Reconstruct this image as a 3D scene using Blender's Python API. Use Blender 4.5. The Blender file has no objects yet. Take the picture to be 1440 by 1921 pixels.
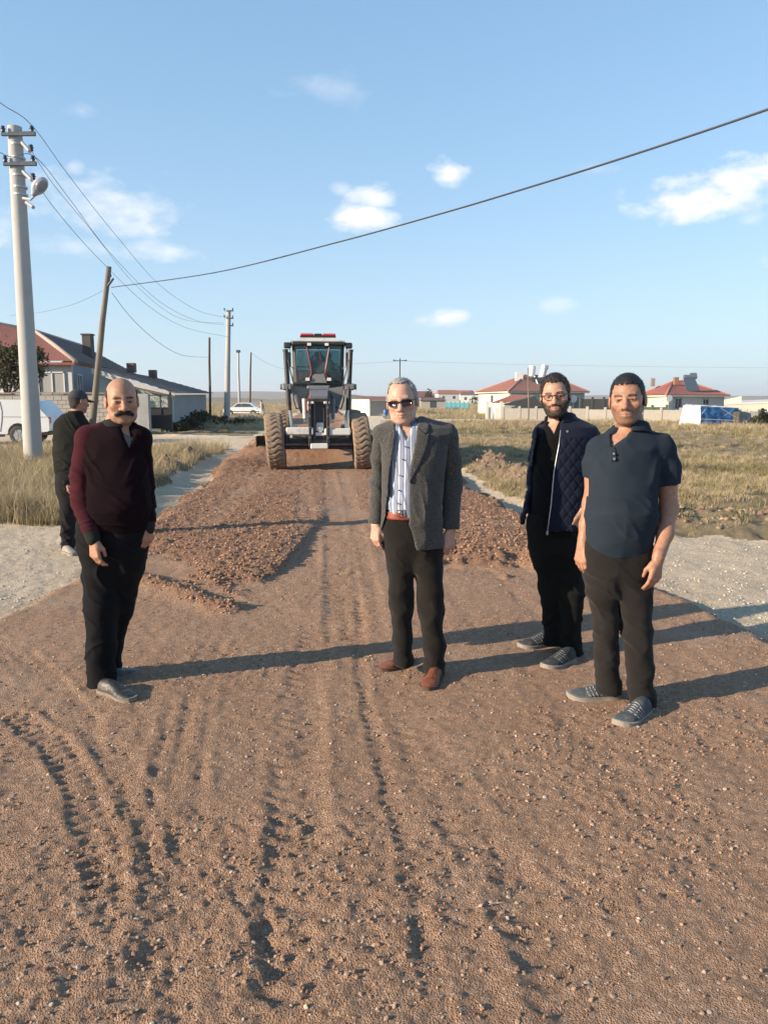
import bpy, bmesh, math, random
import numpy as np
from mathutils import Vector, Matrix

R = math.radians
random.seed(7)
RNG = np.random.default_rng(11)
SC = bpy.context.scene
COL = SC.collection

# ------------------------------------------------------------------ camera
CAM_H, PITCH, FPX = 1.64, R(8.3), 1440.0
cam_data = bpy.data.cameras.new('camera')
cam_data.sensor_fit = 'VERTICAL'
cam_data.sensor_height = 24.0
cam_data.lens = 24.0 * FPX / 1921.0
cam_data.clip_start = 0.05
cam_data.clip_end = 12000.0
cam = bpy.data.objects.new('camera', cam_data)
cam.location = (0, 0, CAM_H)
cam.rotation_euler = (math.pi / 2 - PITCH, 0, 0)
COL.objects.link(cam)
SC.camera = cam

# ------------------------------------------------------------------ sky, sun, exposure
SUN_EL = R(18)
SUN_DIR = Vector((-math.cos(R(23)) * math.cos(SUN_EL), -math.sin(R(23)) * math.cos(SUN_EL), math.sin(SUN_EL)))  # towards the sun
SC.view_settings.view_transform = 'Standard'
SC.view_settings.look = 'None'
SC.view_settings.gamma = 1.0
SC.view_settings.exposure = 1.0
SC.view_settings.use_curve_mapping = False
SC.cycles.use_denoising = True
SC.cycles.max_bounces = 6
SC.cycles.diffuse_bounces = 3
SC.cycles.transparent_max_bounces = 8
SC.cycles.volume_bounces = 0

sun_data = bpy.data.lights.new('sun', 'SUN')
sun_data.energy = 5.0
sun_data.angle = R(0.5)
sun_data.color = (1.0, 0.82, 0.61)
sun = bpy.data.objects.new('sun', sun_data)
sun.rotation_euler = (-SUN_DIR).to_track_quat('-Z', 'Y').to_euler()
sun.location = (-30, -15, 20)
COL.objects.link(sun)

world = bpy.data.worlds.new('World')
SC.world = world
world.use_nodes = True
wn, wl = world.node_tree.nodes, world.node_tree.links
wn.clear()
w_out = wn.new('ShaderNodeOutputWorld')
w_bg = wn.new('ShaderNodeBackground')
w_sky = wn.new('ShaderNodeTexSky')
w_sky.sky_type = 'NISHITA'
w_sky.sun_disc = False
w_sky.sun_elevation = SUN_EL
w_sky.sun_rotation = math.atan2(SUN_DIR.x, SUN_DIR.y)
w_sky.altitude = 900.0
w_sky.air_density = 1.0
w_sky.dust_density = 0.7
w_sky.ozone_density = 1.0
w_bg.inputs['Strength'].default_value = 0.118


def wmath(op, a, b=None, clamp=False):
    n = wn.new('ShaderNodeMath')
    n.operation = op
    n.use_clamp = clamp
    for i, v in enumerate((a, b)):
        if v is None:
            continue
        if isinstance(v, (int, float)):
            n.inputs[i].default_value = v
        else:
            wl.new(v, n.inputs[i])
    return n.outputs[0]


# clouds live in the sky itself, placed by compass direction and elevation
w_tc = wn.new('ShaderNodeTexCoord')
w_sep = wn.new('ShaderNodeSeparateXYZ')
wl.new(w_tc.outputs['Generated'], w_sep.inputs[0])
az = wmath('ARCTAN2', w_sep.outputs[0], w_sep.outputs[1])
el = wmath('ARCSINE', w_sep.outputs[2])
w_n = wn.new('ShaderNodeTexNoise')
w_n.inputs['Scale'].default_value = 13.0
w_n.inputs['Detail'].default_value = 7.0
w_n.inputs['Roughness'].default_value = 0.58
w_map = wn.new('ShaderNodeMapping')
w_map.inputs['Scale'].default_value = (1.0, 1.0, 1.9)
wl.new(w_tc.outputs['Generated'], w_map.inputs[0])
wl.new(w_map.outputs[0], w_n.inputs['Vector'])
w_n2 = wn.new('ShaderNodeTexNoise')
w_n2.inputs['Scale'].default_value = 42.0
w_n2.inputs['Detail'].default_value = 5.0
wl.new(w_map.outputs[0], w_n2.inputs['Vector'])
nz = wmath('ADD', wmath('MULTIPLY', wmath('SUBTRACT', w_n.outputs['Fac'], 0.5), 2.6),
           wmath('MULTIPLY', wmath('SUBTRACT', w_n2.outputs['Fac'], 0.5), 0.9))


def px_dir(px, py):
    u, v = (px - 720.0) / FPX, (py - 960.5) / FPX
    x, y, z = u, math.cos(PITCH) - v * math.sin(PITCH), -math.sin(PITCH) - v * math.cos(PITCH)
    return math.atan2(x, y), math.atan2(z, math.hypot(x, y))


CLOUDS = [  # photo pixel of the middle, half width, half height, opacity
    (1300, 372, 105, 42, 1.15), (1390, 338, 80, 42, 1.15), (1450, 325, 60, 36, 1.15), (842, 322, 40, 32, .95), (715, 368, 60, 24, .9), (690, 408, 72, 24, 1.0),
    (640, 352, 22, 14, .4), (190, 395, 120, 64, .6), (290, 470, 80, 22, .6), (150, 460, 95, 24, .38), (142, 315, 18, 16, .4), (155, 208, 30, 16, .28),
    (838, 598, 56, 16, .85), (1040, 574, 36, 14, .3), (1120, 318, 40, 14, .22), (1410, 412, 26, 16, .3), (620, 170, 90, 30, .2),
    (-140, 420, 130, 40, .7), (1640, 470, 140, 36, .8), (1900, 330, 160, 46, .8), (-420, 330, 150, 50, .6)]
cloud_fac = None
for cx, cy, rw, rh, op in CLOUDS:
    a0, e0 = px_dir(cx, cy)
    da = wmath('DIVIDE', wmath('SUBTRACT', az, a0), rw / FPX)
    de = wmath('DIVIDE', wmath('SUBTRACT', el, e0), rh / FPX)
    # flat below, heaped above
    rr = wmath('SQRT', wmath('ADD', wmath('MULTIPLY', da, da), wmath('MULTIPLY', de, de)))
    m = wmath('MULTIPLY', wmath('ADD', wmath('SUBTRACT', 0.95, rr), nz), 1.15, True)
    m = wmath('MULTIPLY', wmath('MULTIPLY', m, wmath('SUBTRACT', 2.0, rr, True)), op)
    cloud_fac = m if cloud_fac is None else wmath('MAXIMUM', cloud_fac, m)
w_mix = wn.new('ShaderNodeMix')
w_mix.data_type = 'RGBA'
wl.new(wmath('MULTIPLY', cloud_fac, 0.92), w_mix.inputs[0])
# pale haze low in the sky, the same all round
w_hz = wn.new('ShaderNodeMix')
w_hz.data_type = 'RGBA'
hz_f = wmath('POWER', 2.718, wmath('MULTIPLY', wmath('MAXIMUM', el, 0.0), -5.4))
w_h0 = wn.new('ShaderNodeMix')
w_h0.data_type = 'RGBA'
w_h0.inputs[0].default_value = 0.42
wl.new(w_sky.outputs[0], w_h0.inputs[6])
w_h0.inputs[7].default_value = (1.05, 2.45, 4.05, 1)
wl.new(wmath('MULTIPLY', hz_f, 0.80), w_hz.inputs[0])
wl.new(w_h0.outputs[2], w_hz.inputs[6])
w_hz.inputs[7].default_value = (2.42, 3.12, 3.68, 1)
wl.new(w_hz.outputs[2], w_mix.inputs[6])
w_ramp = wn.new('ShaderNodeMix')
w_ramp.data_type = 'RGBA'
wl.new(wmath('MULTIPLY', wmath('ADD', w_n2.outputs['Fac'], -0.3), 2.2, True), w_ramp.inputs[0])
w_ramp.inputs[6].default_value = (4.3, 4.45, 4.7, 1)
w_ramp.inputs[7].default_value = (5.6, 5.4, 5.2, 1)
wl.new(w_ramp.outputs[2], w_mix.inputs[7])
wl.new(w_mix.outputs[2], w_bg.inputs['Color'])
wl.new(w_bg.outputs[0], w_out.inputs[0])


# ------------------------------------------------------------------ helpers
def at(px, py, Y):
    """photo pixel -> world point at forward distance Y"""
    u, v = (px - 720.0) / FPX, (py - 960.5) / FPX
    fwd = math.cos(PITCH) - v * math.sin(PITCH)
    up = -math.sin(PITCH) - v * math.cos(PITCH)
    t = Y / fwd
    return Vector((u * t, Y, CAM_H + up * t))


def gp(px, py, z=0.0):
    """photo pixel -> world point on the level plane z"""
    u, v = (px - 720.0) / FPX, (py - 960.5) / FPX
    fwd = math.cos(PITCH) - v * math.sin(PITCH)
    dn = math.sin(PITCH) + v * math.cos(PITCH)
    t = (CAM_H - z) / dn
    return Vector((u * t, fwd * t, z))


def tag(o, label=None, cat=None, group=None, kind=None):
    if label:
        o['label'] = label
    if cat:
        o['category'] = cat
    if group:
        o['group'] = group
    if kind:
        o['kind'] = kind
    return o


def empty(name, loc, rz=0.0):
    o = bpy.data.objects.new(name, None)
    o.location = loc
    o.rotation_euler = (0, 0, rz)
    COL.objects.link(o)
    return o


def np_mesh(name, V, F, smooth=True):
    """fast mesh from arrays; F is (n,4) or (n,3)"""
    V = np.asarray(V, dtype=np.float32)
    F = np.asarray(F, dtype=np.int32)
    me = bpy.data.meshes.new(name)
    me.vertices.add(len(V))
    me.vertices.foreach_set('co', V.ravel())
    k = F.shape[1]
    me.loops.add(F.size)
    me.loops.foreach_set('vertex_index', F.ravel())
    me.polygons.add(len(F))
    me.polygons.foreach_set('loop_start', np.arange(0, F.size, k, dtype=np.int32))
    me.polygons.foreach_set('loop_total', np.full(len(F), k, dtype=np.int32))
    me.update(calc_edges=True)
    if smooth:
        me.polygons.foreach_set('use_smooth', np.ones(len(F), dtype=bool))
    me.validate()
    return me


def link(name, me, mat=None, parent=None):
    o = bpy.data.objects.new(name, me)
    if mat is not None:
        me.materials.clear()
        me.materials.append(mat)
    COL.objects.link(o)
    if parent is not None:
        o.parent = parent
    return o


def attr(me, name, arr):
    arr = np.asarray(arr, dtype=np.float32)
    if arr.ndim == 1:
        a = me.attributes.new(name, 'FLOAT', 'POINT')
        a.data.foreach_set('value', arr)
    else:
        a = me.attributes.new(name, 'FLOAT_COLOR', 'POINT')
        if arr.shape[1] == 3:
            arr = np.concatenate([arr, np.ones((len(arr), 1), np.float32)], 1)
        a.data.foreach_set('color', arr.ravel())


class MB:
    """collects simple solids, links them as one mesh"""

    def __init__(self):
        self.v, self.f = [], []

    def poly(self, V, F):
        n = len(self.v)
        self.v += [tuple(p) for p in V]
        self.f += [tuple(i + n for i in f) for f in F]
        return self

    def box(self, c, s, rot=None, bev=0.0):
        """box of full size s about c, edges chamfered by bev"""
        hx, hy, hz = s[0] / 2, s[1] / 2, s[2] / 2
        b = min(bev, hx * .9, hy * .9, hz * .9)
        M = rot if rot is not None else Matrix.Identity(3)
        c = Vector(c)
        if b <= 0:
            V = [(x, y, z) for x in (-hx, hx) for y in (-hy, hy) for z in (-hz, hz)]
            F = [(0, 1, 3, 2), (4, 6, 7, 5), (0, 4, 5, 1), (2, 3, 7, 6), (0, 2, 6, 4), (1, 5, 7, 3)]
            return self.poly([c + M @ Vector(p) for p in V], F)
        V, idx = [], {}
        for sx in (-1, 1):
            for sy in (-1, 1):
                for sz in (-1, 1):
                    for k in range(3):
                        p = [sx * hx, sy * hy, sz * hz]
                        for j in range(3):
                            if j != k:
                                p[j] -= (sx, sy, sz)[j] * b
                        idx[(sx, sy, sz, k)] = len(V)
                        V.append(p)
        F = []
        for k in range(3):
            i, j = [(1, 2), (2, 0), (0, 1)][k]
            for s_ in (-1, 1):
                q = []
                for a, bb in ((-1, -1), (1, -1), (1, 1), (-1, 1)):
                    sg = [0, 0, 0]
                    sg[k], sg[i], sg[j] = s_, a, bb
                    q.append(idx[(sg[0], sg[1], sg[2], k)])
                F.append(tuple(q if s_ > 0 else q[::-1]))
        for k in range(3):
            i, j = [(1, 2), (2, 0), (0, 1)][k]
            for a in (-1, 1):
                for bb in (-1, 1):
                    s0, s1 = [0, 0, 0], [0, 0, 0]
                    s0[i], s0[j], s0[k] = a, bb, -1
                    s1[i], s1[j], s1[k] = a, bb, 1
                    q = [idx[(*s0, i)], idx[(*s1, i)], idx[(*s1, j)], idx[(*s0, j)]]
                    F.append(tuple(q[::-1] if a * bb > 0 else q))
        for sx in (-1, 1):
            for sy in (-1, 1):
                for sz in (-1, 1):
                    t = [idx[(sx, sy, sz, k)] for k in range(3)]
                    F.append(tuple(t if sx * sy * sz > 0 else t[::-1]))
        return self.poly([c + M @ Vector(p) for p in V], F)

    def tube(self, pts, rad, n=8, caps=True):
        """tube along points; rad a number or a list"""
        pts = [Vector(p) for p in pts]
        m = len(pts)
        rad = [rad] * m if isinstance(rad, (int, float)) else list(rad)
        V, F = [], []
        up = None
        for i, p in enumerate(pts):
            d = (pts[min(i + 1, m - 1)] - pts[max(i - 1, 0)]).normalized()
            if up is None:
                up = Vector((0, 0, 1)) if abs(d.z) < .9 else Vector((1, 0, 0))
            s = d.cross(up)
            if s.length < 1e-5:
                s = d.orthogonal()
            s.normalize()
            up = s.cross(d).normalized()
            for k in range(n):
                a = 2 * math.pi * k / n
                V.append(p + (s * math.cos(a) + up * math.sin(a)) * rad[i])
        for i in range(m - 1):
            for k in range(n):
                k2 = (k + 1) % n
                F.append((i * n + k, i * n + k2, (i + 1) * n + k2, (i + 1) * n + k))
        if caps:
            F.append(tuple(range(n))[::-1])
            F.append(tuple((m - 1) * n + k for k in range(n)))
        return self.poly(V, F)

    def slab(self, P, t):
        """polygon P (3-D points) thickened by t against its normal"""
        P = [Vector(p) for p in P]
        nrm = (P[1] - P[0]).cross(P[2] - P[0]).normalized()
        n = len(P)
        V = P + [p - nrm * t for p in P]
        F = [tuple(range(n)), tuple(range(2 * n - 1, n - 1, -1))]
        for i in range(n):
            j = (i + 1) % n
            F.append((i, i + n, j + n, j))
        return self.poly(V, F)

    def mesh(self, name, smooth=False):
        me = bpy.data.meshes.new(name)
        me.from_pydata([tuple(v) for v in self.v], [], self.f)
        me.update()
        if smooth:
            me.polygons.foreach_set('use_smooth', np.ones(len(me.polygons), dtype=bool))
        return me

    def build(self, name, mat, parent=None, smooth=False):
        return link(name, self.mesh(name, smooth), mat, parent)


def shade_auto(o, ang=35):
    me = o.data
    me.polygons.foreach_set('use_smooth', np.ones(len(me.polygons), dtype=bool))
    try:
        me.set_sharp_from_angle(angle=R(ang))
    except Exception:
        pass
    return o


# ------------------------------------------------------------------ noise (numpy)
def _hash(ix, iy, iz, seed):
    h = (ix.astype(np.int64) * 374761393 + iy.astype(np.int64) * 668265263 + iz.astype(np.int64) * 2147483647 + seed * 144665) & 0xFFFFFFFF
    h = ((h ^ (h >> 13)) * 1274126177) & 0xFFFFFFFF
    h = ((h ^ (h >> 16)) * 2246822519) & 0xFFFFFFFF
    return ((h ^ (h >> 15)) & 0xFFFF).astype(np.float32) / 65535.0


def vnoise2(x, y, seed=0):
    x0, y0 = np.floor(x), np.floor(y)
    fx, fy = (x - x0).astype(np.float32), (y - y0).astype(np.float32)
    fx, fy = fx * fx * (3 - 2 * fx), fy * fy * (3 - 2 * fy)
    ix, iy = x0.astype(np.int64), y0.astype(np.int64)
    z = np.zeros_like(ix)
    a, b = _hash(ix, iy, z, seed), _hash(ix + 1, iy, z, seed)
    c, d = _hash(ix, iy + 1, z, seed), _hash(ix + 1, iy + 1, z, seed)
    return (a + (b - a) * fx) * (1 - fy) + (c + (d - c) * fx) * fy - 0.5


def fbm2(x, y, seed=0, octs=4, gain=0.5, lac=2.03):
    s, a, f = 0, 1.0, 1.0
    for o in range(octs):
        s = s + a * vnoise2(x * f + o * 17.3, y * f - o * 9.1, seed + o)
        a *= gain
        f *= lac
    return s


def vnoise3(p, seed=0):
    p0 = np.floor(p)
    f = (p - p0).astype(np.float32)
    f = f * f * (3 - 2 * f)
    i = p0.astype(np.int64)
    out = 0
    for dx in (0, 1):
        for dy in (0, 1):
            for dz in (0, 1):
                w = (f[..., 0] if dx else 1 - f[..., 0]) * (f[..., 1] if dy else 1 - f[..., 1]) * (f[..., 2] if dz else 1 - f[..., 2])
                out = out + w * _hash(i[..., 0] + dx, i[..., 1] + dy, i[..., 2] + dz, seed)
    return out - 0.5


def smooth01(t):
    t = np.clip(t, 0, 1)
    return t * t * (3 - 2 * t)


# ------------------------------------------------------------------ materials
ALB = .78                                                        # all base colours were picked a little high


def new_mat(name):
    m = bpy.data.materials.new(name)
    m.use_nodes = True
    nt = m.node_tree
    return m, nt, nt.nodes['Principled BSDF']


def mat(name, col, rough=0.7, var=0.15, scale=8.0, bump=0.0, bscale=40.0, metal=0.0, spec=0.5, vattr=None, dirt=None, dscale=3.0, coat=0.0, stretch=(1, 1, 1), dthr=0.5):
    """procedural paint: base colour wandering by noise, optional second 'dirt' colour in patches, optional bump"""
    m, nt, b = new_mat(name)
    N, L = nt.nodes, nt.links
    tc = N.new('ShaderNodeTexCoord')
    mp = N.new('ShaderNodeMapping')
    mp.inputs['Scale'].default_value = stretch
    L.new(tc.outputs['Object'], mp.inputs[0])
    nz = N.new('ShaderNodeTexNoise')
    nz.inputs['Scale'].default_value = scale
    nz.inputs['Detail'].default_value = 6
    nz.inputs['Roughness'].default_value = 0.62
    L.new(mp.outputs[0], nz.inputs['Vector'])
    mx = N.new('ShaderNodeMix')
    mx.data_type = 'RGBA'
    L.new(nz.outputs['Fac'], mx.inputs[0])
    c = Vector(col[:3]) * ALB
    mx.inputs[6].default_value = (*(c * (1 - var * 1.6)), 1)
    mx.inputs[7].default_value = (*[min(1, k) for k in c * (1 + var * 1.6)], 1)
    out = mx.outputs[2]
    if vattr:
        at_ = N.new('ShaderNodeAttribute')
        at_.attribute_name = vattr
        mu = N.new('ShaderNodeMix')
        mu.data_type = 'RGBA'
        mu.blend_type = 'MULTIPLY'
        mu.inputs[0].default_value = 1.0
        L.new(out, mu.inputs[6])
        L.new(at_.outputs['Color'], mu.inputs[7])
        out = mu.outputs[2]
    if dirt is not None:
        n2 = N.new('ShaderNodeTexNoise')
        n2.inputs['Scale'].default_value = dscale
        n2.inputs['Detail'].default_value = 8
        n2.inputs['Roughness'].default_value = 0.7
        L.new(tc.outputs['Object'], n2.inputs['Vector'])
        rp = N.new('ShaderNodeMapRange')
        rp.inputs[1].default_value = dthr - .08
        rp.inputs[2].default_value = dthr + .16
        L.new(n2.outputs['Fac'], rp.inputs[0])
        m2 = N.new('ShaderNodeMix')
        m2.data_type = 'RGBA'
        L.new(rp.outputs[0], m2.inputs[0])
        L.new(out, m2.inputs[6])
        m2.inputs[7].default_value = (*(Vector(dirt) * ALB), 1)
        out = m2.outputs[2]
    L.new(out, b.inputs['Base Color'])
    b.inputs['Roughness'].default_value = rough
    b.inputs['Metallic'].default_value = metal
    b.inputs['Specular IOR Level'].default_value = spec
    if coat:
        b.inputs['Coat Weight'].default_value = coat
    if bump:
        n3 = N.new('ShaderNodeTexNoise')
        n3.inputs['Scale'].default_value = bscale
        n3.inputs['Detail'].default_value = 5
        L.new(mp.outputs[0], n3.inputs['Vector'])
        bp = N.new('ShaderNodeBump')
        bp.inputs['Strength'].default_value = min(1, bump)
        bp.inputs['Distance'].default_value = 0.02
        L.new(n3.outputs['Fac'], bp.inputs['Height'])
        L.new(bp.outputs[0], b.inputs['Normal'])
    return m

# ================================================================== TERRAIN
_YL = [-60, 0, 4, 5.8, 7.0, 11.2, 14.8, 20, 27, 40, 60, 300]
_XL = [-9, -4.6, -3.5, -3.02, -2.95, -3.3, -3.6, -4.15, -4.75, -5.9, -7.6, -28]
_YR = [-60, 0, 4, 5.2, 6.46, 6.85, 8, 11.5, 15.3, 18, 25, 40, 60, 300]
_XR = [9, 3.4, 3.0, 2.74, 2.64, 2.55, 2.35, 1.98, 1.68, 1.45, .85, -.6, -2.3, -22]


def road_edges(y):
    return np.interp(y, _YL, _XL), np.interp(y, _YR, _XR)


def seg_track(x, y, pts, width):
    """along / across coordinates of the nearest point on a polyline"""
    best = np.full(x.shape, 1e9, np.float32)
    s_out = np.zeros_like(best)
    d_out = np.zeros_like(best)
    s0 = 0.0
    for (ax, ay), (bx, by) in zip(pts[:-1], pts[1:]):
        L = math.hypot(bx - ax, by - ay)
        tx, ty = (bx - ax) / L, (by - ay) / L
        s = (x - ax) * tx + (y - ay) * ty
        d = -(x - ax) * ty + (y - ay) * tx
        sc = np.clip(s, 0, L)
        dist = np.hypot(x - ax - sc * tx, y - ay - sc * ty)
        m = dist < best
        best = np.where(m, dist, best)
        s_out = np.where(m, s0 + s, s_out)
        d_out = np.where(m, d, d_out)
        s0 += L
    return s_out, d_out, best, s0


def _g2(px, py):
    p = gp(px, py)
    return (p.x, p.y)


# tyre tracks pressed into the dirt: polyline, half width, depth, lug pitch, style
TRACKS = [
    ([_g2(-60, 1190), _g2(30, 1225), _g2(110, 1310), _g2(200, 1430), _g2(260, 1530), _g2(330, 1700)], .13, .012, .045, 'rib'),
    ([_g2(-90, 1320), _g2(30, 1345), _g2(105, 1400), _g2(150, 1470), _g2(190, 1600), _g2(220, 1800)], .085, .021, .075, 'lug'),
    ([_g2(655, 1230), _g2(642, 1120), _g2(632, 1000), _g2(622, 930), _g2(615, 880)], .17, .026, .10, 'chev'),
    ([_g2(700, 1215), _g2(690, 1120), _g2(670, 1000), _g2(652, 930), _g2(640, 885)], .12, .018, .08, 'chev'),
    ([_g2(575, 1080), _g2(575, 1000), _g2(572, 940), _g2(572, 885)], .16, .018, .09, 'chev'),
    ([_g2(310, 1075), _g2(390, 1110), _g2(460, 1145)], .16, .020, .05, 'rib'),
    ([_g2(360, 1005), _g2(440, 940), _g2(500, 882), _g2(514, 866)], .22, .02, .10, 'chev'),
    ([_g2(665, 1180), _g2(690, 1330), _g2(735, 1500), _g2(785, 1700), _g2(850, 2050)], .045, .013, .075, 'lug'),
    ([_g2(600, 1150), _g2(570, 1300), _g2(560, 1450), _g2(560, 1700), _g2(560, 2050)], .14, .016, .10, 'chev'),
    ([_g2(760, 1330), _g2(850, 1500), _g2(980, 1700), _g2(1120, 2000)], .13, .014, .10, 'chev'),
    ([_g2(430, 1180), _g2(360, 1300), _g2(330, 1480), _g2(330, 1700), _g2(350, 2050)], .14, .014, .09, 'rib'),
    ([_g2(60, 1230), _g2(150, 1330), _g2(230, 1470), _g2(290, 1640), _g2(340, 1960)], .06, .012, .06, 'rib'),
    ([_g2(880, 1420), _g2(1000, 1560), _g2(1150, 1690), _g2(1250, 1900)], .05, .010, .07, 'rib'),
    ([_g2(1270, 1340), _g2(1360, 1420), _g2(1480, 1500)], .06, .012, .07, 'rib'),
    ([_g2(400, 1590), _g2(470, 1690), _g2(520, 1790), _g2(560, 1960)], .05, .017, .10, 'lug'),
    ([_g2(520, 1370), _g2(540, 1480), _g2(610, 1640), _g2(660, 1900)], .16, .006, .12, 'chev'),
]


def terrain(x, y, detail=True):
    """height, kind (0 dirt road, 1 pale gravel, 2 field), looseness"""
    x = np.asarray(x, np.float32)
    y = np.asarray(y, np.float32)
    xl, xr = road_edges(y)
    wob = .16 * fbm2(x * 1.3, y * 1.3, 5, 3) + .05 * fbm2(x * 9, y * 9, 6, 2)
    wob = wob * np.clip(y / 6, .5, 3)
    r = np.minimum(x - xl, xr - x) + wob                       # > 0 on the road
    on = smooth01((r + .05) / .28)
    # ---- gravel zones
    gl = (r <= 0) & (x < 0) & (((y > 5) & (y < 10.6 + 1.2 * fbm2(x * .6, y * .6, 8, 3))) | ((xl - x) < .75 + .5 * wob) | ((y > 27.5) & (y < 37.5)))
    gr = (r <= 0) & (x > 0) & (((y > 3) & (y < 9.7 + .06 * (x - 2) + 1.3 * fbm2(x * .55, y * .55, 9, 3))) | ((x - xr) < .42 + .4 * wob))
    far_lane = (x > -2) & (y > 60) & (y < 69)
    grav = gl | gr | far_lane
    kind = np.where(r > 0, 0, np.where(grav, 1, 2)).astype(np.int8)
    # ---- heights
    side = -.10 + .05 * fbm2(x * .5, y * .5, 21, 3)
    rough_f = .10 * fbm2(x * .9, y * .9, 22, 4) * np.clip(y / 8, .3, 1.2)
    fld = -.06 + rough_f + .12 * fbm2(x * .11, y * .11, 25, 2)
    berm_l = .27 * np.exp(-((x - (xl - 1.15)) / .42) ** 2) * smooth01((y - 11.5) / 2.5) * (1 - smooth01((y - 21) / 4)) * (.7 + .9 * fbm2(x * 1.6, y * 1.6, 31, 3))
    berm_r = (.30 * np.exp(-((x - (xr + 1.25)) / .55) ** 2) - .28 * np.exp(-((x - (xr + 2.9)) / .7) ** 2)) * smooth01((y - 10.5) / 1.5) * (1 - smooth01((y - 21) / 5)) * (.8 + 1.2 * fbm2(x * 1.1, y * 1.1, 32, 3))
    lip_r = .10 * np.exp(-((y - 10.6) / .85) ** 2) * smooth01((x - 3.0) / 1.0) * (1 + 1.2 * fbm2(x * 1.8, y * 1.8, 33, 3))
    gs_l = np.maximum(np.minimum(y - 5, 10.6 - y), np.maximum(.75 - (xl - x), np.minimum(y - 27.5, 37.5 - y)))
    gs_r = np.maximum(np.minimum(y - 3, 9.7 - y), .42 - (x - xr))
    gwt = smooth01(np.where(x < 0, gs_l, gs_r) / .9 + .5 + .5 * fbm2(x * 2, y * 2, 27, 2))
    off = side * gwt + fld * (1 - gwt) + berm_l + berm_r + lip_r
    # loose new layer
    yf = np.interp(x, [-3.6, -2.6, -2.0, -1.6, -1.2, -1.0, -.8, -.5, 0.0, .15, .5, 1.0, 1.8, 2.4], [9.2, 7.8, 7.0, 6.5, 6.2, 6.7, 9.6, 10.6, 10.2, 8.4, 7.5, 7.35, 7.3, 7.6])
    yf = yf + .75 * fbm2(x * 1.7, y * 1.7, 41, 4, .6)
    ramp = np.interp(x, [-3.5, -2, -1.0, -.88, .05, .2, .6], [1.8, 1.1, .55, 2.6, 2.6, .7, .55])
    tk = np.interp(x, [-3.2, -2.2, -1.1, -.9, 0, .3, 1.2, 2.2], [.04, .055, .062, .05, .05, .11, .135, .10])
    lay = smooth01((y - yf) / ramp)
    fade = 1 - .45 * smooth01((y - 8.5) / 4)
    hl = tk * lay * fade
    # strip of spilled clods before the left heap
    sp_s, sp_d, sp_b, sp_L = seg_track(x, y, [_g2(250, 1082), _g2(330, 1112), _g2(445, 1152)], .2)
    strip = np.exp(-(sp_d / .13) ** 2) * (sp_b < .5) * smooth01(sp_s / .3 + .4) * smooth01((sp_L - sp_s) / .2 + .3)
    hl = hl + .055 * strip * (1 - lay)
    # windrow in front of the blade, and piled up sides by the grader
    gx = -1.55 - .084 * (y - 18.6)
    wind = .36 * np.exp(-((y - 20.4) / .7) ** 2) * smooth01((2.3 - np.abs(x - gx)) / .8)
    wind = wind + .17 * np.exp(-((x - gx + 2.25) / .8) ** 2) * smooth01((y - 15.5) / 3.5) * (1 - smooth01((y - 33) / 9))
    wind = wind + .12 * np.exp(-((x - gx - 2.2) / .5) ** 2) * smooth01((y - 15.5) / 3.5)
    loose = np.clip(np.maximum(np.maximum(smooth01(lay * 2.6) * .95, strip), wind * 4), 0, 1)
    # wheel channel is packed smooth again
    chan = np.exp(-((x + .42 + .05 * (y - 8)) / .42) ** 2) * smooth01((y - 6.5) / 1.5)
    loose = loose * (1 - .75 * chan)
    patch = smooth01((fbm2(x * 1.1 + 3, y * 1.1, 51, 3) - .02) / .22)
    patch = np.maximum(patch, smooth01((fbm2(x * .55, y * .55 + 7, 52, 2) - .1) / .2)) * .75
    near = np.clip(patch * (1 - lay), 0, 1)
    rd = hl + wind + .02 * fbm2(x * .8, y * .8, 61, 3)
    if detail:
        clod = np.maximum(fbm2(x * 13, y * 13, 71, 4, .62), -.15)
        fine = fbm2(x * 34, y * 34, 72, 3, .6)
        rd = rd + (.032 * clod + .020 * fine) * loose
        rd = rd + (.008 * clod + .008 * fine) * near * (1 - loose) + .004 * fine + .006 * fbm2(x * 16, y * 16, 74, 3)
        # faint grading lines along the road
        rd = rd + .007 * (1 - loose) * vnoise2((x + .08 * y) * 11 + .3 * fbm2(x * 2, y * 2, 75, 2), y * .5, 76)
        for pts, hw, dep, pitch, sty in TRACKS:
            s, d, bd, Ln = seg_track(x, y, pts, hw)
            bd = bd + .03 * vnoise2(x * 9, y * 9, 77)
            env = smooth01((hw - bd) / (hw * .35 + .004)) * smooth01(s / .5 + .1) * smooth01((Ln - s) / .5 + .1)
            q = d / hw
            if sty == 'rib':
                pat = .35 + .65 * (np.cos(q * 7.5) > -.1) * (.75 + .25 * np.cos(2 * np.pi * s / pitch))
                pat = pat + .25 * np.cos(2 * np.pi * s / pitch + 2 * q)
            elif sty == 'lug':
                pat = .35 + .75 * smooth01(.5 + 1.6 * np.cos(2 * np.pi * s / pitch + 1.4 * q))
            else:
                pat = .25 + .75 * smooth01(.5 + 1.5 * np.cos(2 * np.pi * (s / pitch) + 3.2 * np.abs(q) + .9 * np.sin(4 * q)))
            wear = np.clip(.25 + 1.1 * (fbm2(x * 4, y * 4, 78, 3) + .5), .15, 1.15)
            dep = dep * .62
            rd = rd - env * dep * pat * wear + dep * .4 * (vnoise2(x * 14, y * 14, 79) + .55) * np.exp(-((bd - hw * 1.08) / (.022)) ** 2) * smooth01(s / .6) * smooth01((Ln - s) / .6)
            loose = loose * (1 - .5 * env)
        off = off + np.where(kind == 1, .016 * fbm2(x * 5, y * 5, 81, 4, .6) + .006 * fbm2(x * 26, y * 26, 82, 2), .04 * fbm2(x * 4, y * 4, 83, 4, .6))
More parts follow.
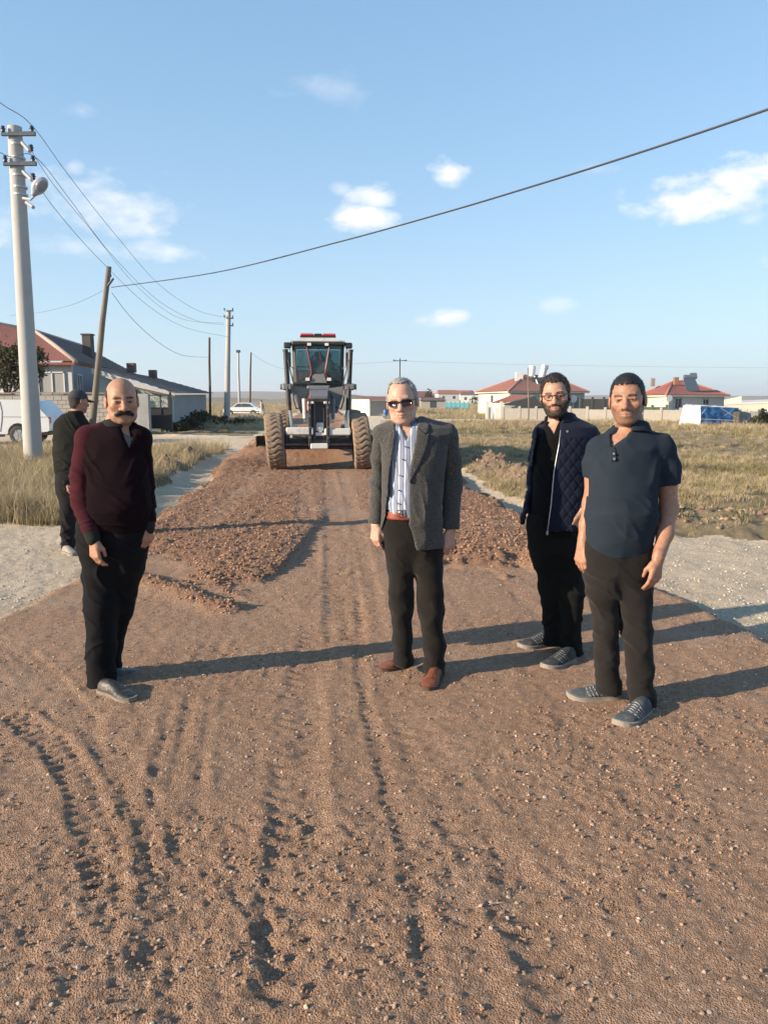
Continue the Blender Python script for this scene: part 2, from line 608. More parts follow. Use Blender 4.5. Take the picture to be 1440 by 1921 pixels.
        off = off + (kind == 2) * (.22 * np.maximum(fbm2(x * 6, y * 6, 84, 4, .65), -.12)) * np.clip(4 * berm_l + 3 * np.abs(berm_r) + 5 * lip_r, 0, 1)
        edge = np.exp(-(r / .16) ** 2)
        rd = rd + edge * .04 * np.maximum(fbm2(x * 11, y * 11, 85, 3), -.1)
    # packed flat where people stand
    z = off * (1 - on) + rd * on
    hill = smooth01((y - 160) / 900)
    z = z + hill * (4 + 10 * fbm2(x * .003, y * .003, 91, 3)) * .2
    soil = np.clip(4 * berm_l + 4 * np.abs(berm_r) + 6 * lip_r, 0, 1)
    return z.astype(np.float32), kind, loose.astype(np.float32), near.astype(np.float32), soil.astype(np.float32), r.astype(np.float32)


def ground_z(x, y):
    return float(terrain(np.array([x]), np.array([y]))[0][0])


def build_terrain():
    rows = [-80, -40, -20, -10, -5, -2.5, -1, 0, .5, .9, 1.2]
    y = 1.2
    while y < 70:
        y += max(.0085, .0043 * y)
        rows.append(y)
    while y < 6000:
        y *= 1.09
        rows.append(y)
    ys = np.array(rows, np.float32)
    NU = 640
    u = np.linspace(-1, 1, NU).astype(np.float32)
    wd = np.where(ys > 0, .78 * ys + 1.7, 1.7 + np.abs(ys) * 1.2)
    wd = np.where(ys > 70, wd + (ys - 70) * .6, wd)
    X = (u[None, :] * wd[:, None]).astype(np.float32)
    Yg = np.repeat(ys[:, None], NU, 1)
    Z, K, LO, NE, SO, RR = terrain(X, Yg)
    V = np.stack([X, Yg, Z], -1).reshape(-1, 3)
    nr, nc = X.shape
    idx = np.arange(nr * nc).reshape(nr, nc)
    F = np.stack([idx[:-1, :-1], idx[:-1, 1:], idx[1:, 1:], idx[1:, :-1]], -1).reshape(-1, 4)
    kf = K[:-1, :-1].reshape(-1)
    kf = np.where((Yg[:-1, :-1].reshape(-1) > 120), 2, kf)
    out = []
    tint = (fbm2(X * .35, Yg * .35, 95, 3) + .5).astype(np.float32)
    for k, name in ((0, 'dirt_road'), (1, 'gravel_track'), (2, 'ground')):
        f = F[kf == k]
        used = np.unique(f)
        remap = np.full(nr * nc, -1, np.int32)
        remap[used] = np.arange(len(used))
        me = np_mesh(name, V[used], remap[f])
        attr(me, 'loose', LO.reshape(-1)[used])
        attr(me, 'near', NE.reshape(-1)[used])
        attr(me, 'soil', SO.reshape(-1)[used])
        attr(me, 'edge', RR.reshape(-1)[used])
        attr(me, 'tint', tint.reshape(-1)[used])
        o = link(name, me)
        o['kind'] = 'structure'
        out.append(o)
    return out


def ground_mat(name, kind):
    m, nt, b = new_mat(name)
    N, L = nt.nodes, nt.links
    tc = N.new('ShaderNodeTexCoord')

    def noise(scale, det=6, rough=.6):
        n = N.new('ShaderNodeTexNoise')
        n.inputs['Scale'].default_value = scale
        n.inputs['Detail'].default_value = det
        n.inputs['Roughness'].default_value = rough
        L.new(tc.outputs['Object'], n.inputs['Vector'])
        return n.outputs['Fac']

    def mix(fac, a, bb, mode='MIX'):
        n = N.new('ShaderNodeMix')
        n.data_type = 'RGBA'
        n.blend_type = mode
        for i, v in ((0, fac), (6, a), (7, bb)):
            if isinstance(v, (int, float)):
                n.inputs[i].default_value = v
            elif isinstance(v, tuple):
                n.inputs[i].default_value = (*[k * ALB * {'dirt': 1.42, 'gravel': 1.62}.get(kind, 1.3) for k in v], 1)
            else:
                L.new(v, n.inputs[i])
        return n.outputs[2]

    def rng(v, a, bb, lo=0.0, hi=1.0):
        n = N.new('ShaderNodeMapRange')
        n.inputs[1].default_value, n.inputs[2].default_value, n.inputs[3].default_value, n.inputs[4].default_value = a, bb, lo, hi
        L.new(v, n.inputs[0])
        return n.outputs[0]

    def att(nm):
        n = N.new('ShaderNodeAttribute')
        n.attribute_name = nm
        return n.outputs['Fac']

    def speck(scale, thr, rnd=1.0):
        """scattered chips of stone: small voronoi cells, only some of them"""
        v = N.new('ShaderNodeTexVoronoi')
        v.inputs['Scale'].default_value = scale
        v.inputs['Randomness'].default_value = rnd
        L.new(tc.outputs['Object'], v.inputs['Vector'])
        sp = N.new('ShaderNodeSeparateColor')
        L.new(v.outputs['Color'], sp.inputs[0])
        pick = rng(sp.outputs[0], thr, thr + .01)
        core = rng(v.outputs['Distance'], .34, .26)
        n = N.new('ShaderNodeMath')
        n.operation = 'MULTIPLY'
        L.new(pick, n.inputs[0])
        L.new(core, n.inputs[1])
        return n.outputs[0], sp.outputs[1]

    if kind == 'dirt':
        c = mix(rng(noise(1.7, 5), .3, .7), (.405, .258, .170), (.485, .328, .228))
        c = mix(rng(noise(30, 8, .75), .38, .66), c, (.27, .155, .095))
        c = mix(rng(att('loose'), 0.1, .9, 0, .85), c, (.265, .148, .094))
        c = mix(rng(noise(70, 4, .7), .55, .8, 0, .5), c, (.22, .125, .08))
        s1, r1 = speck(62, .80)
        c = mix(s1, c, mix(r1, (.50, .38, .29), (.58, .46, .37)))
        s2, r2 = speck(130, .72)
        c = mix(s2, c, mix(r2, (.24, .13, .085), (.54, .39, .30)))
        c = mix(rng(noise(.6, 4), .56, .74, 0, .45), c, (.47, .37, .29))
    elif kind == 'gravel':
        c = mix(rng(noise(1.2, 5), .3, .7), (.47, .385, .28), (.60, .50, .372))
        c = mix(rng(noise(18, 7, .7), .4, .75), c, (.40, .325, .24))
        s1, r1 = speck(45, .62)
        c = mix(s1, c, mix(r1, (.34, .30, .25), (.62, .56, .47)))
        s2, r2 = speck(110, .6)
        c = mix(s2, c, mix(r2, (.33, .29, .24), (.60, .54, .45)))
        c = mix(rng(att('edge'), -.5, .05, 0, .6), c, (.44, .34, .25))
        c = mix(rng(noise(.8, 6, .7), .55, .7, 0, .5), c, (.52, .45, .35))
    else:
        c = mix(rng(noise(.5, 6), .3, .7), (.24, .185, .115), (.34, .27, .165))
        c = mix(rng(noise(6, 7, .7), .4, .7, 0, .8), c, (.17, .135, .085))
        c = mix(rng(noise(.055, 5, .6), .42, .62, 0, .7), c, (.27, .225, .135))
        c = mix(rng(att('soil'), .2, .7), c, mix(rng(noise(3, 6), .35, .7), (.22, .155, .105), (.37, .265, .18)))
    L.new(c, b.inputs['Base Color'])
    b.inputs['Roughness'].default_value = .93
    b.inputs['Specular IOR Level'].default_value = .18
    bp = N.new('ShaderNodeBump')
    bp.inputs['Strength'].default_value = 1.0
    bp.inputs['Distance'].default_value = .016
    hgt = N.new('ShaderNodeMath')
    hgt.operation = 'ADD'
    L.new(noise(60, 6, .7), hgt.inputs[0])
    vg = N.new('ShaderNodeTexVoronoi')
    vg.inputs['Scale'].default_value = 150
    L.new(tc.outputs['Object'], vg.inputs['Vector'])
    L.new(rng(vg.outputs['Distance'], 0, .6, .9, 0), hgt.inputs[1])
    h2_ = N.new('ShaderNodeMath')
    h2_.operation = 'MULTIPLY_ADD'
    L.new(noise(320, 3, .7), h2_.inputs[0])
    h2_.inputs[1].default_value = .6
    L.new(hgt.outputs[0], h2_.inputs[2])
    L.new(h2_.outputs[0], bp.inputs['Height'])
    L.new(bp.outputs[0], b.inputs['Normal'])
    return m


T_OBJS = build_terrain()
for o_, k_ in zip(T_OBJS, ('dirt', 'gravel', 'field')):
    o_.data.materials.append(ground_mat({'dirt': 'brown_road_dirt', 'gravel': 'pale_gravel', 'field': 'dry_field_soil'}[k_], k_))
tag(T_OBJS[0], 'freshly spread brown gravelly dirt road with tyre tracks', 'road')
tag(T_OBJS[1], 'pale grey gravel tracks beside the brown road', 'track')
tag(T_OBJS[2], 'dry soil ground of the fields out to the horizon', 'ground')


# ------------------------------------------------------------------ scattered stuff (instances on points)
def scatter(name, P, scale, rot, tint, mesh_kind, material, src=None):
    me = bpy.data.meshes.new(name)
    n = len(P)
    me.vertices.add(n)
    me.vertices.foreach_set('co', np.asarray(P, np.float32).ravel())
    a = me.attributes.new('i_scale', 'FLOAT_VECTOR', 'POINT')
    a.data.foreach_set('vector', np.asarray(scale, np.float32).ravel())
    a = me.attributes.new('i_rot', 'FLOAT_VECTOR', 'POINT')
    a.data.foreach_set('vector', np.asarray(rot, np.float32).ravel())
    attr(me, 'tint', tint)
    o = link(name, me)
    ng = bpy.data.node_groups.new(name, 'GeometryNodeTree')
    ng.interface.new_socket('Geometry', in_out='INPUT', socket_type='NodeSocketGeometry')
    ng.interface.new_socket('Geometry', in_out='OUTPUT', socket_type='NodeSocketGeometry')
    N, L = ng.nodes, ng.links
    gi, go = N.new('NodeGroupInput'), N.new('NodeGroupOutput')
    ip = N.new('GeometryNodeInstanceOnPoints')
    L.new(gi.outputs[0], ip.inputs['Points'])
    if src is None:
        ico = N.new('GeometryNodeMeshIcoSphere')
        ico.inputs['Radius'].default_value = 1.0
        ico.inputs['Subdivisions'].default_value = 2
        sp = N.new('GeometryNodeSetPosition')
        nz = N.new('ShaderNodeTexNoise')
        nz.inputs['Scale'].default_value = 1.3 if mesh_kind == 0 else .9
        nz.inputs['Detail'].default_value = 3
        ps = N.new('GeometryNodeInputPosition')
        va = N.new('ShaderNodeVectorMath')
        va.operation = 'ADD'
        va.inputs[1].default_value = (mesh_kind * 7.3, 1.7, 4.1)
        L.new(ps.outputs[0], va.inputs[0])
        L.new(va.outputs[0], nz.inputs['Vector'])
        sb = N.new('ShaderNodeVectorMath')
        sb.operation = 'SUBTRACT'
        L.new(nz.outputs['Color'], sb.inputs[0])
        sb.inputs[1].default_value = (.5, .5, .5)
        scn = N.new('ShaderNodeVectorMath')
        scn.operation = 'SCALE'
        scn.inputs['Scale'].default_value = 1.5
        L.new(sb.outputs[0], scn.inputs[0])
        L.new(ico.outputs[0], sp.inputs['Geometry'])
        L.new(scn.outputs[0], sp.inputs['Offset'])
        sm = N.new('GeometryNodeSetMaterial')
        sm.inputs['Material'].default_value = material
        L.new(sp.outputs[0], sm.inputs[0])
        L.new(sm.outputs[0], ip.inputs['Instance'])
    else:
        oi = N.new('GeometryNodeObjectInfo')
        oi.inputs[0].default_value = src
        oi.inputs['As Instance'].default_value = True
        L.new(oi.outputs['Geometry'], ip.inputs['Instance'])
    for nm, sock in (('i_rot', 'Rotation'), ('i_scale', 'Scale')):
        na = N.new('GeometryNodeInputNamedAttribute')
        na.data_type = 'FLOAT_VECTOR'
        na.inputs[0].default_value = nm
        if sock == 'Rotation':
            er = N.new('FunctionNodeEulerToRotation')
            L.new(na.outputs[0], er.inputs[0])
            L.new(er.outputs[0], ip.inputs[sock])
        else:
            L.new(na.outputs[0], ip.inputs[sock])
    L.new(ip.outputs[0], go.inputs[0])
    md = o.modifiers.new('scatter', 'NODES')
    md.node_group = ng
    me.materials.append(material)
    o['kind'] = 'stuff'
    return o


def stone_mat(name, ca, cb, cc):
    """each stone takes one colour between three by its own random value"""
    m, nt, b = new_mat(name)
    N, L = nt.nodes, nt.links
    oi = N.new('ShaderNodeObjectInfo')
    rp = N.new('ShaderNodeValToRGB')
    ca, cb, cc = [tuple(k * ALB * 1.25 for k in q) for q in (ca, cb, cc)]
    rp.color_ramp.elements[0].color = (*ca, 1)
    rp.color_ramp.elements[1].color = (*cc, 1)
    e = rp.color_ramp.elements.new(.6)
    e.color = (*cb, 1)
    L.new(oi.outputs['Random'], rp.inputs[0])
    L.new(rp.outputs[0], b.inputs['Base Color'])
    b.inputs['Roughness'].default_value = .92
    b.inputs['Specular IOR Level'].default_value = .2
    return m


M_CLOD = stone_mat('crumbly_brown_clods', (.21, .122, .078), (.30, .18, .118), (.39, .255, .175))
M_SOIL = stone_mat('grey_brown_soil_clods', (.15, .105, .075), (.24, .175, .125), (.36, .27, .195))
M_PEB = stone_mat('mixed_road_pebbles', (.28, .18, .12), (.38, .27, .195), (.47, .37, .29))
M_GREY = stone_mat('grey_gravel_stones', (.34, .30, .245), (.46, .41, .33), (.56, .505, .42))


def stones(name, n, xr_, yr_, dens, smin, smax, material, mk, flat=.65, sink=.25, power=2.5, seed=3):
    g = np.random.default_rng(seed)
    # more tries near the camera than far
    y = yr_[0] * (yr_[1] / yr_[0]) ** g.random(n)
    x = (g.random(n) * 2 - 1) * (xr_ * y + .6)
    z, k, lo, ne, so, rr = terrain(x, y)
    keep = g.random(n) < dens(x, y, k, lo, ne, so, rr)
    x, y, z = x[keep], y[keep], z[keep]
    m = len(x)
    s = smin + (smax - smin) * g.random(m) ** power
    S = np.stack([s * (.8 + .5 * g.random(m)), s * (.8 + .5 * g.random(m)), s * flat * (.8 + .4 * g.random(m))], -1)
    Rr = np.stack([g.normal(0, .35, m), g.normal(0, .35, m), g.random(m) * 6.28], -1)
    P = np.stack([x, y, z + s * flat * (1 - sink) * .5], -1)
    return scatter(name, P, S, Rr, g.random(m), mk, material)


st = stones('loose_clods', 135000, .62, (5.4, 26), lambda x, y, k, lo, ne, so, rr: (k == 0) * np.clip(lo - .2, 0, 1) * 1.1, .0035, .017, M_CLOD, 0, .75, .2, 3.0, 3)
tag(st, 'loose crumbly brown clods on the fresh dirt heaps', 'dirt clods')
st = stones('soil_clods', 24000, .66, (9, 24), lambda x, y, k, lo, ne, so, rr: (k == 2) * np.clip(so * 1.5 - .2, 0, 1), .008, .05, M_SOIL, 0, .75, .3, 2.6, 8)
tag(st, 'rough clods of dug soil along the road banks', 'soil clods')
st = stones('road_crumbs', 70000, .62, (1.5, 9), lambda x, y, k, lo, ne, so, rr: (k == 0) * (.10 + .6 * ne) * np.clip(y / 4, .3, 1), .0016, .0075, M_CLOD, 1, .8, .3, 3.6, 4)
tag(st, 'small brown crumbs of dirt over the packed road', 'dirt crumbs')
st = stones('road_pebbles', 42000, .62, (1.5, 8.5), lambda x, y, k, lo, ne, so, rr: (k == 0) * (.5 - .3 * lo) * np.clip(y / 4, .3, 1), .0016, .0085, M_PEB, 2, .42, .7, 4.2, 5)
tag(st, 'pale pebbles pressed into the brown road', 'pebbles')
st = stones('track_gravel', 45000, .7, (4.5, 16), lambda x, y, k, lo, ne, so, rr: (k == 1) * .7 + (k == 2) * so * .35, .003, .013, M_GREY, 3, .6, .5, 3.8, 6)
tag(st, 'pale stones lying on the grey gravel tracks', 'gravel')

# ================================================================== SOFT BODIES: distance fields -> meshes
class Vol:
    """distance field on a grid whose steps may be finer in some slabs"""

    def __init__(s, lo, hi, h, fine=()):
        s.ax = []
        for a in range(3):
            c, x = [], lo[a]
            while x < hi[a] + h:
                c.append(x)
                st_ = h
                for (fa, f0, f1, fh) in fine:
                    if fa == a and f0 <= x <= f1:
                        st_ = min(st_, fh)
                x += st_
            s.ax.append(np.array(c, np.float32))
        s.h = h
        s.F = np.full([len(c) for c in s.ax], .3, np.float32)

    def sl(s, lo, hi, pad):
        out = []
        for a in range(3):
            i0 = max(0, np.searchsorted(s.ax[a], lo[a] - pad) - 1)
            i1 = min(len(s.ax[a]), np.searchsorted(s.ax[a], hi[a] + pad) + 2)
            out.append(slice(int(i0), int(i1)))
        return tuple(out)

    def xyz(s, S):
        return s.ax[0][S[0]][:, None, None], s.ax[1][S[1]][None, :, None], s.ax[2][S[2]][None, None, :]

    def add(s, fn, lo, hi, k=.01, op='u'):
        S = s.sl(lo, hi, k + 3 * s.h)
        if any(q.stop <= q.start for q in S):
            return s
        d = fn(*s.xyz(S)).astype(np.float32)
        f = s.F[S]
        k = max(k, 1e-5)
        if op == 'u':
            hh = np.maximum(k - np.abs(f - d), 0) / k
            s.F[S] = np.minimum(f, d) - hh * hh * k * .25
        elif op == 's':
            hh = np.maximum(k - np.abs(f + d), 0) / k
            s.F[S] = np.maximum(f, -d) + hh * hh * k * .25
        else:
            hh = np.maximum(k - np.abs(f - d), 0) / k
            s.F[S] = np.maximum(f, d) + hh * hh * k * .25
        return s

    def cone(s, a, b, ra, rb, k=.02, op='u', flat=None):
        a, b = np.array(a, np.float32), np.array(b, np.float32)
        ab = b - a
        L2 = float(ab @ ab) + 1e-9

        def fn(X, Y, Z):
            px, py, pz = X - a[0], Y - a[1], Z - a[2]
            t = np.clip((px * ab[0] + py * ab[1] + pz * ab[2]) / L2, 0, 1)
            dx, dy, dz = px - t * ab[0], py - t * ab[1], pz - t * ab[2]
            if flat is not None:                                  # thinner (s>1) along direction n
                n, sc = flat
                w = dx * n[0] + dy * n[1] + dz * n[2]
                e = w * (sc - 1)
                dx, dy, dz = dx + n[0] * e, dy + n[1] * e, dz + n[2] * e
            return np.sqrt(dx * dx + dy * dy + dz * dz) - (ra + (rb - ra) * t)
        r = max(ra, rb)
        return s.add(fn, np.minimum(a, b) - r, np.maximum(a, b) + r, k, op)

    def chain(s, pts, rad, k=.02, op='u'):
        for i in range(len(pts) - 1):
            s.cone(pts[i], pts[i + 1], rad[i], rad[i + 1], k, op)
        return s

    def ell(s, c, r, k=.02, op='u', M=None):
        c = np.array(c, np.float32)

        def fn(X, Y, Z):
            x, y, z = X - c[0], Y - c[1], Z - c[2]
            if M is not None:
                x, y, z = M[0][0] * x + M[0][1] * y + M[0][2] * z, M[1][0] * x + M[1][1] * y + M[1][2] * z, M[2][0] * x + M[2][1] * y + M[2][2] * z
            return ell_d(x, y, z, r)
        m = max(r)
        return s.add(fn, c - m, c + m, k, op)

    def loft(s, secs, k=.02, op='u', n=2.3, off=0.0):
        """secs: (z, cx, cy, half width, half depth) from any order; capped flat at both ends"""
        secs = sorted(secs)
        A = np.array(secs, np.float32)
        zmin, zmax = A[0, 0] - off, A[-1, 0] + off

        def fn(X, Y, Z):
            cx, cy = np.interp(Z, A[:, 0], A[:, 1]), np.interp(Z, A[:, 0], A[:, 2])
            w, d = np.interp(Z, A[:, 0], A[:, 3]) + off, np.interp(Z, A[:, 0], A[:, 4]) + off
            q = (np.abs((X - cx) / w) ** n + np.abs((Y - cy) / d) ** n) ** (1 / n)
            f = (q - 1) * np.minimum(w, d)
            return np.maximum(f, np.maximum(Z - zmax, zmin - Z))
        lo = (float((A[:, 1] - A[:, 3]).min()) - off, float((A[:, 2] - A[:, 4]).min()) - off, zmin)
        hi = (float((A[:, 1] + A[:, 3]).max()) + off, float((A[:, 2] + A[:, 4]).max()) + off, zmax)
        return s.add(fn, lo, hi, k, op)

    def prism(s, poly, y0, y1, k=.004, op='s'):
        """polygon in x,z swept from y0 to y1"""
        P = np.array(poly, np.float32)

        def fn(X, Y, Z):
            return np.maximum(poly_d(X, Z, P), np.maximum(Y - y1, y0 - Y))
        if op == 'i':
            lo, hi = (-9, -9, -9), (9, 9, 9)
        else:
            lo = (P[:, 0].min(), y0, P[:, 1].min())
            hi = (P[:, 0].max(), y1, P[:, 1].max())
        return s.add(fn, lo, hi, k, op)

    def mesh(s):
        return surface_nets(s.F, s.ax)


def ell_d(x, y, z, r):
    k0 = np.sqrt((x / r[0]) ** 2 + (y / r[1]) ** 2 + (z / r[2]) ** 2)
    k1 = np.sqrt((x / r[0] ** 2) ** 2 + (y / r[1] ** 2) ** 2 + (z / r[2] ** 2) ** 2) + 1e-9
    return k0 * (k0 - 1) / k1


def poly_d(X, Z, P):
    X, Z = np.broadcast_arrays(X, Z)
    X, Z = X[:, :1, :], Z[:, :1, :]
    d = np.full(X.shape, 1e9, np.float32)
    sgn = np.ones(X.shape, np.float32)
    n = len(P)
    for i in range(n):
        a, b = P[i], P[(i + 1) % n]
        e = b - a
        wx, wz = X - a[0], Z - a[1]
        t = np.clip((wx * e[0] + wz * e[1]) / (e @ e + 1e-12), 0, 1)
        d = np.minimum(d, (wx - e[0] * t) ** 2 + (wz - e[1] * t) ** 2)
        c1, c2, c3 = Z >= a[1], Z < b[1], e[0] * wz > e[1] * wx
        flip = (c1 & c2 & c3) | (~c1 & ~c2 & ~c3)
        sgn = np.where(flip, -sgn, sgn)
    return sgn * np.sqrt(d)


def surface_nets(F, ax):
    F = F.copy()
    for a in range(3):                                            # close the surface at the grid border
        F[tuple(0 if i == a else slice(None) for i in range(3))] = .1
        F[tuple(-1 if i == a else slice(None) for i in range(3))] = .1
    ins = F < 0
    n = np.array(F.shape) - 1
    cnt = np.zeros(n, np.int8)
    for dx in (0, 1):
        for dy in (0, 1):
            for dz in (0, 1):
                cnt += ins[dx:dx + n[0], dy:dy + n[1], dz:dz + n[2]]
    act = np.argwhere((cnt > 0) & (cnt < 8))
    idx = np.full(n, -1, np.int64)
    idx[act[:, 0], act[:, 1], act[:, 2]] = np.arange(len(act))
    pos = np.zeros((len(act), 3), np.float64)
    num = np.zeros(len(act))
    C = {}
    for dx in (0, 1):
        for dy in (0, 1):
            for dz in (0, 1):
                C[dx, dy, dz] = F[act[:, 0] + dx, act[:, 1] + dy, act[:, 2] + dz].astype(np.float64)
    for a in range(3):
        o1, o2 = [i for i in range(3) if i != a]
        for p in (0, 1):
            for q in (0, 1):
                c0, c1 = [0, 0, 0], [0, 0, 0]
                c0[o1] = c1[o1] = p
                c0[o2] = c1[o2] = q
                c1[a] = 1
                f0, f1 = C[tuple(c0)], C[tuple(c1)]
                m = (f0 < 0) != (f1 < 0)
                t = np.where(m, f0 / np.where(m, f0 - f1, 1), 0)
                for b in range(3):
                    i0 = act[:, b]
                    A0 = ax[b][i0 + c0[b]]
                    if b == a:
                        A0 = ax[b][i0] + t * (ax[b][i0 + 1] - ax[b][i0])
                    pos[:, b] += np.where(m, A0, 0)
                num += m
    pos /= num[:, None]
    quads = []
    for a in range(3):
        o1, o2 = (a + 1) % 3, (a + 2) % 3
        s0 = [slice(None)] * 3
        s1 = [slice(None)] * 3
        s0[a], s1[a] = slice(0, -1), slice(1, None)
        i0, i1 = ins[tuple(s0)], ins[tuple(s1)]
        for flip, m in ((False, i0 & ~i1), (True, ~i0 & i1)):
            e = np.argwhere(m)
            e = e[(e[:, o1] > 0) & (e[:, o2] > 0) & (e[:, o1] < n[o1]) & (e[:, o2] < n[o2])]
            if not len(e):
                continue
            q = []
            for d1, d2 in ((-1, -1), (0, -1), (0, 0), (-1, 0)):
                c = e.copy()
                c[:, o1] += d1
                c[:, o2] += d2
                q.append(idx[c[:, 0], c[:, 1], c[:, 2]])
            q = np.stack(q, 1)
            quads.append(q[:, ::-1] if flip else q)
    Q = np.concatenate(quads)
    Q = Q[(Q >= 0).all(1)]
    return pos, Q


def vnormals(V, Q):
    fn = np.cross(V[Q[:, 2]] - V[Q[:, 0]], V[Q[:, 3]] - V[Q[:, 1]])
    N = np.zeros_like(V)
    for i in range(4):
        np.add.at(N, Q[:, i], fn)
    return N / (np.linalg.norm(N, axis=1, keepdims=True) + 1e-12)


def relax(V, Q, it=2, w=.5):
    for _ in range(it):
        S = np.zeros_like(V)
        c = np.zeros(len(V))
        for i in range(4):
            for j in (1, 3):
                np.add.at(S, Q[:, i], V[Q[:, (i + j) % 4]])
            np.add.at(c, Q[:, i], 2)
        V = V + w * (S / np.maximum(c, 1)[:, None] - V)
    return V


def ridged(P, fx, fy, fz, seed):
    n = vnoise3(P * np.array([fx, fy, fz]), seed)
    return (1 - np.abs(2.6 * n)) ** 2 - .35


def folds(V, N, specs, seed=0, base=.004, freq=(7, 7, 9)):
    """cloth wrinkles: wandering creases everywhere plus sets of waves where the cloth bunches
    specs: (centre, wave direction, wavelength, amplitude, radius)"""
    d = base * 1.5 * ridged(V + .05 * np.stack([vnoise3(V * 6, seed + 1), vnoise3(V * 6, seed + 2), vnoise3(V * 6, seed + 3)], 1), *freq, seed)
    d = d + base * .6 * vnoise3(V * 14, seed + 5)
    for c, dr, wl_, am, rad in specs:
        c, dr = np.array(c), np.array(dr, float)
        dr = dr / np.linalg.norm(dr)
        q = V - c
        e = np.exp(-(q * q).sum(1) / rad ** 2)
        s1 = np.cross(dr, (0, 1, 0) if abs(dr[1]) < .9 else (1, 0, 0))
        s1 = s1 / np.linalg.norm(s1)
        s2 = np.cross(dr, s1)
        wob = .35 * wl_ * np.stack([vnoise3(V * 9, seed + 7), vnoise3(V * 9, seed + 8), vnoise3(V * 9, seed + 9)], 1)
        qq = q + wob * 2
        pc = np.stack([(qq @ dr) / (wl_ * .75), (qq @ s1) / (wl_ * 3.2), (qq @ s2) / (wl_ * 3.2)], 1) + 31.7
        n_ = vnoise3(pc, seed + 13)
        w = (1 - np.abs(2.4 * n_)) ** 3 - .30
        d = d + 2.2 * am * e * w
    return V + N * d[:, None]


# ------------------------------------------------------------------ materials for people
def skin_mat(name):
    m, nt, b = new_mat(name)
    N, L = nt.nodes, nt.links
    a = N.new('ShaderNodeAttribute')
    a.attribute_name = 'col'
    tc = N.new('ShaderNodeTexCoord')
    nz = N.new('ShaderNodeTexNoise')
    nz.inputs['Scale'].default_value = 60
    nz.inputs['Detail'].default_value = 5
    L.new(tc.outputs['Object'], nz.inputs['Vector'])
    mr = N.new('ShaderNodeMapRange')
    mr.inputs[1].default_value, mr.inputs[2].default_value, mr.inputs[3].default_value, mr.inputs[4].default_value = .3, .7, .72, 1.03
    L.new(nz.outputs['Fac'], mr.inputs[0])
    mx = N.new('ShaderNodeVectorMath')
    mx.operation = 'SCALE'
    L.new(a.outputs['Color'], mx.inputs[0])
    L.new(mr.outputs[0], mx.inputs['Scale'])
    L.new(mx.outputs[0], b.inputs['Base Color'])
    b.inputs['Roughness'].default_value = .52
    b.inputs['Specular IOR Level'].default_value = .35
    b.inputs['Subsurface Weight'].default_value = .06
    b.inputs['Subsurface Radius'].default_value = (.012, .005, .003)
    bp = N.new('ShaderNodeBump')
    bp.inputs['Strength'].default_value = .25
    bp.inputs['Distance'].default_value = .003
    n2 = N.new('ShaderNodeTexNoise')
    n2.inputs['Scale'].default_value = 220
    L.new(tc.outputs['Object'], n2.inputs['Vector'])
    L.new(n2.outputs['Fac'], bp.inputs['Height'])
    L.new(bp.outputs[0], b.inputs['Normal'])
    return m


def cloth_mat(name, col, var=.12, weave=900, rough=.9, sheen=.02, fleck=None, fscale=260, dust=None, dthr=.56):
    m = mat(name, col, rough, var, 9, .3, weave, spec=.06, dirt=dust, dscale=7, dthr=dthr)
    nt = m.node_tree
    b = nt.nodes['Principled BSDF']
    b.inputs['Sheen Weight'].default_value = sheen
    if fleck is not None:
        N, L = nt.nodes, nt.links
        src = b.inputs['Base Color'].links[0].from_socket
        tc = N.new('ShaderNodeTexCoord')
        n = N.new('ShaderNodeTexNoise')
        n.inputs['Scale'].default_value = fscale
        n.inputs['Detail'].default_value = 3
        n.inputs['Roughness'].default_value = .8
        L.new(tc.outputs['Object'], n.inputs['Vector'])
        r = N.new('ShaderNodeMapRange')
        r.inputs[1].default_value, r.inputs[2].default_value = .47, .66
        L.new(n.outputs['Fac'], r.inputs[0])
        mx = N.new('ShaderNodeMix')
        mx.data_type = 'RGBA'
        L.new(r.outputs[0], mx.inputs[0])
        L.new(src, mx.inputs[6])
        mx.inputs[7].default_value = (*fleck, 1)
        L.new(mx.outputs[2], b.inputs['Base Color'])
    return m


M_SKIN = skin_mat('skin')
M_HAIR_BLACK = mat('black_hair', (.012, .011, .012), .55, .5, 160, .35, 900, stretch=(1, 1, .25), spec=.4)
M_HAIR_BROWN = mat('dark_brown_hair', (.028, .017, .013), .55, .5, 160, .35, 900, stretch=(1, 1, .25), spec=.4)
M_HAIR_GREY = mat('grey_hair', (.36, .345, .335), .6, .5, 200, .35, 900, stretch=(1, 1, .25), spec=.3)
M_HAIR_SALT = mat('close_cropped_hair', (.045, .038, .034), .7, .3, 120, .6, 300, spec=.3)
M_PLASTIC_BLK = mat('black_plastic', (.02, .019, .018), .35, .1)


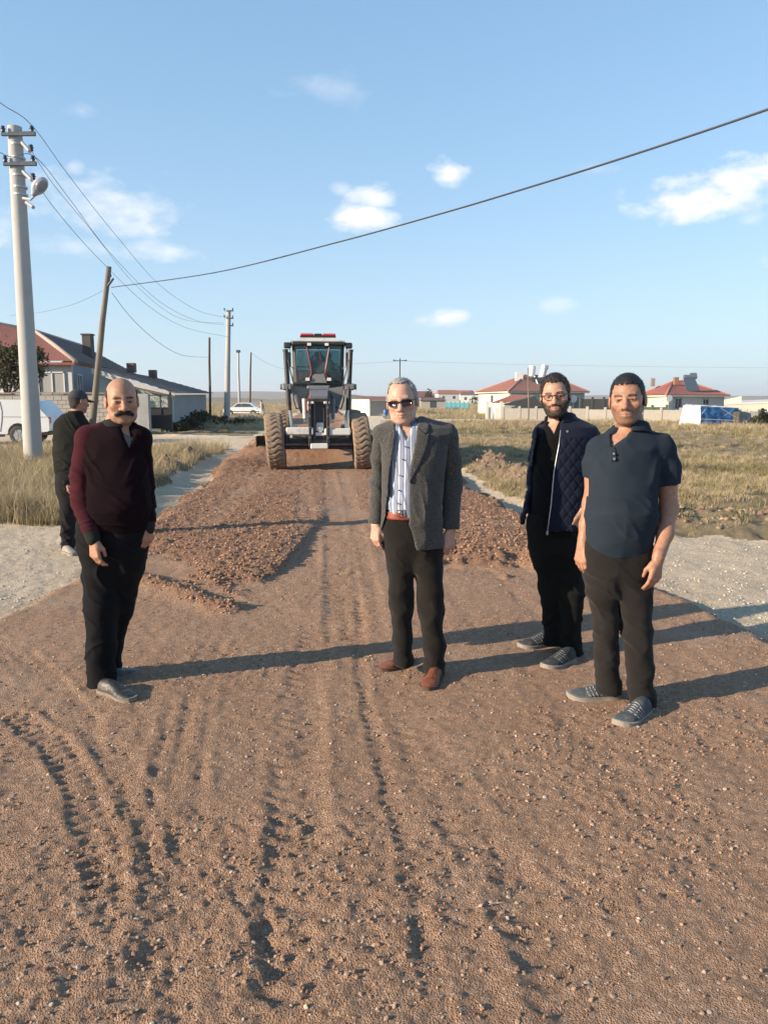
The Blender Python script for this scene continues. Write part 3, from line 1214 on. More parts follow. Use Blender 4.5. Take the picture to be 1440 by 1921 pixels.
# ------------------------------------------------------------------ the figure
class Figure:
    def __init__(s, label, Y0, foot_px, z_foot=None):
        p = at(foot_px[0], foot_px[1], Y0)
        s.Y0 = Y0
        s.O = np.array([p.x, Y0, ground_z(p.x, Y0) if z_foot is None else z_foot])
        s.root = empty('person', Vector(s.O))
        tag(s.root, label, 'person', 'people at the roadworks')

    def J(s, px, py, dy=0.0):
        p = at(px, py, s.Y0 + dy)
        return np.array(p) - s.O

    def sc(s, py=900):
        v = (py - 960.5) / FPX
        return s.Y0 / ((math.cos(PITCH) - v * math.sin(PITCH)) * FPX)

    def P(s, pts, dy=-.12):
        """pixel polygon -> x,z polygon at the figure's own depth"""
        return [(lambda q: (q[0], q[2]))(s.J(px, py, dy)) for px, py in pts]

    def secs(s, rows):
        """(py, px centre, half width px, half depth m, dy)"""
        out = []
        for py, px, hw, b, dy in rows:
            q = s.J(px, py, dy)
            out.append((q[2], q[0], q[1], hw * s.sc(py), b))
        return out

    def part(s, name, V, Q, material, label=None, parent=None, col=None):
        me = np_mesh(name, V, Q)
        if col is not None:
            attr(me, 'col', col)
        o = link(name, me, material, parent or s.root)
        if label:
            o['label'] = label
        return o


HK = np.array([1.03, 1.0, 1.0])                                 # heads a touch broader than the template


def head_axes(yaw, pitch=0, roll=0):
    f = Vector((math.sin(yaw), -math.cos(yaw), 0))
    r = Vector((math.cos(yaw), math.sin(yaw), 0))
    u = Vector((0, 0, 1))
    f, u = f * math.cos(pitch) - u * math.sin(pitch), u * math.cos(pitch) + f * math.sin(pitch)
    r, u = r * math.cos(roll) + u * math.sin(roll), u * math.cos(roll) - r * math.sin(roll)
    return np.array([r, f, u])


def smin(a, b, k):
    h = np.maximum(k - np.abs(a - b), 0) / k
    return np.minimum(a, b) - h * h * k * .25


def smax(a, b, k):
    return -smin(-a, -b, k)


def cap_d(x, y, z, a, b, ra, rb=None):
    rb = ra if rb is None else rb
    a, b = np.array(a, float), np.array(b, float)
    ab = b - a
    px, py, pz = x - a[0], y - a[1], z - a[2]
    t = np.clip((px * ab[0] + py * ab[1] + pz * ab[2]) / (ab @ ab + 1e-9), 0, 1)
    return np.sqrt((px - t * ab[0]) ** 2 + (py - t * ab[1]) ** 2 + (pz - t * ab[2]) ** 2) - (ra + (rb - ra) * t)


def head_d(x, y, z, jaw=1.0, fat=0.0, nose=1.0, smile=0.0, jowl=0.0):
    """head in millimetres: x across, y forward, z up; eyes at z = 0, chin -118, crown +118"""
    ax_ = np.abs(x)
    d = ell_d(x, y + 12, z - 30, (75, 98, 88))
    d = smin(d, ell_d(x, y - 34, z + 26, (62 + fat, 58, 84)), 26)
    d = smin(d, ell_d(x, y - 30, z + 74, (50 * jaw + fat, 46, 42)), 24)
    d = smin(d, cap_d(ax_, y, z, (56 * jaw + fat * .6, -2, -46), (20, 64, -97), 18 + fat * .3, 15), 22)
    d = smin(d, ell_d(x, y - 70, z + 98, (21, 18, 17)), 16)
    d = smin(d, ell_d(ax_ - 43, y - 60, z + 22, (21, 20, 19)), 18)
    if jowl:
        d = smin(d, ell_d(ax_ - 40, y - 36, z + 78, (20 + jowl, 30, 26)), 20)
    d = smin(d, cap_d(ax_, y, z, (0, 86, 19), (38, 78, 22), 12.5, 10), 12)
    # sockets and lids
    d = smax(d, -ell_d(ax_ - 31, y - 98, z - 0, (20, 21, 13)), 11)
    d = smin(d, ell_d(ax_ - 31, y - 76, z - 0, (15, 13, 10.5)), 5)
    d = smax(d, -cap_d(ax_, y, z, (20, 93, -1), (43, 88, -1), 1.6), 3)
    d = smin(d, cap_d(ax_, y, z, (18, 91, 6.5), (44, 84, 6), 3.4, 3), 5)
    # nose
    d = smin(d, cap_d(x, y, z, (0, 88, 8), (0, 112 + 10 * (nose - 1), -32), 8.5 * nose, 12.5 * nose), 9)
    d = smin(d, ell_d(ax_ - 13.5 * nose, y - 98, z + 37, (9.5 * nose, 12, 9)), 6)
    d = smax(d, -ell_d(ax_ - 7, y - 102, z + 45, (4, 6, 4)), 4)
    # mouth
    w = 24 + 5 * smile
    d = smin(d, ell_d(x, y - 76, z + 62, (32, 22, 26)), 14)
    zl = z + 65 - smile * 5 * (ax_ / w) ** 2
    d = smin(d, cap_d(ax_, y, zl, (0, 95, 4), (w - 3, 86, 1.5), 5.2, 3), 5)
    d = smin(d, cap_d(ax_, y, zl, (0, 94, -8), (w - 7, 86, -4), 6, 3), 5)
    d = smax(d, -cap_d(ax_, y, zl, (0, 103, -2), (w, 91, -.5), 2.3), 4)
    d = smax(d, -cap_d(ax_, y, z, (17, 96, -36), (34, 78, -66), 1.8), 9)
    # ears
    e = ell_d(ax_ - 79 - .12 * (-y - 8), y + 10, z + 8, (8, 19, 31))
    e = smax(e, -ell_d(ax_ - 86, y + 6, z + 6, (6, 10, 17)), 5)
    d = smin(d, e, 7)
    return d


def head_paint(q, col, skin, lips, brow, browcol, stub=None, stubcol=(.05, .04, .04), eyes=True, wide=1.0, fade=0.0):
    x, y, z = q[:, 0], q[:, 1], q[:, 2]
    ax_ = np.abs(x)

    def mixin(m, c):
        col[:] = col * (1 - m[:, None]) + np.array(c) * m[:, None]
    front = y > 55
    # ruddy cheeks, nose, ears
    red = np.exp(-((ax_ - 42) / 20) ** 2 - ((z + 26) / 22) ** 2) * front + np.exp(-(x / 15) ** 2 - ((z + 34) / 14) ** 2) * front + (ax_ > 76) * .8
    mixin(np.clip(red, 0, 1) * .35, np.array(skin) * np.array([1.0, .72, .68]))
    under = np.exp(-((ax_ - 30) / 15) ** 2 - ((z + 9) / 6) ** 2) * front
    mixin(under * .4, np.array(skin) * .55)
    if stub is not None:
        lowr = smooth01((-34 - z - .25 * np.maximum(ax_ - 30, 0) + 12 * (ax_ > 52)) / 14)
        cheek_line = smooth01((-z - 18 - .9 * np.maximum(62 - ax_, 0)) / 14)
        m = np.maximum(cheek_line * smooth01((y + 10) / 20), np.exp(-((z + 52) / 7) ** 2) * (ax_ < 34) * front)
        m = m * (1 - np.exp(-(x / 22) ** 2 - ((z + 70) / 9) ** 2) * front)
        m = np.maximum(m, np.exp(-(x / 12) ** 2 - ((z + 84) / 6) ** 2) * front * .9)
        m = m * (y > -20) * (z > -128) * (z < -8)
        mixin(np.clip(m * stub, 0, 1), stubcol)
    if fade:                                                      # cropped hair thinning into the temples
        fd_ = smooth01((36 - y) / 16) * smooth01((z + 34) / 12) * smooth01((ax_ - 50) / 10) * (ax_ < 77) * (y > -30)
        fd_ = np.maximum(fd_, np.exp(-((z - 72) / 7) ** 2) * front * .5)
        mixin(np.clip(fd_ * fade, 0, 1), browcol)
    zl = z + 65
    lp = np.exp(-(np.maximum(ax_ - 12, 0) / 8) ** 2) * np.exp(-((zl + 2) / 8) ** 4) * front
    mixin(np.clip(lp, 0, 1) * .75, lips)
    mixin(np.exp(-((zl + 2) / 1.8) ** 2) * (ax_ < 26) * front * .8, (.10, .04, .035))
    if eyes:
        ew = np.exp(-(((ax_ - 31) / 12.0) ** 2 + ((z + .6) / 2.8) ** 2) ** 2) * front
        mixin(np.clip(ew * 1.3, 0, 1) * .8, (.24, .20, .18))
        ir = np.exp(-(((ax_ - 31) / 5.5) ** 2 + ((z + .3) / 3.6) ** 2) ** 2) * front
        mixin(np.clip(ir * 1.4, 0, 1), (.018, .012, .010))
        lid = np.exp(-((ax_ - 31) / 15) ** 4) * np.exp(-((z - 4.2) / 2.0) ** 2) * front
        mixin(lid * .8, (.06, .035, .03))
    if brow:
        zb = 19 + 4 * np.sin(np.clip((ax_ - 10) / 38, 0, 1) * 2.6) - .10 * np.maximum(ax_ - 38, 0)
        b = np.exp(-((z - zb) / (4.2 * wide)) ** 4) * smooth01((ax_ - 9) / 5) * (1 - smooth01((ax_ - 46) / 8)) * front
        mixin(np.clip(b * brow, 0, 1), browcol)


def add_hand(vol, wrist, dr, back, thumb, sc=1.0, curl=.35, spread=1.0, thumb_in=.5):
    """dr: from wrist to knuckles; back: out of the back of the hand; thumb: towards the thumb side"""
    w = np.array(wrist, float)
    dr = np.array(dr, float) / np.linalg.norm(dr)
    back = np.array(back, float)
    back = back - dr * (back @ dr)
    back /= np.linalg.norm(back)
    lat = np.array(thumb, float)
    lat = lat - dr * (lat @ dr) - back * (lat @ back)
    lat /= np.linalg.norm(lat)
    mm = .001 * sc
    kn = []
    for i, (l0, lx) in enumerate(((88, 28), (92, 9), (88, -10), (80, -27))):
        kn.append(w + dr * l0 * mm + lat * lx * mm * spread + back * (2 - abs(i - 1.2)) * mm)
    # palm: a fan of flattened cones
    for i in range(4):
        base = w + dr * 12 * mm + lat * (14, 5, -5, -14)[i] * mm
        vol.cone(base, kn[i], 15 * mm, 11.5 * mm, .012)
    vol.ell(w + dr * 40 * mm + lat * 20 * mm - back * 9 * mm, (16 * mm, 16 * mm, 24 * mm), .012)
    vol.cone(w - dr * 30 * mm, w + dr * 15 * mm, 25 * mm, 22 * mm, .014, flat=(back, 1.25))
    for i, (l, c) in enumerate(((70, .8), (78, 1.0), (73, 1.12), (58, 1.25))):
        p, ang = kn[i], .12 * c
        for seg, (fr, ra, rb) in enumerate(((.46, 9.6, 8.8), (.30, 8.8, 8.0), (.24, 8.0, 6.6))):
            ang += curl * c * (.7, 1.0, .7)[seg]
            d = dr * math.cos(ang) - back * math.sin(ang) + lat * .05 * (1.2 - i) * (1 if seg == 0 else .3)
            d /= np.linalg.norm(d)
            q = p + d * l * fr * mm
            vol.cone(p, q, ra * mm * (1 if i < 3 else .9), rb * mm * (1 if i < 3 else .9), .0035 if seg else .007)
            p = q
    t0 = w + dr * 24 * mm + lat * 24 * mm - back * 6 * mm
    d1 = dr * .78 + lat * (.62 - .35 * thumb_in) - back * .25 * (1 + thumb_in)
    d1 /= np.linalg.norm(d1)
    t1 = t0 + d1 * 40 * mm
    d2 = dr * .92 + lat * (.30 - .5 * thumb_in) - back * .3
    d2 /= np.linalg.norm(d2)
    t2 = t1 + d2 * 33 * mm
    vol.cone(t0, t1, 13 * mm, 10.5 * mm, .012)
    vol.cone(t1, t2, 10.5 * mm, 8 * mm, .004)


def make_body(fig, hd, neck, hands, arms, torso, legs, skin, paint, head_kw=None, col_fix=None):
    """one continuous skin: head, neck, trunk, arms, hands, legs"""
    hc, hs, A = hd['c'], hd['s'], hd['A']
    pts = [hc] + [np.array(h['w']) for h in hands] + [np.array(p) for a in arms for p in a[0]] + [np.array(p) for l in legs for p in l[0]]
    lo = np.min(pts, 0) - np.array([.16, .17, .05])
    hi = np.max(pts, 0) + np.array([.16, .17, .16])
    for r in torso:
        lo[0], hi[0] = min(lo[0], r[1] - r[3] - .02), max(hi[0], r[1] + r[3] + .02)
    fine = [(0, -9, 9, .006), (1, -9, 9, .006), (2, hc[2] - .20 * hs, hc[2] + .2, .0034)]
    fine += [(0, hc[0] - .12 * hs, hc[0] + .12 * hs, .0034), (1, hc[1] - .13 * hs, hc[1] + .02, .0034)]
    for h in hands:
        w = h['w']
        e = np.array(w) + np.array(h['dr']) / np.linalg.norm(h['dr']) * .09
        for a in range(3):
            m_ = .11 if a == 2 else .07
            fine.append((a, e[a] - m_, e[a] + m_, .0038))
    v = Vol(lo, hi, .013, fine)
    v.loft(torso, .02)
    for pts_, rad in arms:
        v.chain(pts_, rad, .03)
    for pts_, rad in legs:
        v.chain(pts_, rad, .04)
    v.chain(neck[0], neck[1], .035)

    def hfn(X, Y, Z):
        px, py, pz = X - hc[0], Y - hc[1], Z - hc[2]
        q = [(A[i][0] * px + A[i][1] * py + A[i][2] * pz) / (hs * .001 * HK[i]) for i in range(3)]
        return head_d(*q, **(head_kw or {})) * hs * .001
    v.add(hfn, hc - .15 * hs, hc + .15 * hs, .022)
    for h in hands:
        add_hand(v, h['w'], h['dr'], h['back'], h['thumb'], h.get('s', 1.0), h.get('curl', .35), h.get('spread', 1), h.get('tin', .5))
    V, Q = v.mesh()
    V = relax(V, Q, 1, .35)
    col = np.tile(np.array(skin, float), (len(V), 1))
    q = ((V - hc) @ A.T) / (hs * .001 * HK)
    near = (np.abs(q) < 150).all(1)
    c2 = col[near]
    head_paint(q[near], c2, skin, **paint)
    col[near] = c2
    # knuckles and finger ends a little redder
    for h in hands:
        w = np.array(h['w'])
        d = np.array(h['dr']) / np.linalg.norm(h['dr'])
        t = (V - w) @ d
        m = (np.linalg.norm(V - w - d * .09, axis=1) < .13)
        rr = np.exp(-((t - .09) / .018) ** 2) * .35 + np.exp(-((t - .155) / .02) ** 2) * .25
        k = (m * rr)[:, None]
        col = col * (1 - k) + np.array(skin) * np.array([.95, .68, .62]) * k
    if col_fix:
        col = col_fix(V, q, col)
    return fig.part('body', V, Q, M_SKIN, col=col)


def head_shell(fig, hd, name, material, fn, lo=-150, hi=150, h=3.2, rough=1.6, rfreq=.12, stretch=(1, 1, .35), label=None, seed=0, strands=None):
    """a mesh defined in head millimetres (hair, beard, moustache, cap)"""
    hc, hs, A = hd['c'], hd['s'], hd['A']
    lo = [lo] * 3 if isinstance(lo, (int, float)) else lo
    hi = [hi] * 3 if isinstance(hi, (int, float)) else hi
    v = Vol(lo, hi, h)
    v.F = np.broadcast_to(fn(*v.xyz((slice(None),) * 3)), v.F.shape).astype(np.float32).copy()
    V, Q = v.mesh()
    V = relax(V, Q, 1, .4)
    if rough:
        N = vnormals(V, Q)
        # left-handed head axes turn the winding round: flip below; noise is symmetric
        n = vnoise3(V * rfreq * np.array(stretch), seed) + .6 * vnoise3(V * rfreq * 2.3 * np.array(stretch), seed + 3)
        V = V + N * (n * rough * 2)[:, None]
    if strands:                                                   # loose hairs: (count, length mm, combed direction, lift)
        n_, ln, dr_, lift = strands
        g = np.random.default_rng(seed + 5)
        N = vnormals(V, Q)
        pick = g.integers(0, len(V), n_)
        p, nn = V[pick], N[pick]
        d = np.array(dr_, float) - nn * (nn @ np.array(dr_, float))[:, None]
        d = d / (np.linalg.norm(d, axis=1, keepdims=True) + .2) + nn * lift + g.normal(0, .14, (n_, 3))
        L_ = (ln * (.5 + g.random(n_)))[:, None]
        sd_ = np.cross(d, g.normal(size=(n_, 3)))
        sd_ = sd_ / np.linalg.norm(sd_, axis=1, keepdims=True) * 1.1
        p = p - nn * 1.5
        mid = p + d * L_ * .55
        tip = p + d * L_ - nn * L_ * .12
        k0 = len(V)
        V = np.concatenate([V, np.stack([p - sd_, p + sd_, mid + sd_ * .8, mid - sd_ * .8, tip + sd_ * .15, tip - sd_ * .15], 1).reshape(-1, 3)])
        b_ = k0 + 6 * np.arange(n_)[:, None]
        Q = np.concatenate([Q, b_ + np.array([[0, 1, 2, 3]]), b_ + np.array([[3, 2, 4, 5]])])
    W = (V * HK * hs * .001) @ A + hc
    return fig.part(name, W, Q[:, ::-1], material, label)


def hair_fn(zh, ys, off=7.0, top=0.0, zmax=300, jag=3.0, seed=1):
    """inflated cranium kept above a forehead line zh (|x|, z) or behind a side line ys (z, y)"""
    hx, hz = np.array([p[0] for p in zh], float), np.array([p[1] for p in zh], float)
    sz, sy = np.array([p[0] for p in ys], float), np.array([p[1] for p in ys], float)

    def fn(x, y, z):
        ax_ = np.abs(x)
        d = smin(ell_d(x, y + 12, z - 30, (75 + off * .8, 98 + off, 88 + off + top)), ell_d(x, y + 25, z + 30, (66 + off * .6, 72 + off * .6, 70)), 20)
        wv = jag * (np.sin(x * .31 + 1.3 * seed) + .7 * np.sin(x * .83 + seed) + .5 * np.sin(x * 1.7))
        reg = smin(np.interp(ax_, hx, hz) + wv - z, y - np.interp(z, sz, sy) - jag * .6 * np.sin(z * .5) * np.ones_like(x), 5)
        return smax(smax(d, reg * .85, 4.5), z - zmax, 6)
    return fn


# ------------------------------------------------------------------ shoes
def make_shoe(fig, heel, toe_dir, length, width, m_up, m_sole, style='sneaker', label=None, sole_h=.024, m_lace=None):
    """heel: local x,y of the back of the heel; toe_dir: angle in the ground plane"""
    W_ = {'sneaker': [(0, .60), (.06, .78), (.18, .86), (.38, .80), (.55, .90), (.72, 1.0), (.84, .95), (.93, .74), (.98, .46), (1, .2)],
          'dress': [(0, .55), (.06, .72), (.18, .80), (.38, .74), (.55, .86), (.70, 1.0), (.82, .90), (.92, .66), (.98, .40), (1, .16)]}[style]
    H_ = {'sneaker': [(0, .070), (.06, .088), (.2, .094), (.33, .092), (.48, .075), (.62, .062), (.78, .052), (.9, .042), (.97, .031), (1, .022)],
          'dress': [(0, .062), (.06, .078), (.2, .082), (.33, .080), (.48, .066), (.62, .053), (.78, .044), (.9, .036), (.97, .027), (1, .018)]}[style]
    us = np.concatenate([np.linspace(0, .08, 5), np.linspace(.12, .9, 18), np.linspace(.93, 1, 6)])
    w = np.interp(us, *zip(*W_)) * width / 2
    hgt = np.interp(us, *zip(*H_)) * length / .29
    ca, sa = math.cos(toe_dir), math.sin(toe_dir)
    hx, hy = heel[0], heel[1]
    gz = heel[2] if len(heel) > 2 else 0.0

    def pt(u, v_, z):
        l = u * length
        side = v_ + .010 * math.sin(u * 3.0) * (1)
        return (hx + ca * l - sa * side, hy + sa * l + ca * side, gz + z)
    K = 17
    V, Q = [], []
    for i, u in enumerate(us):
        for k in range(K):
            th = math.pi * (k / (K - 1)) * 1.16 - math.pi * .08
            cx, sz = math.cos(th), math.sin(th)
            x = w[i] * np.sign(cx) * abs(cx) ** .75
            z = sole_h * .6 + (hgt[i] - sole_h * .6) * max(0, np.sign(sz) * abs(sz) ** .8) - (.004 if sz < 0 else 0)
            V.append(pt(u, x, z))
    for i in range(len(us) - 1):
        for k in range(K - 1):
            Q.append((i * K + k, (i + 1) * K + k, (i + 1) * K + k + 1, i * K + k + 1))
    V, Q = np.array(V), np.array(Q)
    N = vnormals(V, Q)
    cr = (np.abs(((V[:, 0] - hx) * ca + (V[:, 1] - hy) * sa) / length - .68) < .12)
    V = V + N * (.0022 * np.sin(((V[:, 0] - hx) * ca + (V[:, 1] - hy) * sa) * 330) * cr + .0014 * vnoise3(V * 40, 3))[:, None]
    root = fig.part('shoe', V, Q, m_up, label)
    # sole: outline swept up, slightly proud
    rs = [(u, np.interp(u, *zip(*W_)) * width / 2 + .004) for u in us]
    ring = [(u, ww) for u, ww in rs] + [(u, -ww) for u, ww in rs[::-1]]
    n = len(ring)
    SV, SQ = [], []
    for z, g in ((0.0, -.002), (.006, .001), (sole_h * .75, .001), (sole_h, -.003)):
        for u, ww in ring:
            lift = .014 * max(0, (u - .78) / .22) ** 2 if style == 'sneaker' else .009 * max(0, (u - .75) / .25) ** 2
            arch = 0
            SV.append(pt(u + (.008 if u > .97 else (-.006 if u < .02 else 0)), ww + math.copysign(g, ww), z + lift))
    for j in range(3):
        for k in range(n):
            SQ.append((j * n + k, j * n + (k + 1) % n, (j + 1) * n + (k + 1) % n, (j + 1) * n + k))
    mb = MB()
    mb.poly(SV, SQ + [tuple(range(n))[::-1], tuple(3 * n + k for k in range(n))])
    so = mb.build('sole', m_sole, root)
    shade_auto(so, 40)
    if m_lace is not None:
        mb = MB()
        for i in range(5):
            u = .40 + .06 * i
            zz = float(np.interp(u, *zip(*H_))) * length / .29 + .0012
            ww = width * .17
            mb.tube([pt(u - .008, -ww, zz - .006), pt(u, 0, zz + .001), pt(u + .012, ww, zz - .006)], .0032, 6)
        mb.build('laces', m_lace, root, True)
        if style == 'sneaker':                                   # stripes and toe cap stitched on the sides
            for sgn in (-1, 1):
                for i in range(4):
                    mb = MB()
                    u = .44 + .07 * i
                    ww = float(np.interp(u, *zip(*W_))) * width / 2
                    zz = float(np.interp(u, *zip(*H_))) * length / .29
                    mb.tube([pt(u - .05, sgn * (ww * .99), sole_h + .006), pt(u - .015, sgn * ww * .90, zz * .66), pt(u + .01, sgn * ww * .55, zz * .93)], .0034, 5)
                    mb.build('side_stripe', m_lace, root, True)
    return root

# ================================================================== PEOPLE
def g_local(fig, px, py):
    p = gp(px, py, float(fig.O[2]))
    return np.array([p.x - fig.O[0], p.y - fig.O[1], ground_z(p.x, p.y) - fig.O[2]])


def shoes(fig, items, length, width, m_up, m_sole, style, m_lace=None, sole_h=.024):
    for (hp, tp, lab) in items:
        h, t = g_local(fig, *hp), g_local(fig, *tp)
        ang = math.atan2(t[1] - h[1], t[0] - h[0])
        tip = h[:2] + (t[:2] - h[:2])
        start = tip - np.array([math.cos(ang), math.sin(ang)]) * length
        make_shoe(fig, (start[0], start[1], min(h[2], t[2]) - .004), ang, length, width, m_up, m_sole, style, lab, sole_h, m_lace)


def garment(fig, name, vol, material, specs=(), base=.004, freq=(7, 7, 9), seed=0, label=None, it=2, post=None, parent=None):
    V, Q = vol.mesh()
    V = relax(V, Q, it, .45)
    N = vnormals(V, Q)
    V = folds(V, N, specs, seed, base, freq)
    if post:
        V = post(V, N)
    return fig.part(name, V, Q, material, label, parent)


def trousers(fig, name, pelvis, legs, material, specs, seed, base=.0045, label=None, h=.0072):
    allp = [np.array(p) for l in legs for p in l[0]]
    lo = np.min(allp, 0) - .14
    hi = np.max(allp, 0) + .16
    zmax = max(r[0] for r in pelvis)
    hi[2] = zmax + .02
    lo[2] = min(p[2] for p in allp) - .02
    v = Vol(lo, hi, h)
    for pts, rad in legs:
        v.chain(pts, rad, .03)
    pelvis = sorted(pelvis)
    z0, cx, cy, w0, d0 = pelvis[0]
    pelvis = [(z0 - .10, cx, cy, w0 * .55, d0 * .45), (z0 - .045, cx, cy, w0 * .84, d0 * .78)] + pelvis
    v.loft(pelvis, .07)
    zb = min(p[2] for p in allp)
    # open hems: cut level under each ankle
    for pts, rad in legs:
        a = pts[-1]
        v.add(lambda X, Y, Z, a=a, r=rad[-1]: np.maximum(np.maximum(Z - a[2], np.hypot(X - a[0], Y - a[1]) - r * 1.6), -9), a - np.array([.12, .12, .2]), a + np.array([.12, .12, 0]), .004, 's')
    return garment(fig, name, v, material, specs, base, (6, 6, 7), seed, label)


def leg_specs(legs, amp=.006):
    amp = amp * 1.25
    out = []
    for pts, rad in legs:
        a, k = np.array(pts[-1]), np.array(pts[len(pts) // 2])
        out.append((a + np.array([0, 0, .05]), (.35, 0, 1), .06, amp * 1.1, .08))
        out.append((a + np.array([.02, -.03, .18]), (-.7, .1, 1), .10, amp, .12))
        out.append((k + np.array([0, -.04, 0]), (.7, 0, 1), .08, amp, .10))
        out.append((k + np.array([0, -.04, .14]), (1, 0, .35), .10, amp, .14))
        h_ = np.array(pts[0])
        out.append((h_ + np.array([0, -.05, -.08]), (.7, 0, 1), .06, amp * .8, .12))
    return out


def skin_legs(legs, f=.72):
    return [([np.array(p) for p in pts[:-1]], [r * f for r in rad[:-1]]) for pts, rad in legs]


def collar_band(fig, name, material, c, r_in, r_out, z0, z1, cut, tilt=.0, seed=0, lean=(0, 0), label=None, flare=.0):
    """fold of cloth round the neck; cut: pixel polygon removed in front"""
    c = np.array(c, float)
    lo = c + np.array([-.14, -.16, z0 - .06])
    hi = c + np.array([.14, .13, z1 + .06])
    v = Vol(lo, hi, .0045)

    def fn(X, Y, Z):
        zr = Z - c[2] + tilt * (Y - c[1])
        t = np.clip((z1 - zr) / (z1 - z0), 0, 1)
        rr = np.hypot(X - c[0] - lean[0] * (zr), (Y - c[1] - lean[1] * zr) * .94)
        ri, ro = r_in + flare * t, r_out + flare * t
        return np.maximum(np.maximum(rr - ro, ri - rr), np.maximum(zr - z1, z0 - zr))
    v.add(fn, lo, hi, .003)
    if cut is not None:
        v.prism(fig.P(cut), lo[1] - .05, c[1] - .012, .004, 's')
    return garment(fig, name, v, material, (), .0012, (14, 14, 14), seed, label, 1)


def patch(fig, name, material, build, poly, off, y0, y1, lo, hi, h=.0045, seed=0, label=None, base=.001, post=None, inset=.012):
    """a thin piece of cloth lying on the surface made by build(vol)"""
    v = Vol(lo, hi, h)
    build(v)
    inner = v.F + inset
    v.F = np.maximum(v.F - off, -inner)
    v.prism(fig.P(poly), y0, y1, .003, 'i')
    return garment(fig, name, v, material, (), base, (12, 12, 12), seed, label, 1, post)


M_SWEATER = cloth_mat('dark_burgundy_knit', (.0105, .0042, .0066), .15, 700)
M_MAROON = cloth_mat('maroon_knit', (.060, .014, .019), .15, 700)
M_CHARCOAL = cloth_mat('charcoal_rib_knit', (.028, .028, .026), .15, 600)
M_GREYVEST = cloth_mat('grey_undershirt', (.16, .145, .145), .1, 700)
M_TROUSER_A = cloth_mat('black_suit_trousers', (.010, .010, .012), .2, 800, .75)
M_LEATHER_BLK = mat('dusty_black_leather', (.035, .035, .033), .45, .2, 20, .3, 80, dirt=(.15, .12, .10), dscale=14, dthr=.58)
M_SOLE_DUST = mat('dusty_pale_sole', (.24, .20, .165), .9, .2, 30)
M_TWEED = cloth_mat('grey_tweed', (.040, .039, .038), .2, 420, .95, .2, (.135, .130, .122), 230)
M_LINING = cloth_mat('dark_jacket_lining', (.010, .011, .014), .1, 500, .7)
M_JEANS_B = cloth_mat('black_denim', (.0165, .015, .014), .25, 900, .9, .1, None, 260, (.045, .036, .030), .66)
M_BELT = mat('red_brown_leather_belt', (.24, .045, .022), .4, .2, 20)
M_BUCKLE = mat('belt_buckle_metal', (.55, .50, .44), .3, .1, metal=1)
M_BROGUE = mat('tan_brown_leather', (.23, .072, .032), .38, .3, 22, .3, 120, dirt=(.16, .085, .055), dscale=16, dthr=.6)
M_BROGUE_SOLE = mat('dark_shoe_sole', (.10, .06, .045), .8, .2, 30)
M_QUILT = cloth_mat('navy_quilted_nylon', (.0105, .0145, .031), .15, 300, .55, .1)
M_POLO_BLK = cloth_mat('black_pique_cotton', (.0085, .0085, .009), .15, 700)
M_TROUSER_C = cloth_mat('black_chinos', (.0125, .013, .013), .2, 800, .85)
M_SNEAK_DK = mat('dark_grey_mesh_shoe', (.026, .031, .036), .8, .3, 60, .5, 300, dirt=(.20, .16, .125), dscale=16, dthr=.6)
M_SNEAK_GR = mat('grey_mesh_shoe', (.062, .078, .09), .8, .3, 60, .5, 300, dirt=(.20, .17, .14), dscale=14, dthr=.60)
M_SOLE_GREY = mat('dusty_grey_rubber', (.30, .265, .225), .9, .2, 30)
M_LACE_GR = mat('grey_lace', (.30, .31, .32), .9, .1)
M_LACE_DK = mat('dark_lace', (.14, .14, .145), .9, .1)
M_POLO = cloth_mat('slate_blue_pique', (.024, .034, .048), .12, 700)
M_JEANS_D = cloth_mat('charcoal_denim', (.020, .0180, .0172), .25, 900, .9, .1, None, 260, (.055, .045, .038), .68)
M_ZIP = mat('pale_zip', (.50, .50, .52), .4, .1, metal=.6)
M_BUTTON = mat('button', (.06, .06, .07), .35, .1)


def shirt_mat():
    m, nt, b = new_mat('blue_white_striped_cotton')
    N, L = nt.nodes, nt.links
    tc = N.new('ShaderNodeTexCoord')
    sp = N.new('ShaderNodeSeparateXYZ')
    L.new(tc.outputs['Object'], sp.inputs[0])
    nz = N.new('ShaderNodeTexNoise')
    nz.inputs['Scale'].default_value = 9
    L.new(tc.outputs['Object'], nz.inputs['Vector'])

    def mth(op, a, c, cl=False):
        n = N.new('ShaderNodeMath')
        n.operation = op
        n.use_clamp = cl
        for i, v in enumerate((a, c)):
            if isinstance(v, (int, float)):
                n.inputs[i].default_value = v
            else:
                L.new(v, n.inputs[i])
        return n.outputs[0]
    xx = mth('ADD', sp.outputs[0], mth('MULTIPLY', nz.outputs['Fac'], .010))
    fr = mth('FRACT', mth('DIVIDE', xx, .0335), 0)
    rp = N.new('ShaderNodeValToRGB')
    rp.color_ramp.interpolation = 'LINEAR'
    E = rp.color_ramp.elements
    E[0].position, E[0].color = 0.0, (.17, .20, .28, 1)
    E[1].position, E[1].color = 1.0, (.17, .20, .28, 1)
    for p, c in ((.24, (.19, .22, .30)), (.30, (.47, .47, .51)), (.50, (.50, .50, .54)), (.56, (.12, .15, .23)), (.62, (.07, .10, .18)), (.68, (.19, .22, .30)), (.80, (.32, .34, .41)), (.88, (.17, .20, .28))):
        e = E.new(p)
        e.color = (*c, 1)
    L.new(fr, rp.inputs[0])
    L.new(rp.outputs[0], b.inputs['Base Color'])
    b.inputs['Roughness'].default_value = .85
    b.inputs['Specular IOR Level'].default_value = .2
    return m


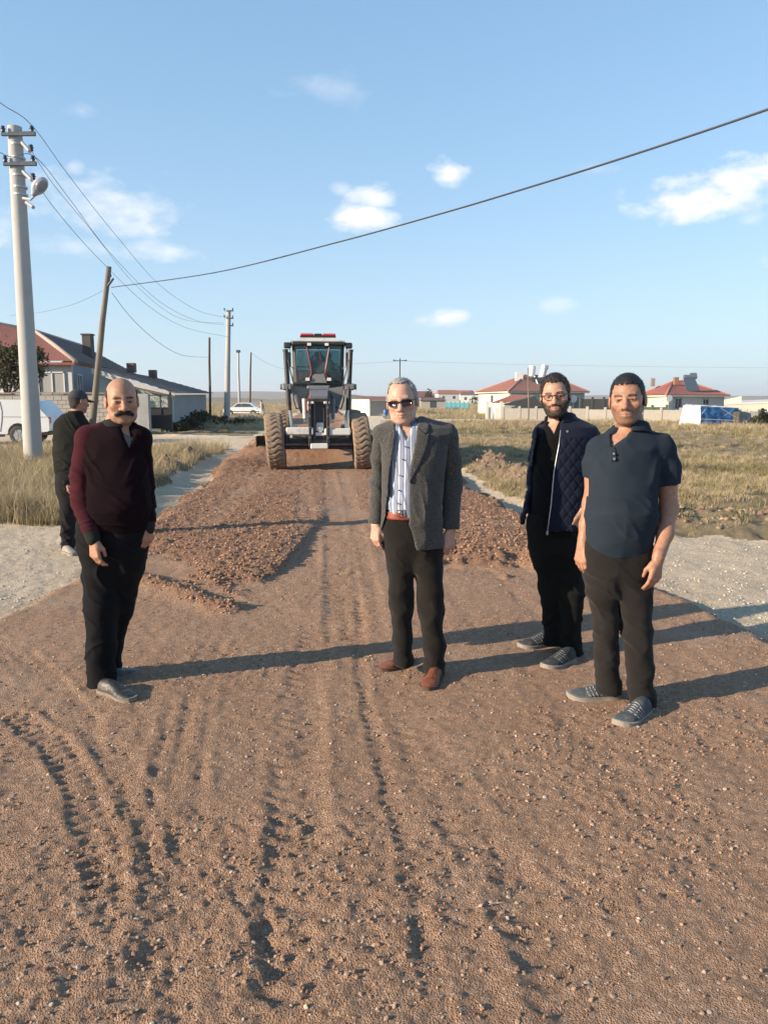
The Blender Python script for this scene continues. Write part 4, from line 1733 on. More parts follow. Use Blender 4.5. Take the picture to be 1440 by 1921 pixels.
M_SHIRT = shirt_mat()
M_SHIRT_COLLAR = mat('blue_striped_collar', (.085, .12, .22), .85, .5, 60, stretch=(1, 1, .05))
M_SUNLENS = mat('brown_sunglass_lens', (.035, .013, .013), .12, .1, spec=.6)
M_CLEARFRAME = mat('tortoise_frame', (.035, .016, .010), .3, .3, 80)


# ---------------------------------------------------------------- man in the black and maroon sweater
fa = Figure('balding man with thick black moustache in dark burgundy sweater', 4.3, (205, 1285))
J = fa.J
hd = dict(c=J(229, 752, -.01), s=1.05, A=head_axes(R(24), R(4), R(2)))
tor = fa.secs([(786, 224, 22, .07, .03), (800, 221, 30, .085, .02), (808, 218, 42, .095, .01), (822, 215, 56, .11, 0), (850, 215, 60, .125, 0), (900, 219, 63, .148, -.01), (950, 221, 64, .165, -.02),
               (980, 218, 64, .155, -.01), (996, 216, 63, .145, 0)])
arm_l = ([J(166, 824, -.01), J(154, 895, -.06), J(155, 940, -.10), J(172, 1000, -.16)], [.064, .060, .056, .045])
arm_r = ([J(262, 824, .01), J(272, 905, .03), J(274, 940, .02), J(278, 980, -.01)], [.060, .050, .046, .040])
legs_a = [([J(186, 985, 0), J(190, 1080, -.02), J(191, 1140, -.03), J(190, 1220, -.02), J(191, 1292, -.02)], [.105, .098, .090, .080, .082]),
          ([J(243, 985, .02), J(238, 1060, .04), J(224, 1140, .08), J(208, 1210, .12), J(203, 1274, .14)], [.100, .090, .070, .066, .070])]
make_body(fa, hd, ([J(226, 778, .02), J(224, 800, .03), J(222, 822, .03)], [.064, .068, .085]),
          [dict(w=J(176, 1012, -.17), dr=(.10, -.15, -1), back=(-.55, -.8, 0), thumb=(.8, -.5, 0), s=1.06, curl=.55, tin=.8),
           dict(w=J(278, 984, -.02), dr=(.0, -.12, -1), back=(.75, -.5, 0), thumb=(-.5, -.85, 0), s=1.0, curl=.6, tin=.8)],
          [(arm_l[0], [r * .62 for r in arm_l[1]]), (arm_r[0], [r * .62 for r in arm_r[1]])],
          [(z, cx, cy, w * .84, d * .82) for z, cx, cy, w, d in tor if z > J(0, 960)[2]], skin_legs(legs_a, .6), (.40, .205, .130),
          dict(lips=(.34, .14, .11), brow=1.0, browcol=(.035, .025, .022), stub=.28, stubcol=(.16, .11, .09), wide=1.25),
          dict(jaw=.97, fat=2, nose=1.2, jowl=2))
head_shell(fa, hd, 'hair', M_HAIR_SALT, hair_fn([(0, 900), (200, 900)], [(-70, -62), (-34, -45), (-22, -2), (0, 20), (30, 26), (52, 16), (70, -20), (90, -80)], 5.0, -4, 86), rough=.6, strands=(900, 5, (0, -1, -.5), .25), label='short dark fringe of hair round a bald crown')


def moustache(x, y, z):
    ax_ = np.abs(x)
    d = cap_d(ax_, y, z, (0, 100, -50), (20, 94, -55), 12, 11.5)
    d = smin(d, cap_d(ax_, y, z, (20, 94, -55), (39, 80, -66), 11.5, 7.5), 6)
    return d


head_shell(fa, hd, 'moustache', M_HAIR_BLACK, moustache, (-60, 50, -95), (60, 128, -25), 2.4, rough=1.0, rfreq=.25, strands=(900, 8, (0, .1, -1), .35))


def a_core(v, off=0):
    v.loft(tor, .02, off=off)


v = Vol((tor[0][1] - .30, -.30, J(0, 1020)[2]), (tor[0][1] + .34, .25, J(0, 780)[2]), .0068)
a_core(v)
v.cone(J(166, 822, .01), J(200, 812, .02), .062, .06, .05)
v.cone(J(262, 822, .01), J(232, 812, .02), .060, .06, .05)
v.cone(J(226, 776, .02), J(222, 830, .03), .070, .074, .004, 's')
v.prism(fa.P([(206, 780), (222, 812), (239, 842), (246, 818), (249, 780)]), -.4, .0, .006, 's')
sw = garment(fa, 'sweater', v, M_SWEATER, [(J(170, 870, -.08), (1, 0, .6), .06, .007, .10), (J(262, 880, -.08), (1, 0, -.5), .06, .006, .10), (J(216, 990, -.1), (.2, 0, 1), .045, .006, .14), (J(215, 930, -.15), (.5, 0, 1), .09, .004, .14)], .005, seed=21, label='near black burgundy v-neck body of the sweater')
for nm, (pts, rad), sd in (('sleeve', arm_l, 31), ('sleeve', arm_r, 32)):
    P_ = np.array(pts)
    v = Vol(P_.min(0) - .09, P_.max(0) + np.array([.15, .09, .11]), .0062)
    v.chain(pts, [r * 1.03 for r in rad], .03)
    v.cone(pts[0] + np.array([0, 0, .006]), pts[0] + np.array([.075 if sd == 31 else -.06, .02, .05]), .067, .048, .03)
    w, d = P_[-1], P_[-1] - P_[-2]
    d = d / np.linalg.norm(d)
    v.add(lambda X, Y, Z, w=w, d=d: -((X - w[0]) * d[0] + (Y - w[1]) * d[1] + (Z - w[2]) * d[2]), w - .15, w + .15, .004, 's')
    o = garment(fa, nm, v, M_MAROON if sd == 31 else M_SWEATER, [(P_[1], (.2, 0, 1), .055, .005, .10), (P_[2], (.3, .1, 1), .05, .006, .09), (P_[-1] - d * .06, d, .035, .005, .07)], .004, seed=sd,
                label='lit maroon sleeve' if sd == 31 else None)  # maroon only on the sunlit sleeve; the other's shade is painted near black
    v = Vol(w - .08, w + .10, .0045)
    v.cone(w - d * .01, w + d * .035, rad[-1] * .98, rad[-1] * .86, .003)
    garment(fa, 'cuff', v, M_CHARCOAL, (), .001, (30, 30, 30), sd + 3, None, 1)
collar_band(fa, 'collar', M_CHARCOAL, J(224, 804, .03), .073, .086, -.025, .024, [(212, 770), (224, 806), (240, 845), (252, 815), (252, 770)], .38, 40, label='dark grey rib collar', flare=.012)
v = Vol(J(200, 850, -.2) - .02, J(258, 790, .0) + .02, .005)
v.loft([(z, cx, cy, w * .93, d * .93) for z, cx, cy, w, d in tor], .01)
v.prism(fa.P([(224, 812), (240, 846), (248, 815), (240, 822)]), -.4, .0, .003, 'i')
garment(fa, 'undershirt', v, M_GREYVEST, (), .001, (20, 20, 20), 44)
trousers(fa, 'trousers', fa.secs([(965, 218, 58, .135, 0), (1000, 216, 62, .145, 0), (1030, 214, 60, .14, .01)]), legs_a, M_TROUSER_A, leg_specs(legs_a, .007), 51, .006)
shoes(fa, [((182, 1292), (250, 1318), None), ((212, 1274), (262, 1262), None)], .29, .108, M_LEATHER_BLK, M_SOLE_DUST, 'dress', None, .024)

# ---------------------------------------------------------------- man in the tweed jacket
fb = Figure('grey haired man in sunglasses, tweed jacket and striped shirt', 4.48, (775, 1265))
J = fb.J
hd = dict(c=J(754, 753, -.01), s=1.07, A=head_axes(R(-8), R(5), R(6)))
jk = fb.secs([(787, 764, 24, .075, .03), (794, 768, 42, .088, .02), (802, 774, 60, .10, .01), (815, 777, 66, .115, 0), (850, 776, 62, .132, -.005), (900, 774, 58, .142, -.01), (950, 772, 57, .150, -.015),
              (1000, 771, 60, .152, -.01), (1024, 771, 62, .150, -.005)])
arm_l = ([J(716, 814, .01), J(711, 860, .02), J(709, 905, .02), J(705, 982, -.02)], [.050, .046, .043, .044])
arm_r = ([J(838, 816, .01), J(845, 865, .02), J(848, 910, .03), J(845, 993, -.01)], [.062, .058, .055, .053])
legs_b = [([J(752, 985, 0), J(752, 1060, -.01), J(752, 1135, -.02), J(754, 1200, .0), J(757, 1247, .02)], [.090, .076, .062, .054, .060]),
          ([J(797, 985, 0), J(804, 1070, -.03), J(808, 1145, -.05), J(813, 1210, -.05), J(814, 1266, -.03)], [.092, .078, .066, .058, .061])]
make_body(fb, hd, ([J(757, 785, .02), J(760, 800, .03), J(764, 822, .03)], [.062, .064, .08]),
          [dict(w=J(705, 984, -.03), dr=(-.05, -.1, -1), back=(-.7, -.7, 0), thumb=(.7, -.7, 0), s=1.0, curl=.5, tin=.7),
           dict(w=J(844, 996, -.02), dr=(-.08, -.12, -1), back=(.55, -.8, 0), thumb=(-.8, -.55, 0), s=1.05, curl=.55, tin=.8)],
          [(arm_l[0], [r * .66 for r in arm_l[1]]), (arm_r[0], [r * .6 for r in arm_r[1]])],
          [(z, cx, cy, w * .76, d * .76) for z, cx, cy, w, d in jk if z > J(0, 955)[2]], skin_legs(legs_b, .66), (.50, .295, .215),
          dict(lips=(.42, .20, .17), brow=.45, browcol=(.28, .22, .19), stub=.15, stubcol=(.42, .33, .29), eyes=False),
          dict(jaw=.97, fat=1, nose=1.14, jowl=3))
head_shell(fb, hd, 'hair', M_HAIR_GREY, hair_fn([(0, 101), (20, 100), (34, 106), (46, 101), (57, 86), (66, 50)], [(-70, -62), (-34, -40), (-22, 2), (0, 20), (40, 26), (70, 28), (95, 20), (112, -10)], 7.0, 2, 300, 1.2), rough=.5, rfreq=.2, stretch=(1, .25, 1), strands=(3200, 15, (0, -1, .1), .30), label='thin grey hair combed back')
# sunglasses
A_, hs, hc = hd['A'], hd['s'], hd['c']


def hp(x, y, z, A_=None, hs_=None, hc_=None):
    A_ = hd['A'] if A_ is None else A_
    return (np.array([x, y, z], float) * HK * (hd['s'] if hs_ is None else hs_) * .001) @ A_ + (hd['c'] if hc_ is None else hc_)


def spectacles(fig, lens_m, frame_m, w=29, h_up=12, h_dn=17, y0=103, dark=True, ring=1.6, z0=1):
    mb = MB()
    rings = []
    for sg in (-1, 1):
        R_ = []
        for k in range(24):
            a = 2 * math.pi * k / 24
            cx, sz = math.cos(a), math.sin(a)
            px = 32 + (w - 3) * math.copysign(abs(cx) ** .7, cx) * .92
            pz = z0 + (h_up if sz > 0 else h_dn) * math.copysign(abs(sz) ** .75, sz)
            R_.append((sg * px, y0 - .0075 * px * px + .02 * pz, pz))
        rings.append(R_)
        mb.tube([hp(*p) for p in R_ + R_[:1]], ring * .001, 6)
        # temple arm to the ear
        mb.tube([hp(sg * 60, y0 - 25, z0 + 8), hp(sg * 76, y0 - 45, z0 + 9), hp(sg * 82, 10, z0 + 8), hp(sg * 82, -8, z0 + 2)], ring * 1.1 * .001, 6)
        mb.tube([hp(sg * 58, y0 - 24, z0 + 9), hp(sg * 64, y0 - 28, z0 + 9)], ring * 1.3 * .001, 6)
    mb.tube([hp(-8, y0 - 1, z0 + 6), hp(0, y0 + 2, z0 + 7), hp(8, y0 - 1, z0 + 6)], ring * 1.2 * .001, 6)
    fr = mb.build('eyeglasses' if not dark else 'sunglasses', frame_m, fig.root, True)
    if lens_m is not None:
        for R_ in rings:
            mb = MB()
            n = len(R_)
            cen = np.mean(np.array(R_), 0) + np.array([0, 2.0, 0])
            V_ = [hp(*p) for p in R_] + [hp(*cen)] + [hp(p[0], p[1] - 2, p[2]) for p in R_]
            F_ = [(k, (k + 1) % n, n) for k in range(n)] + [tuple(range(n + 1, 2 * n + 1))] + [(k, (k + 1) % n, n + 1 + (k + 1) % n, n + 1 + k) for k in range(n)]
            mb.poly(V_, F_)
            mb.build('lens', lens_m, fr, True)
    return fr


spectacles(fb, M_SUNLENS, M_PLASTIC_BLK, 34, 14, 20, 107, True, 1.9, 0)
# shirt
sh = [(z, cx, cy, w * .86, d * .90) for z, cx, cy, w, d in jk if z > J(0, 960)[2]] + fb.secs([(968, 763, 45, .130, -.013)])
v = Vol((jk[0][1] - .25, -.25, J(0, 980)[2]), (jk[0][1] + .3, .2, J(0, 782)[2]), .0062)
v.loft(sh, .02)
v.cone(J(757, 780, .02), J(762, 830, .03), .066, .072, .004, 's')
v.prism(fb.P([(746, 790), (756, 813), (762, 828), (769, 812), (776, 790)]), -.4, -.01, .004, 's')
garment(fb, 'shirt', v, M_SHIRT, [(J(748, 940, -.12), (.9, 0, .5), .05, .005, .08), (J(748, 880, -.12), (1, 0, .1), .06, .003, .10)], .004, seed=61, label='blue and white striped shirt')
mb = MB()
pl = [(762, 828), (757, 850), (752, 880), (749, 910), (748, 940), (748, 958)]
ang_y = lambda py: -.9 * float(np.interp(J(0, py)[2], [r[0] for r in sorted(jk)], [r[4] for r in sorted(jk)])) - .011
for (px, py) in ((760, 838), (755, 862), (750, 892), (748, 920), (747, 945)):
    c = J(px, py, ang_y(py))
    mb = MB()
    mb.tube([c + np.array([0, .006, 0]), c + np.array([0, -.002, 0])], .0042, 10)
    mb.build('button', M_BUTTON, fb.root)
collar_band(fb, 'shirt_collar', M_SHIRT_COLLAR, J(760, 801, .03), .076, .086, -.030, .036, [(748, 772), (752, 800), (759, 820), (763, 828), (767, 818), (770, 800), (772, 772)], .30, 66, flare=.014, label='dark blue striped collar')
# jacket
OPEN = [(742, 775), (785, 775), (783, 800), (779, 828), (772, 868), (767, 905), (766, 950), (768, 985), (783, 1035), (700, 1035), (713, 1005), (724, 968), (726, 930), (729, 890), (735, 850), (741, 812)]


def b_core(v):
    v.loft(jk, .02)
    v.cone(J(716, 812, .01), J(748, 800, .02), .050, .05, .04)
    v.cone(J(838, 814, .01), J(790, 800, .02), .062, .055, .04)


v = Vol((jk[0][1] - .32, -.27, J(0, 1036)[2]), (jk[0][1] + .34, .24, J(0, 776)[2]), .0064)
b_core(v)
v.cone(J(757, 772, .02), J(762, 830, .03), .080, .084, .006, 's')
v.prism(fb.P(OPEN), -.5, .02, .006, 's')
garment(fb, 'jacket', v, M_TWEED, [(J(820, 960, -.12), (1, 0, .25), .07, .007, .12), (J(806, 880, -.12), (1, 0, -.5), .08, .006, .10), (J(722, 920, -.1), (1, 0, .2), .06, .004, .1)], .0045, seed=71, label='open grey tweed jacket')
for poly, sd in (([(739, 806), (742, 815), (736, 850), (730, 890), (727, 935), (722, 925), (717, 880), (720, 848), (727, 845), (725, 835), (730, 815)], 1),
                 ([(783, 800), (800, 816), (805, 812), (803, 830), (793, 858), (780, 884), (767, 908), (768, 890), (773, 862), (780, 826)], 2)):
    patch(fb, 'lapel', M_TWEED, b_core, poly, .011, -.5, .0, (jk[0][1] - .25, -.25, J(0, 945)[2]), (jk[0][1] + .25, .05, J(0, 780)[2]), .005, 75 + sd, None, .0012, None, .016)
patch(fb, 'jacket_collar', M_TWEED, b_core, [(783, 786), (795, 788), (806, 797), (803, 810), (799, 814), (784, 800)], .010, -.5, .03, (jk[0][1] - .05, -.25, J(0, 825)[2]), (jk[0][1] + .25, .05, J(0, 770)[2]), .005, 79, None, .001, None, .016)
for (pts, rad), sd in ((arm_l, 81), (arm_r, 82)):
    P_ = np.array(pts)
    v = Vol(P_.min(0) - .085, P_.max(0) + .085, .0062)
    v.chain(pts, rad, .03)
    w, d = P_[-1], P_[-1] - P_[-2]
    d = d / np.linalg.norm(d)
    v.add(lambda X, Y, Z, w=w, d=d: -((X - w[0]) * d[0] + (Y - w[1]) * d[1] + (Z - w[2]) * d[2]), w - .15, w + .15, .004, 's')
    v.cone(w - d * .03, w + d * .05, rad[-1] * .74, rad[-1] * .74, .003, 's')
    garment(fb, 'sleeve', v, M_TWEED, [(P_[2], (.25, 0, 1), .05, .0055, .10), (P_[1], (.4, 0, 1), .07, .004, .1), (P_[0], (1, 0, .4), .05, .004, .07)], .004, seed=sd)
trousers(fb, 'trousers', fb.secs([(952, 762, 43, .122, -.01), (990, 771, 52, .128, 0), (1030, 775, 48, .12, .0)]), legs_b, M_JEANS_B, leg_specs(legs_b, .006), 85, .0045)
bs = fb.secs([(957.5, 763, 42, .128, -.01), (969, 763, 43, .130, -.01)])
v = Vol((bs[0][1] - .2, -.18, min(b_[0] for b_ in bs) - .02), (bs[0][1] + .2, .18, max(b_[0] for b_ in bs) + .02), .005)
v.loft(bs, .003, off=.004)
bl = garment(fb, 'belt', v, M_BELT, (), .0006, (20, 20, 20), 88, None, 1)
mb = MB()
c = J(752, 963, -.147)
for dx, dz, sx, sz in ((0, .017, .046, .006), (0, -.017, .046, .006), (-.021, 0, .006, .04), (.021, 0, .006, .04), (0, 0, .005, .034)):
    mb.box(c + np.array([dx, 0, dz]), (sx, .006, sz), None, .0015)
mb.build('buckle', M_BUCKLE, bl)
shoes(fb, [((772, 1238), (710, 1259), None), ((824, 1256), (797, 1296), None)], .285, .106, M_BROGUE, M_BROGUE_SOLE, 'dress', mat('brown_lace', (.10, .035, .018), .8, .1), .020)

# ---------------------------------------------------------------- man in the quilted jacket
fc = Figure('bearded man with glasses in navy quilted jacket, hand at his pocket', 4.86, (1045, 1235))
J = fc.J
hd = dict(c=J(1041, 743, -.01), s=1.09, A=head_axes(R(-16), R(2), R(5)))
jk = fc.secs([(783, 1056, 22, .075, .03), (792, 1058, 38, .09, .02), (802, 1059, 50, .105, .01), (818, 1056, 56, .122, 0), (860, 1050, 55, .138, -.005), (920, 1047, 54, .145, -.01), (960, 1044, 53, .148, -.01), (990, 1040, 50, .145, -.01)])
arm_l = ([J(1016, 814, .03), J(1007, 860, .07), J(1002, 905, .11), J(996, 962, .13)], [.055, .052, .050, .046])
arm_r = ([J(1104, 818, .01), J(1112, 865, .0), J(1113, 905, -.02), J(1092, 958, -.12)], [.066, .060, .055, .044])
legs_c = [([J(1020, 985, 0), J(1026, 1050, 0), J(1031, 1100, .0), J(1034, 1160, .04), J(1037, 1209, .05)], [.094, .080, .068, .058, .064]),
          ([J(1062, 985, 0), J(1068, 1050, -.02), J(1071, 1110, -.04), J(1069, 1180, -.02), J(1070, 1240, -.01)], [.096, .086, .078, .068, .074])]
make_body(fc, hd, ([J(1045, 772, .02), J(1048, 790, .03), J(1052, 815, .03)], [.060, .062, .08]),
          [dict(w=J(996, 964, .13), dr=(-.1, .1, -1), back=(-.8, .4, 0), thumb=(.4, -.8, 0), s=1.0, curl=.5),
           dict(w=J(1089, 962, -.125), dr=(-.45, .04, -1), back=(.5, -.85, -.1), thumb=(-.8, -.5, .3), s=1.05, curl=.75, tin=.9)],
          [(arm_l[0], [r * .62 for r in arm_l[1]]), (arm_r[0], [r * .58 for r in arm_r[1]])],
          [(z, cx, cy, w * .76, d * .76) for z, cx, cy, w, d in jk if z > J(0, 955)[2]], skin_legs(legs_c, .66), (.44, .25, .17),
          dict(lips=(.42, .17, .14), brow=1.0, browcol=(.035, .022, .018), stub=.85, stubcol=(.055, .035, .028), wide=1.0, fade=.5),
          dict(jaw=.98, fat=0, nose=1.05, smile=1.0))
head_shell(fc, hd, 'hair', M_HAIR_BROWN, hair_fn([(0, 80), (20, 82), (38, 84), (52, 74), (60, 52), (66, 20)], [(-70, -62), (-34, -42), (-24, 4), (0, 16), (30, 22), (55, 26), (80, 30)], 7, 7, 300, 2.5, 2), rough=1.6, rfreq=.13, stretch=(1, .3, 1), strands=(3500, 16, (.3, -.8, .5), .35), label='swept dark brown hair')


def beard_c(x, y, z):
    ax_ = np.abs(x)
    d = head_d(x, y, z, jaw=.98, fat=0, nose=1.05, smile=1.0) - 1.8 - 3.5 * smooth01((-z - 80) / 30)
    top = np.interp(ax_, [0, 14, 26, 34, 45, 58, 80], [-90, -90, -84, -70, -62, -42, -14])
    d = smax(d, (z - top) * .8, 6)
    d = smax(d, -(y - 2), 6)
    d = smax(d, -(z + 128), 6)
    mo = cap_d(ax_, y, z, (3, 97, -50), (25, 87, -56), 4.6, 4)
    mo = smin(mo, cap_d(ax_, y, z, (25, 87, -56), (31, 78, -76), 4, 4.5), 5)
    return smin(d, mo, 4)


head_shell(fc, hd, 'beard', M_HAIR_BROWN, beard_c, (-95, -10, -135), (95, 125, 0), 2.8, rough=1.0, rfreq=.25, strands=(2600, 6, (0, .2, -1), .35))
spectacles(fc, None, M_CLEARFRAME, 27, 13, 17, 105, False, 2.4, 0)
v = Vol((jk[0][1] - .25, -.25, J(0, 1005)[2]), (jk[0][1] + .25, .2, J(0, 782)[2]), .0066)
v.loft([(z, cx, cy, w * .87, d * .90) for z, cx, cy, w, d in jk] + fc.secs([(1003, 1038, 44, .128, -.01)]), .02)
v.cone(J(1045, 770, .02), J(1052, 830, .03), .064, .070, .004, 's')
v.prism(fc.P([(1027, 780), (1034, 800), (1040, 820), (1048, 800), (1056, 780)]), -.4, -.01, .004, 's')
garment(fc, 'polo_shirt', v, M_POLO_BLK, [(J(1025, 870, -.12), (.8, 0, .6), .06, .005, .10), (J(1015, 960, -.12), (.5, 0, 1), .05, .004, .1)], .004, seed=101, label='black polo shirt under the jacket')
collar_band(fc, 'shirt_collar', M_POLO_BLK, J(1048, 795, .03), .066, .075, -.010, .030, [(1026, 770), (1034, 800), (1041, 818), (1049, 800), (1057, 770)], .3, 102, flare=.012)
OPEN = [(1024, 770), (1056, 770), (1054, 800), (1047, 835), (1038, 880), (1032, 940), (1024, 1010), (985, 1010), (994, 960), (1000, 900), (1006, 850), (1013, 812)]


def quilt(V, N):
    # diamond quilting: two families of stitched grooves
    u, w = V[:, 0] * .80 + V[:, 2] * .60, V[:, 0] * .80 - V[:, 2] * .60
    p = .052
    a = np.abs(((u / p) % 1) - .5) * 2
    b = np.abs(((w / p) % 1) - .5) * 2
    g = np.minimum(1 - a, 1 - b)
    lo_ = smooth01((J(0, 815)[2] - V[:, 2]) / .03)
    return V + N * ((.0065 * (np.clip(g / .55, 0, 1) ** .6) - .004) * lo_)[:, None]


def c_core(v):
    v.loft(jk, .02)
    v.cone(J(1104, 816, .01), J(1075, 800, .02), .064, .055, .04)
    v.cone(J(1016, 812, .03), J(1036, 798, .02), .052, .05, .04)


v = Vol((jk[0][1] - .36, -.27, J(0, 1003)[2]), (jk[0][1] + .30, .25, J(0, 772)[2]), .0055)
c_core(v)
v.cone(J(994, 935, .0), J(982, 975, -.01), .030, .022, .03)
v.cone(J(982, 972, -.01), J(978, 982, -.01), .020, .012, .02)
v.cone(J(1045, 768, .02), J(1052, 830, .03), .080, .086, .006, 's')
v.prism(fc.P(OPEN), -.5, .03, .006, 's')
garment(fc, 'quilted_jacket', v, M_QUILT, [(J(1085, 905, -.1), (.8, 0, 1), .06, .007, .09), (J(1060, 985, -.12), (1, 0, .2), .06, .004, .08)], .003, seed=111, label='open navy quilted jacket', it=1, post=quilt)
for (pts, rad), sd in ((arm_l, 121), (arm_r, 122)):
    P_ = np.array(pts)
    v = Vol(P_.min(0) - .09, P_.max(0) + .09, .0058)
    v.chain(pts, rad, .03)
    w, d = P_[-1], P_[-1] - P_[-2]
    d = d / np.linalg.norm(d)
    v.add(lambda X, Y, Z, w=w, d=d: -((X - w[0]) * d[0] + (Y - w[1]) * d[1] + (Z - w[2]) * d[2]), w - .15, w + .15, .004, 's')
    v.cone(w - d * .03, w + d * .05, rad[-1] * .78, rad[-1] * .78, .003, 's')
    garment(fc, 'sleeve', v, M_QUILT, [(P_[2], (.3, 0, 1), .045, .008, .11), (P_[1], (.4, 0, 1), .055, .006, .10), (P_[0], (1, 0, .4), .05, .005, .08)], .003, seed=sd, it=1, post=(lambda V, N: V + N * (.0022 * np.sin(V[:, 2] * 110))[:, None]))
collar_band(fc, 'stand_collar', M_QUILT, J(1050, 792, .03), .080, .095, -.03, .038, [(1022, 760), (1024, 815), (1034, 835), (1048, 835), (1056, 805), (1058, 760)], .30, 125, flare=.010)
mb = MB()


def c_front(px, py):
    z = J(0, py)[2]
    S_ = sorted(jk)
    cy, d_ = np.interp(z, [r[0] for r in S_], [r[2] for r in S_]), np.interp(z, [r[0] for r in S_], [r[4] for r in S_])
    w_, cx = np.interp(z, [r[0] for r in S_], [r[3] for r in S_]), np.interp(z, [r[0] for r in S_], [r[1] for r in S_])
    x = J(px, py, -.13)[0]
    yy = cy - d_ * max(.05, 1 - abs((x - cx) / w_) ** 2.3) ** (1 / 2.3)
    return np.array([x, yy - .002, z])


mb.tube([c_front(px, py) for px, py in ((1053, 806), (1048, 833), (1043, 855), (1038, 880), (1035, 910), (1032, 940), (1028, 970), (1025, 992))], .0034, 6)
zp = mb.build('zip', M_ZIP, fc.root, True)
mb = MB()
c = c_front(1025, 990)
mb.box(c + np.array([0, -.004, -.008]), (.013, .006, .026), None, .002)
mb.build('zip_pull', M_ZIP, zp)
mb = MB()
c = c_front(1065, 808)
mb.tube([c, c + np.array([0, -.006, 0])], .007, 10)
mb.build('press_stud', M_ZIP, fc.root)
trousers(fc, 'trousers', fc.secs([(965, 1040, 46, .122, 0), (1000, 1041, 49, .128, 0), (1030, 1042, 47, .122, 0)]), legs_c, M_TROUSER_C, leg_specs(legs_c, .007), 131, .005)
shoes(fc, [((1050, 1202), (973, 1216), None), ((1088, 1230), (1019, 1256), None)], .295, .112, M_SNEAK_DK, M_SOLE_GREY, 'sneaker', M_LACE_DK, .026)

# ---------------------------------------------------------------- man in the polo shirt
fd = Figure('man with short black hair in slate blue short sleeved polo shirt', 4.02, (1160, 1330))
J = fd.J
hd = dict(c=J(1176, 750, -.01), s=1.09, A=head_axes(R(-23), R(1), R(3)))
tor = fd.secs([(800, 1181, 30, .08, .03), (812, 1180, 39, .095, .02), (822, 1179, 50, .108, .01), (838, 1177, 62, .12, 0), (870, 1170, 64, .140, -.005), (920, 1166, 65, .158, -.015), (970, 1164, 67, .170, -.02), (1010, 1160, 63, .158, -.01), (1038, 1156, 60, .150, 0)])
sl_l = ([J(1124, 842, .02), J(1114, 872, .03), J(1110, 898, .03)], [.060, .056, .052])
sl_r = ([J(1236, 842, .0), J(1248, 880, .0), J(1251, 910, -.01)], [.075, .070, .068])
arm_l = ([J(1124, 842, .02), J(1112, 895, .03), J(1105, 945, .03), J(1098, 985, .01), J(1092, 1018, -.01)], [.048, .039, .034, .031, .026])
arm_r = ([J(1236, 842, .0), J(1250, 900, .0), J(1254, 955, -.02), J(1247, 1000, -.09), J(1234, 1046, -.16)], [.060, .051, .045, .040, .032])
legs_d = [([J(1126, 1030, 0), J(1130, 1100, 0), J(1134, 1165, 0), J(1136, 1230, .02), J(1141, 1298, .03)], [.094, .080, .068, .064, .072]),
          ([J(1184, 1030, 0), J(1190, 1110, -.02), J(1194, 1185, -.04), J(1199, 1260, -.04), J(1203, 1332, -.03)], [.098, .083, .072, .067, .074])]
make_body(fd, hd, ([J(1180, 785, .02), J(1181, 808, .03), J(1180, 832, .03)], [.068, .070, .09]),
          [dict(w=J(1092, 1020, -.015), dr=(-.10, -.12, -1), back=(-.75, -.6, 0), thumb=(.6, -.75, 0), s=1.05, curl=.38, tin=.6),
           dict(w=J(1233, 1050, -.165), dr=(-.16, -.14, -1), back=(.45, -.9, 0), thumb=(-.9, -.45, 0), s=1.08, curl=.42, tin=.6)],
          [arm_l, arm_r], [(z, cx, cy, w * .86, d * .86) for z, cx, cy, w, d in tor if z > J(0, 1000)[2]], skin_legs(legs_d, .66), (.36, .185, .118),
          dict(lips=(.38, .17, .13), brow=1.0, browcol=(.030, .020, .016), stub=.62, stubcol=(.11, .068, .05), wide=1.2, fade=.75),
          dict(jaw=.96, fat=1, nose=1.1, smile=.3))
head_shell(fd, hd, 'hair', M_HAIR_BLACK, hair_fn([(0, 73), (20, 73), (40, 74), (54, 66), (61, 48), (66, 15)], [(-70, -62), (-34, -44), (-28, 2), (-10, 18), (30, 24), (70, 30)], 3.5, 6, 300, 3.0, 3), rough=.8, rfreq=.16, stretch=(1, .35, 1), strands=(3400, 12, (0, .9, -.1), .25), label='short black hair')
v = Vol((tor[0][1] - .34, -.27, J(0, 1050)[2]), (tor[0][1] + .34, .24, J(0, 795)[2]), .0066)
v.loft(tor, .02)
v.cone(J(1124, 840, .02), J(1155, 826, .02), .056, .05, .05)
v.cone(J(1236, 840, .0), J(1200, 826, .02), .072, .055, .05)
v.chain(sl_l[0], sl_l[1], .03)
v.chain(sl_r[0], sl_r[1], .03)
for a, b, rr in ((sl_l[0][1], sl_l[0][2], .060), (sl_r[0][1], sl_r[0][2], .09)):
    d = (b - a) / np.linalg.norm(b - a)

    def cut(X, Y, Z, w=b, d=d, rr=rr):
        t = (X - w[0]) * d[0] + (Y - w[1]) * d[1] + (Z - w[2]) * d[2]
        q = np.sqrt((X - w[0] - t * d[0]) ** 2 + (Y - w[1] - t * d[1]) ** 2 + (Z - w[2] - t * d[2]) ** 2)
        return np.maximum(np.maximum(-t, q - rr), t - .09)
    v.add(cut, b - .13, b + .13, .003, 's')
v.cone(J(1180, 780, .02), J(1181, 840, .03), .076, .082, .004, 's')
v.prism(fd.P([(1150, 795), (1154, 815), (1149, 842), (1160, 834), (1180, 822), (1198, 800)]), -.4, -.02, .005, 's')
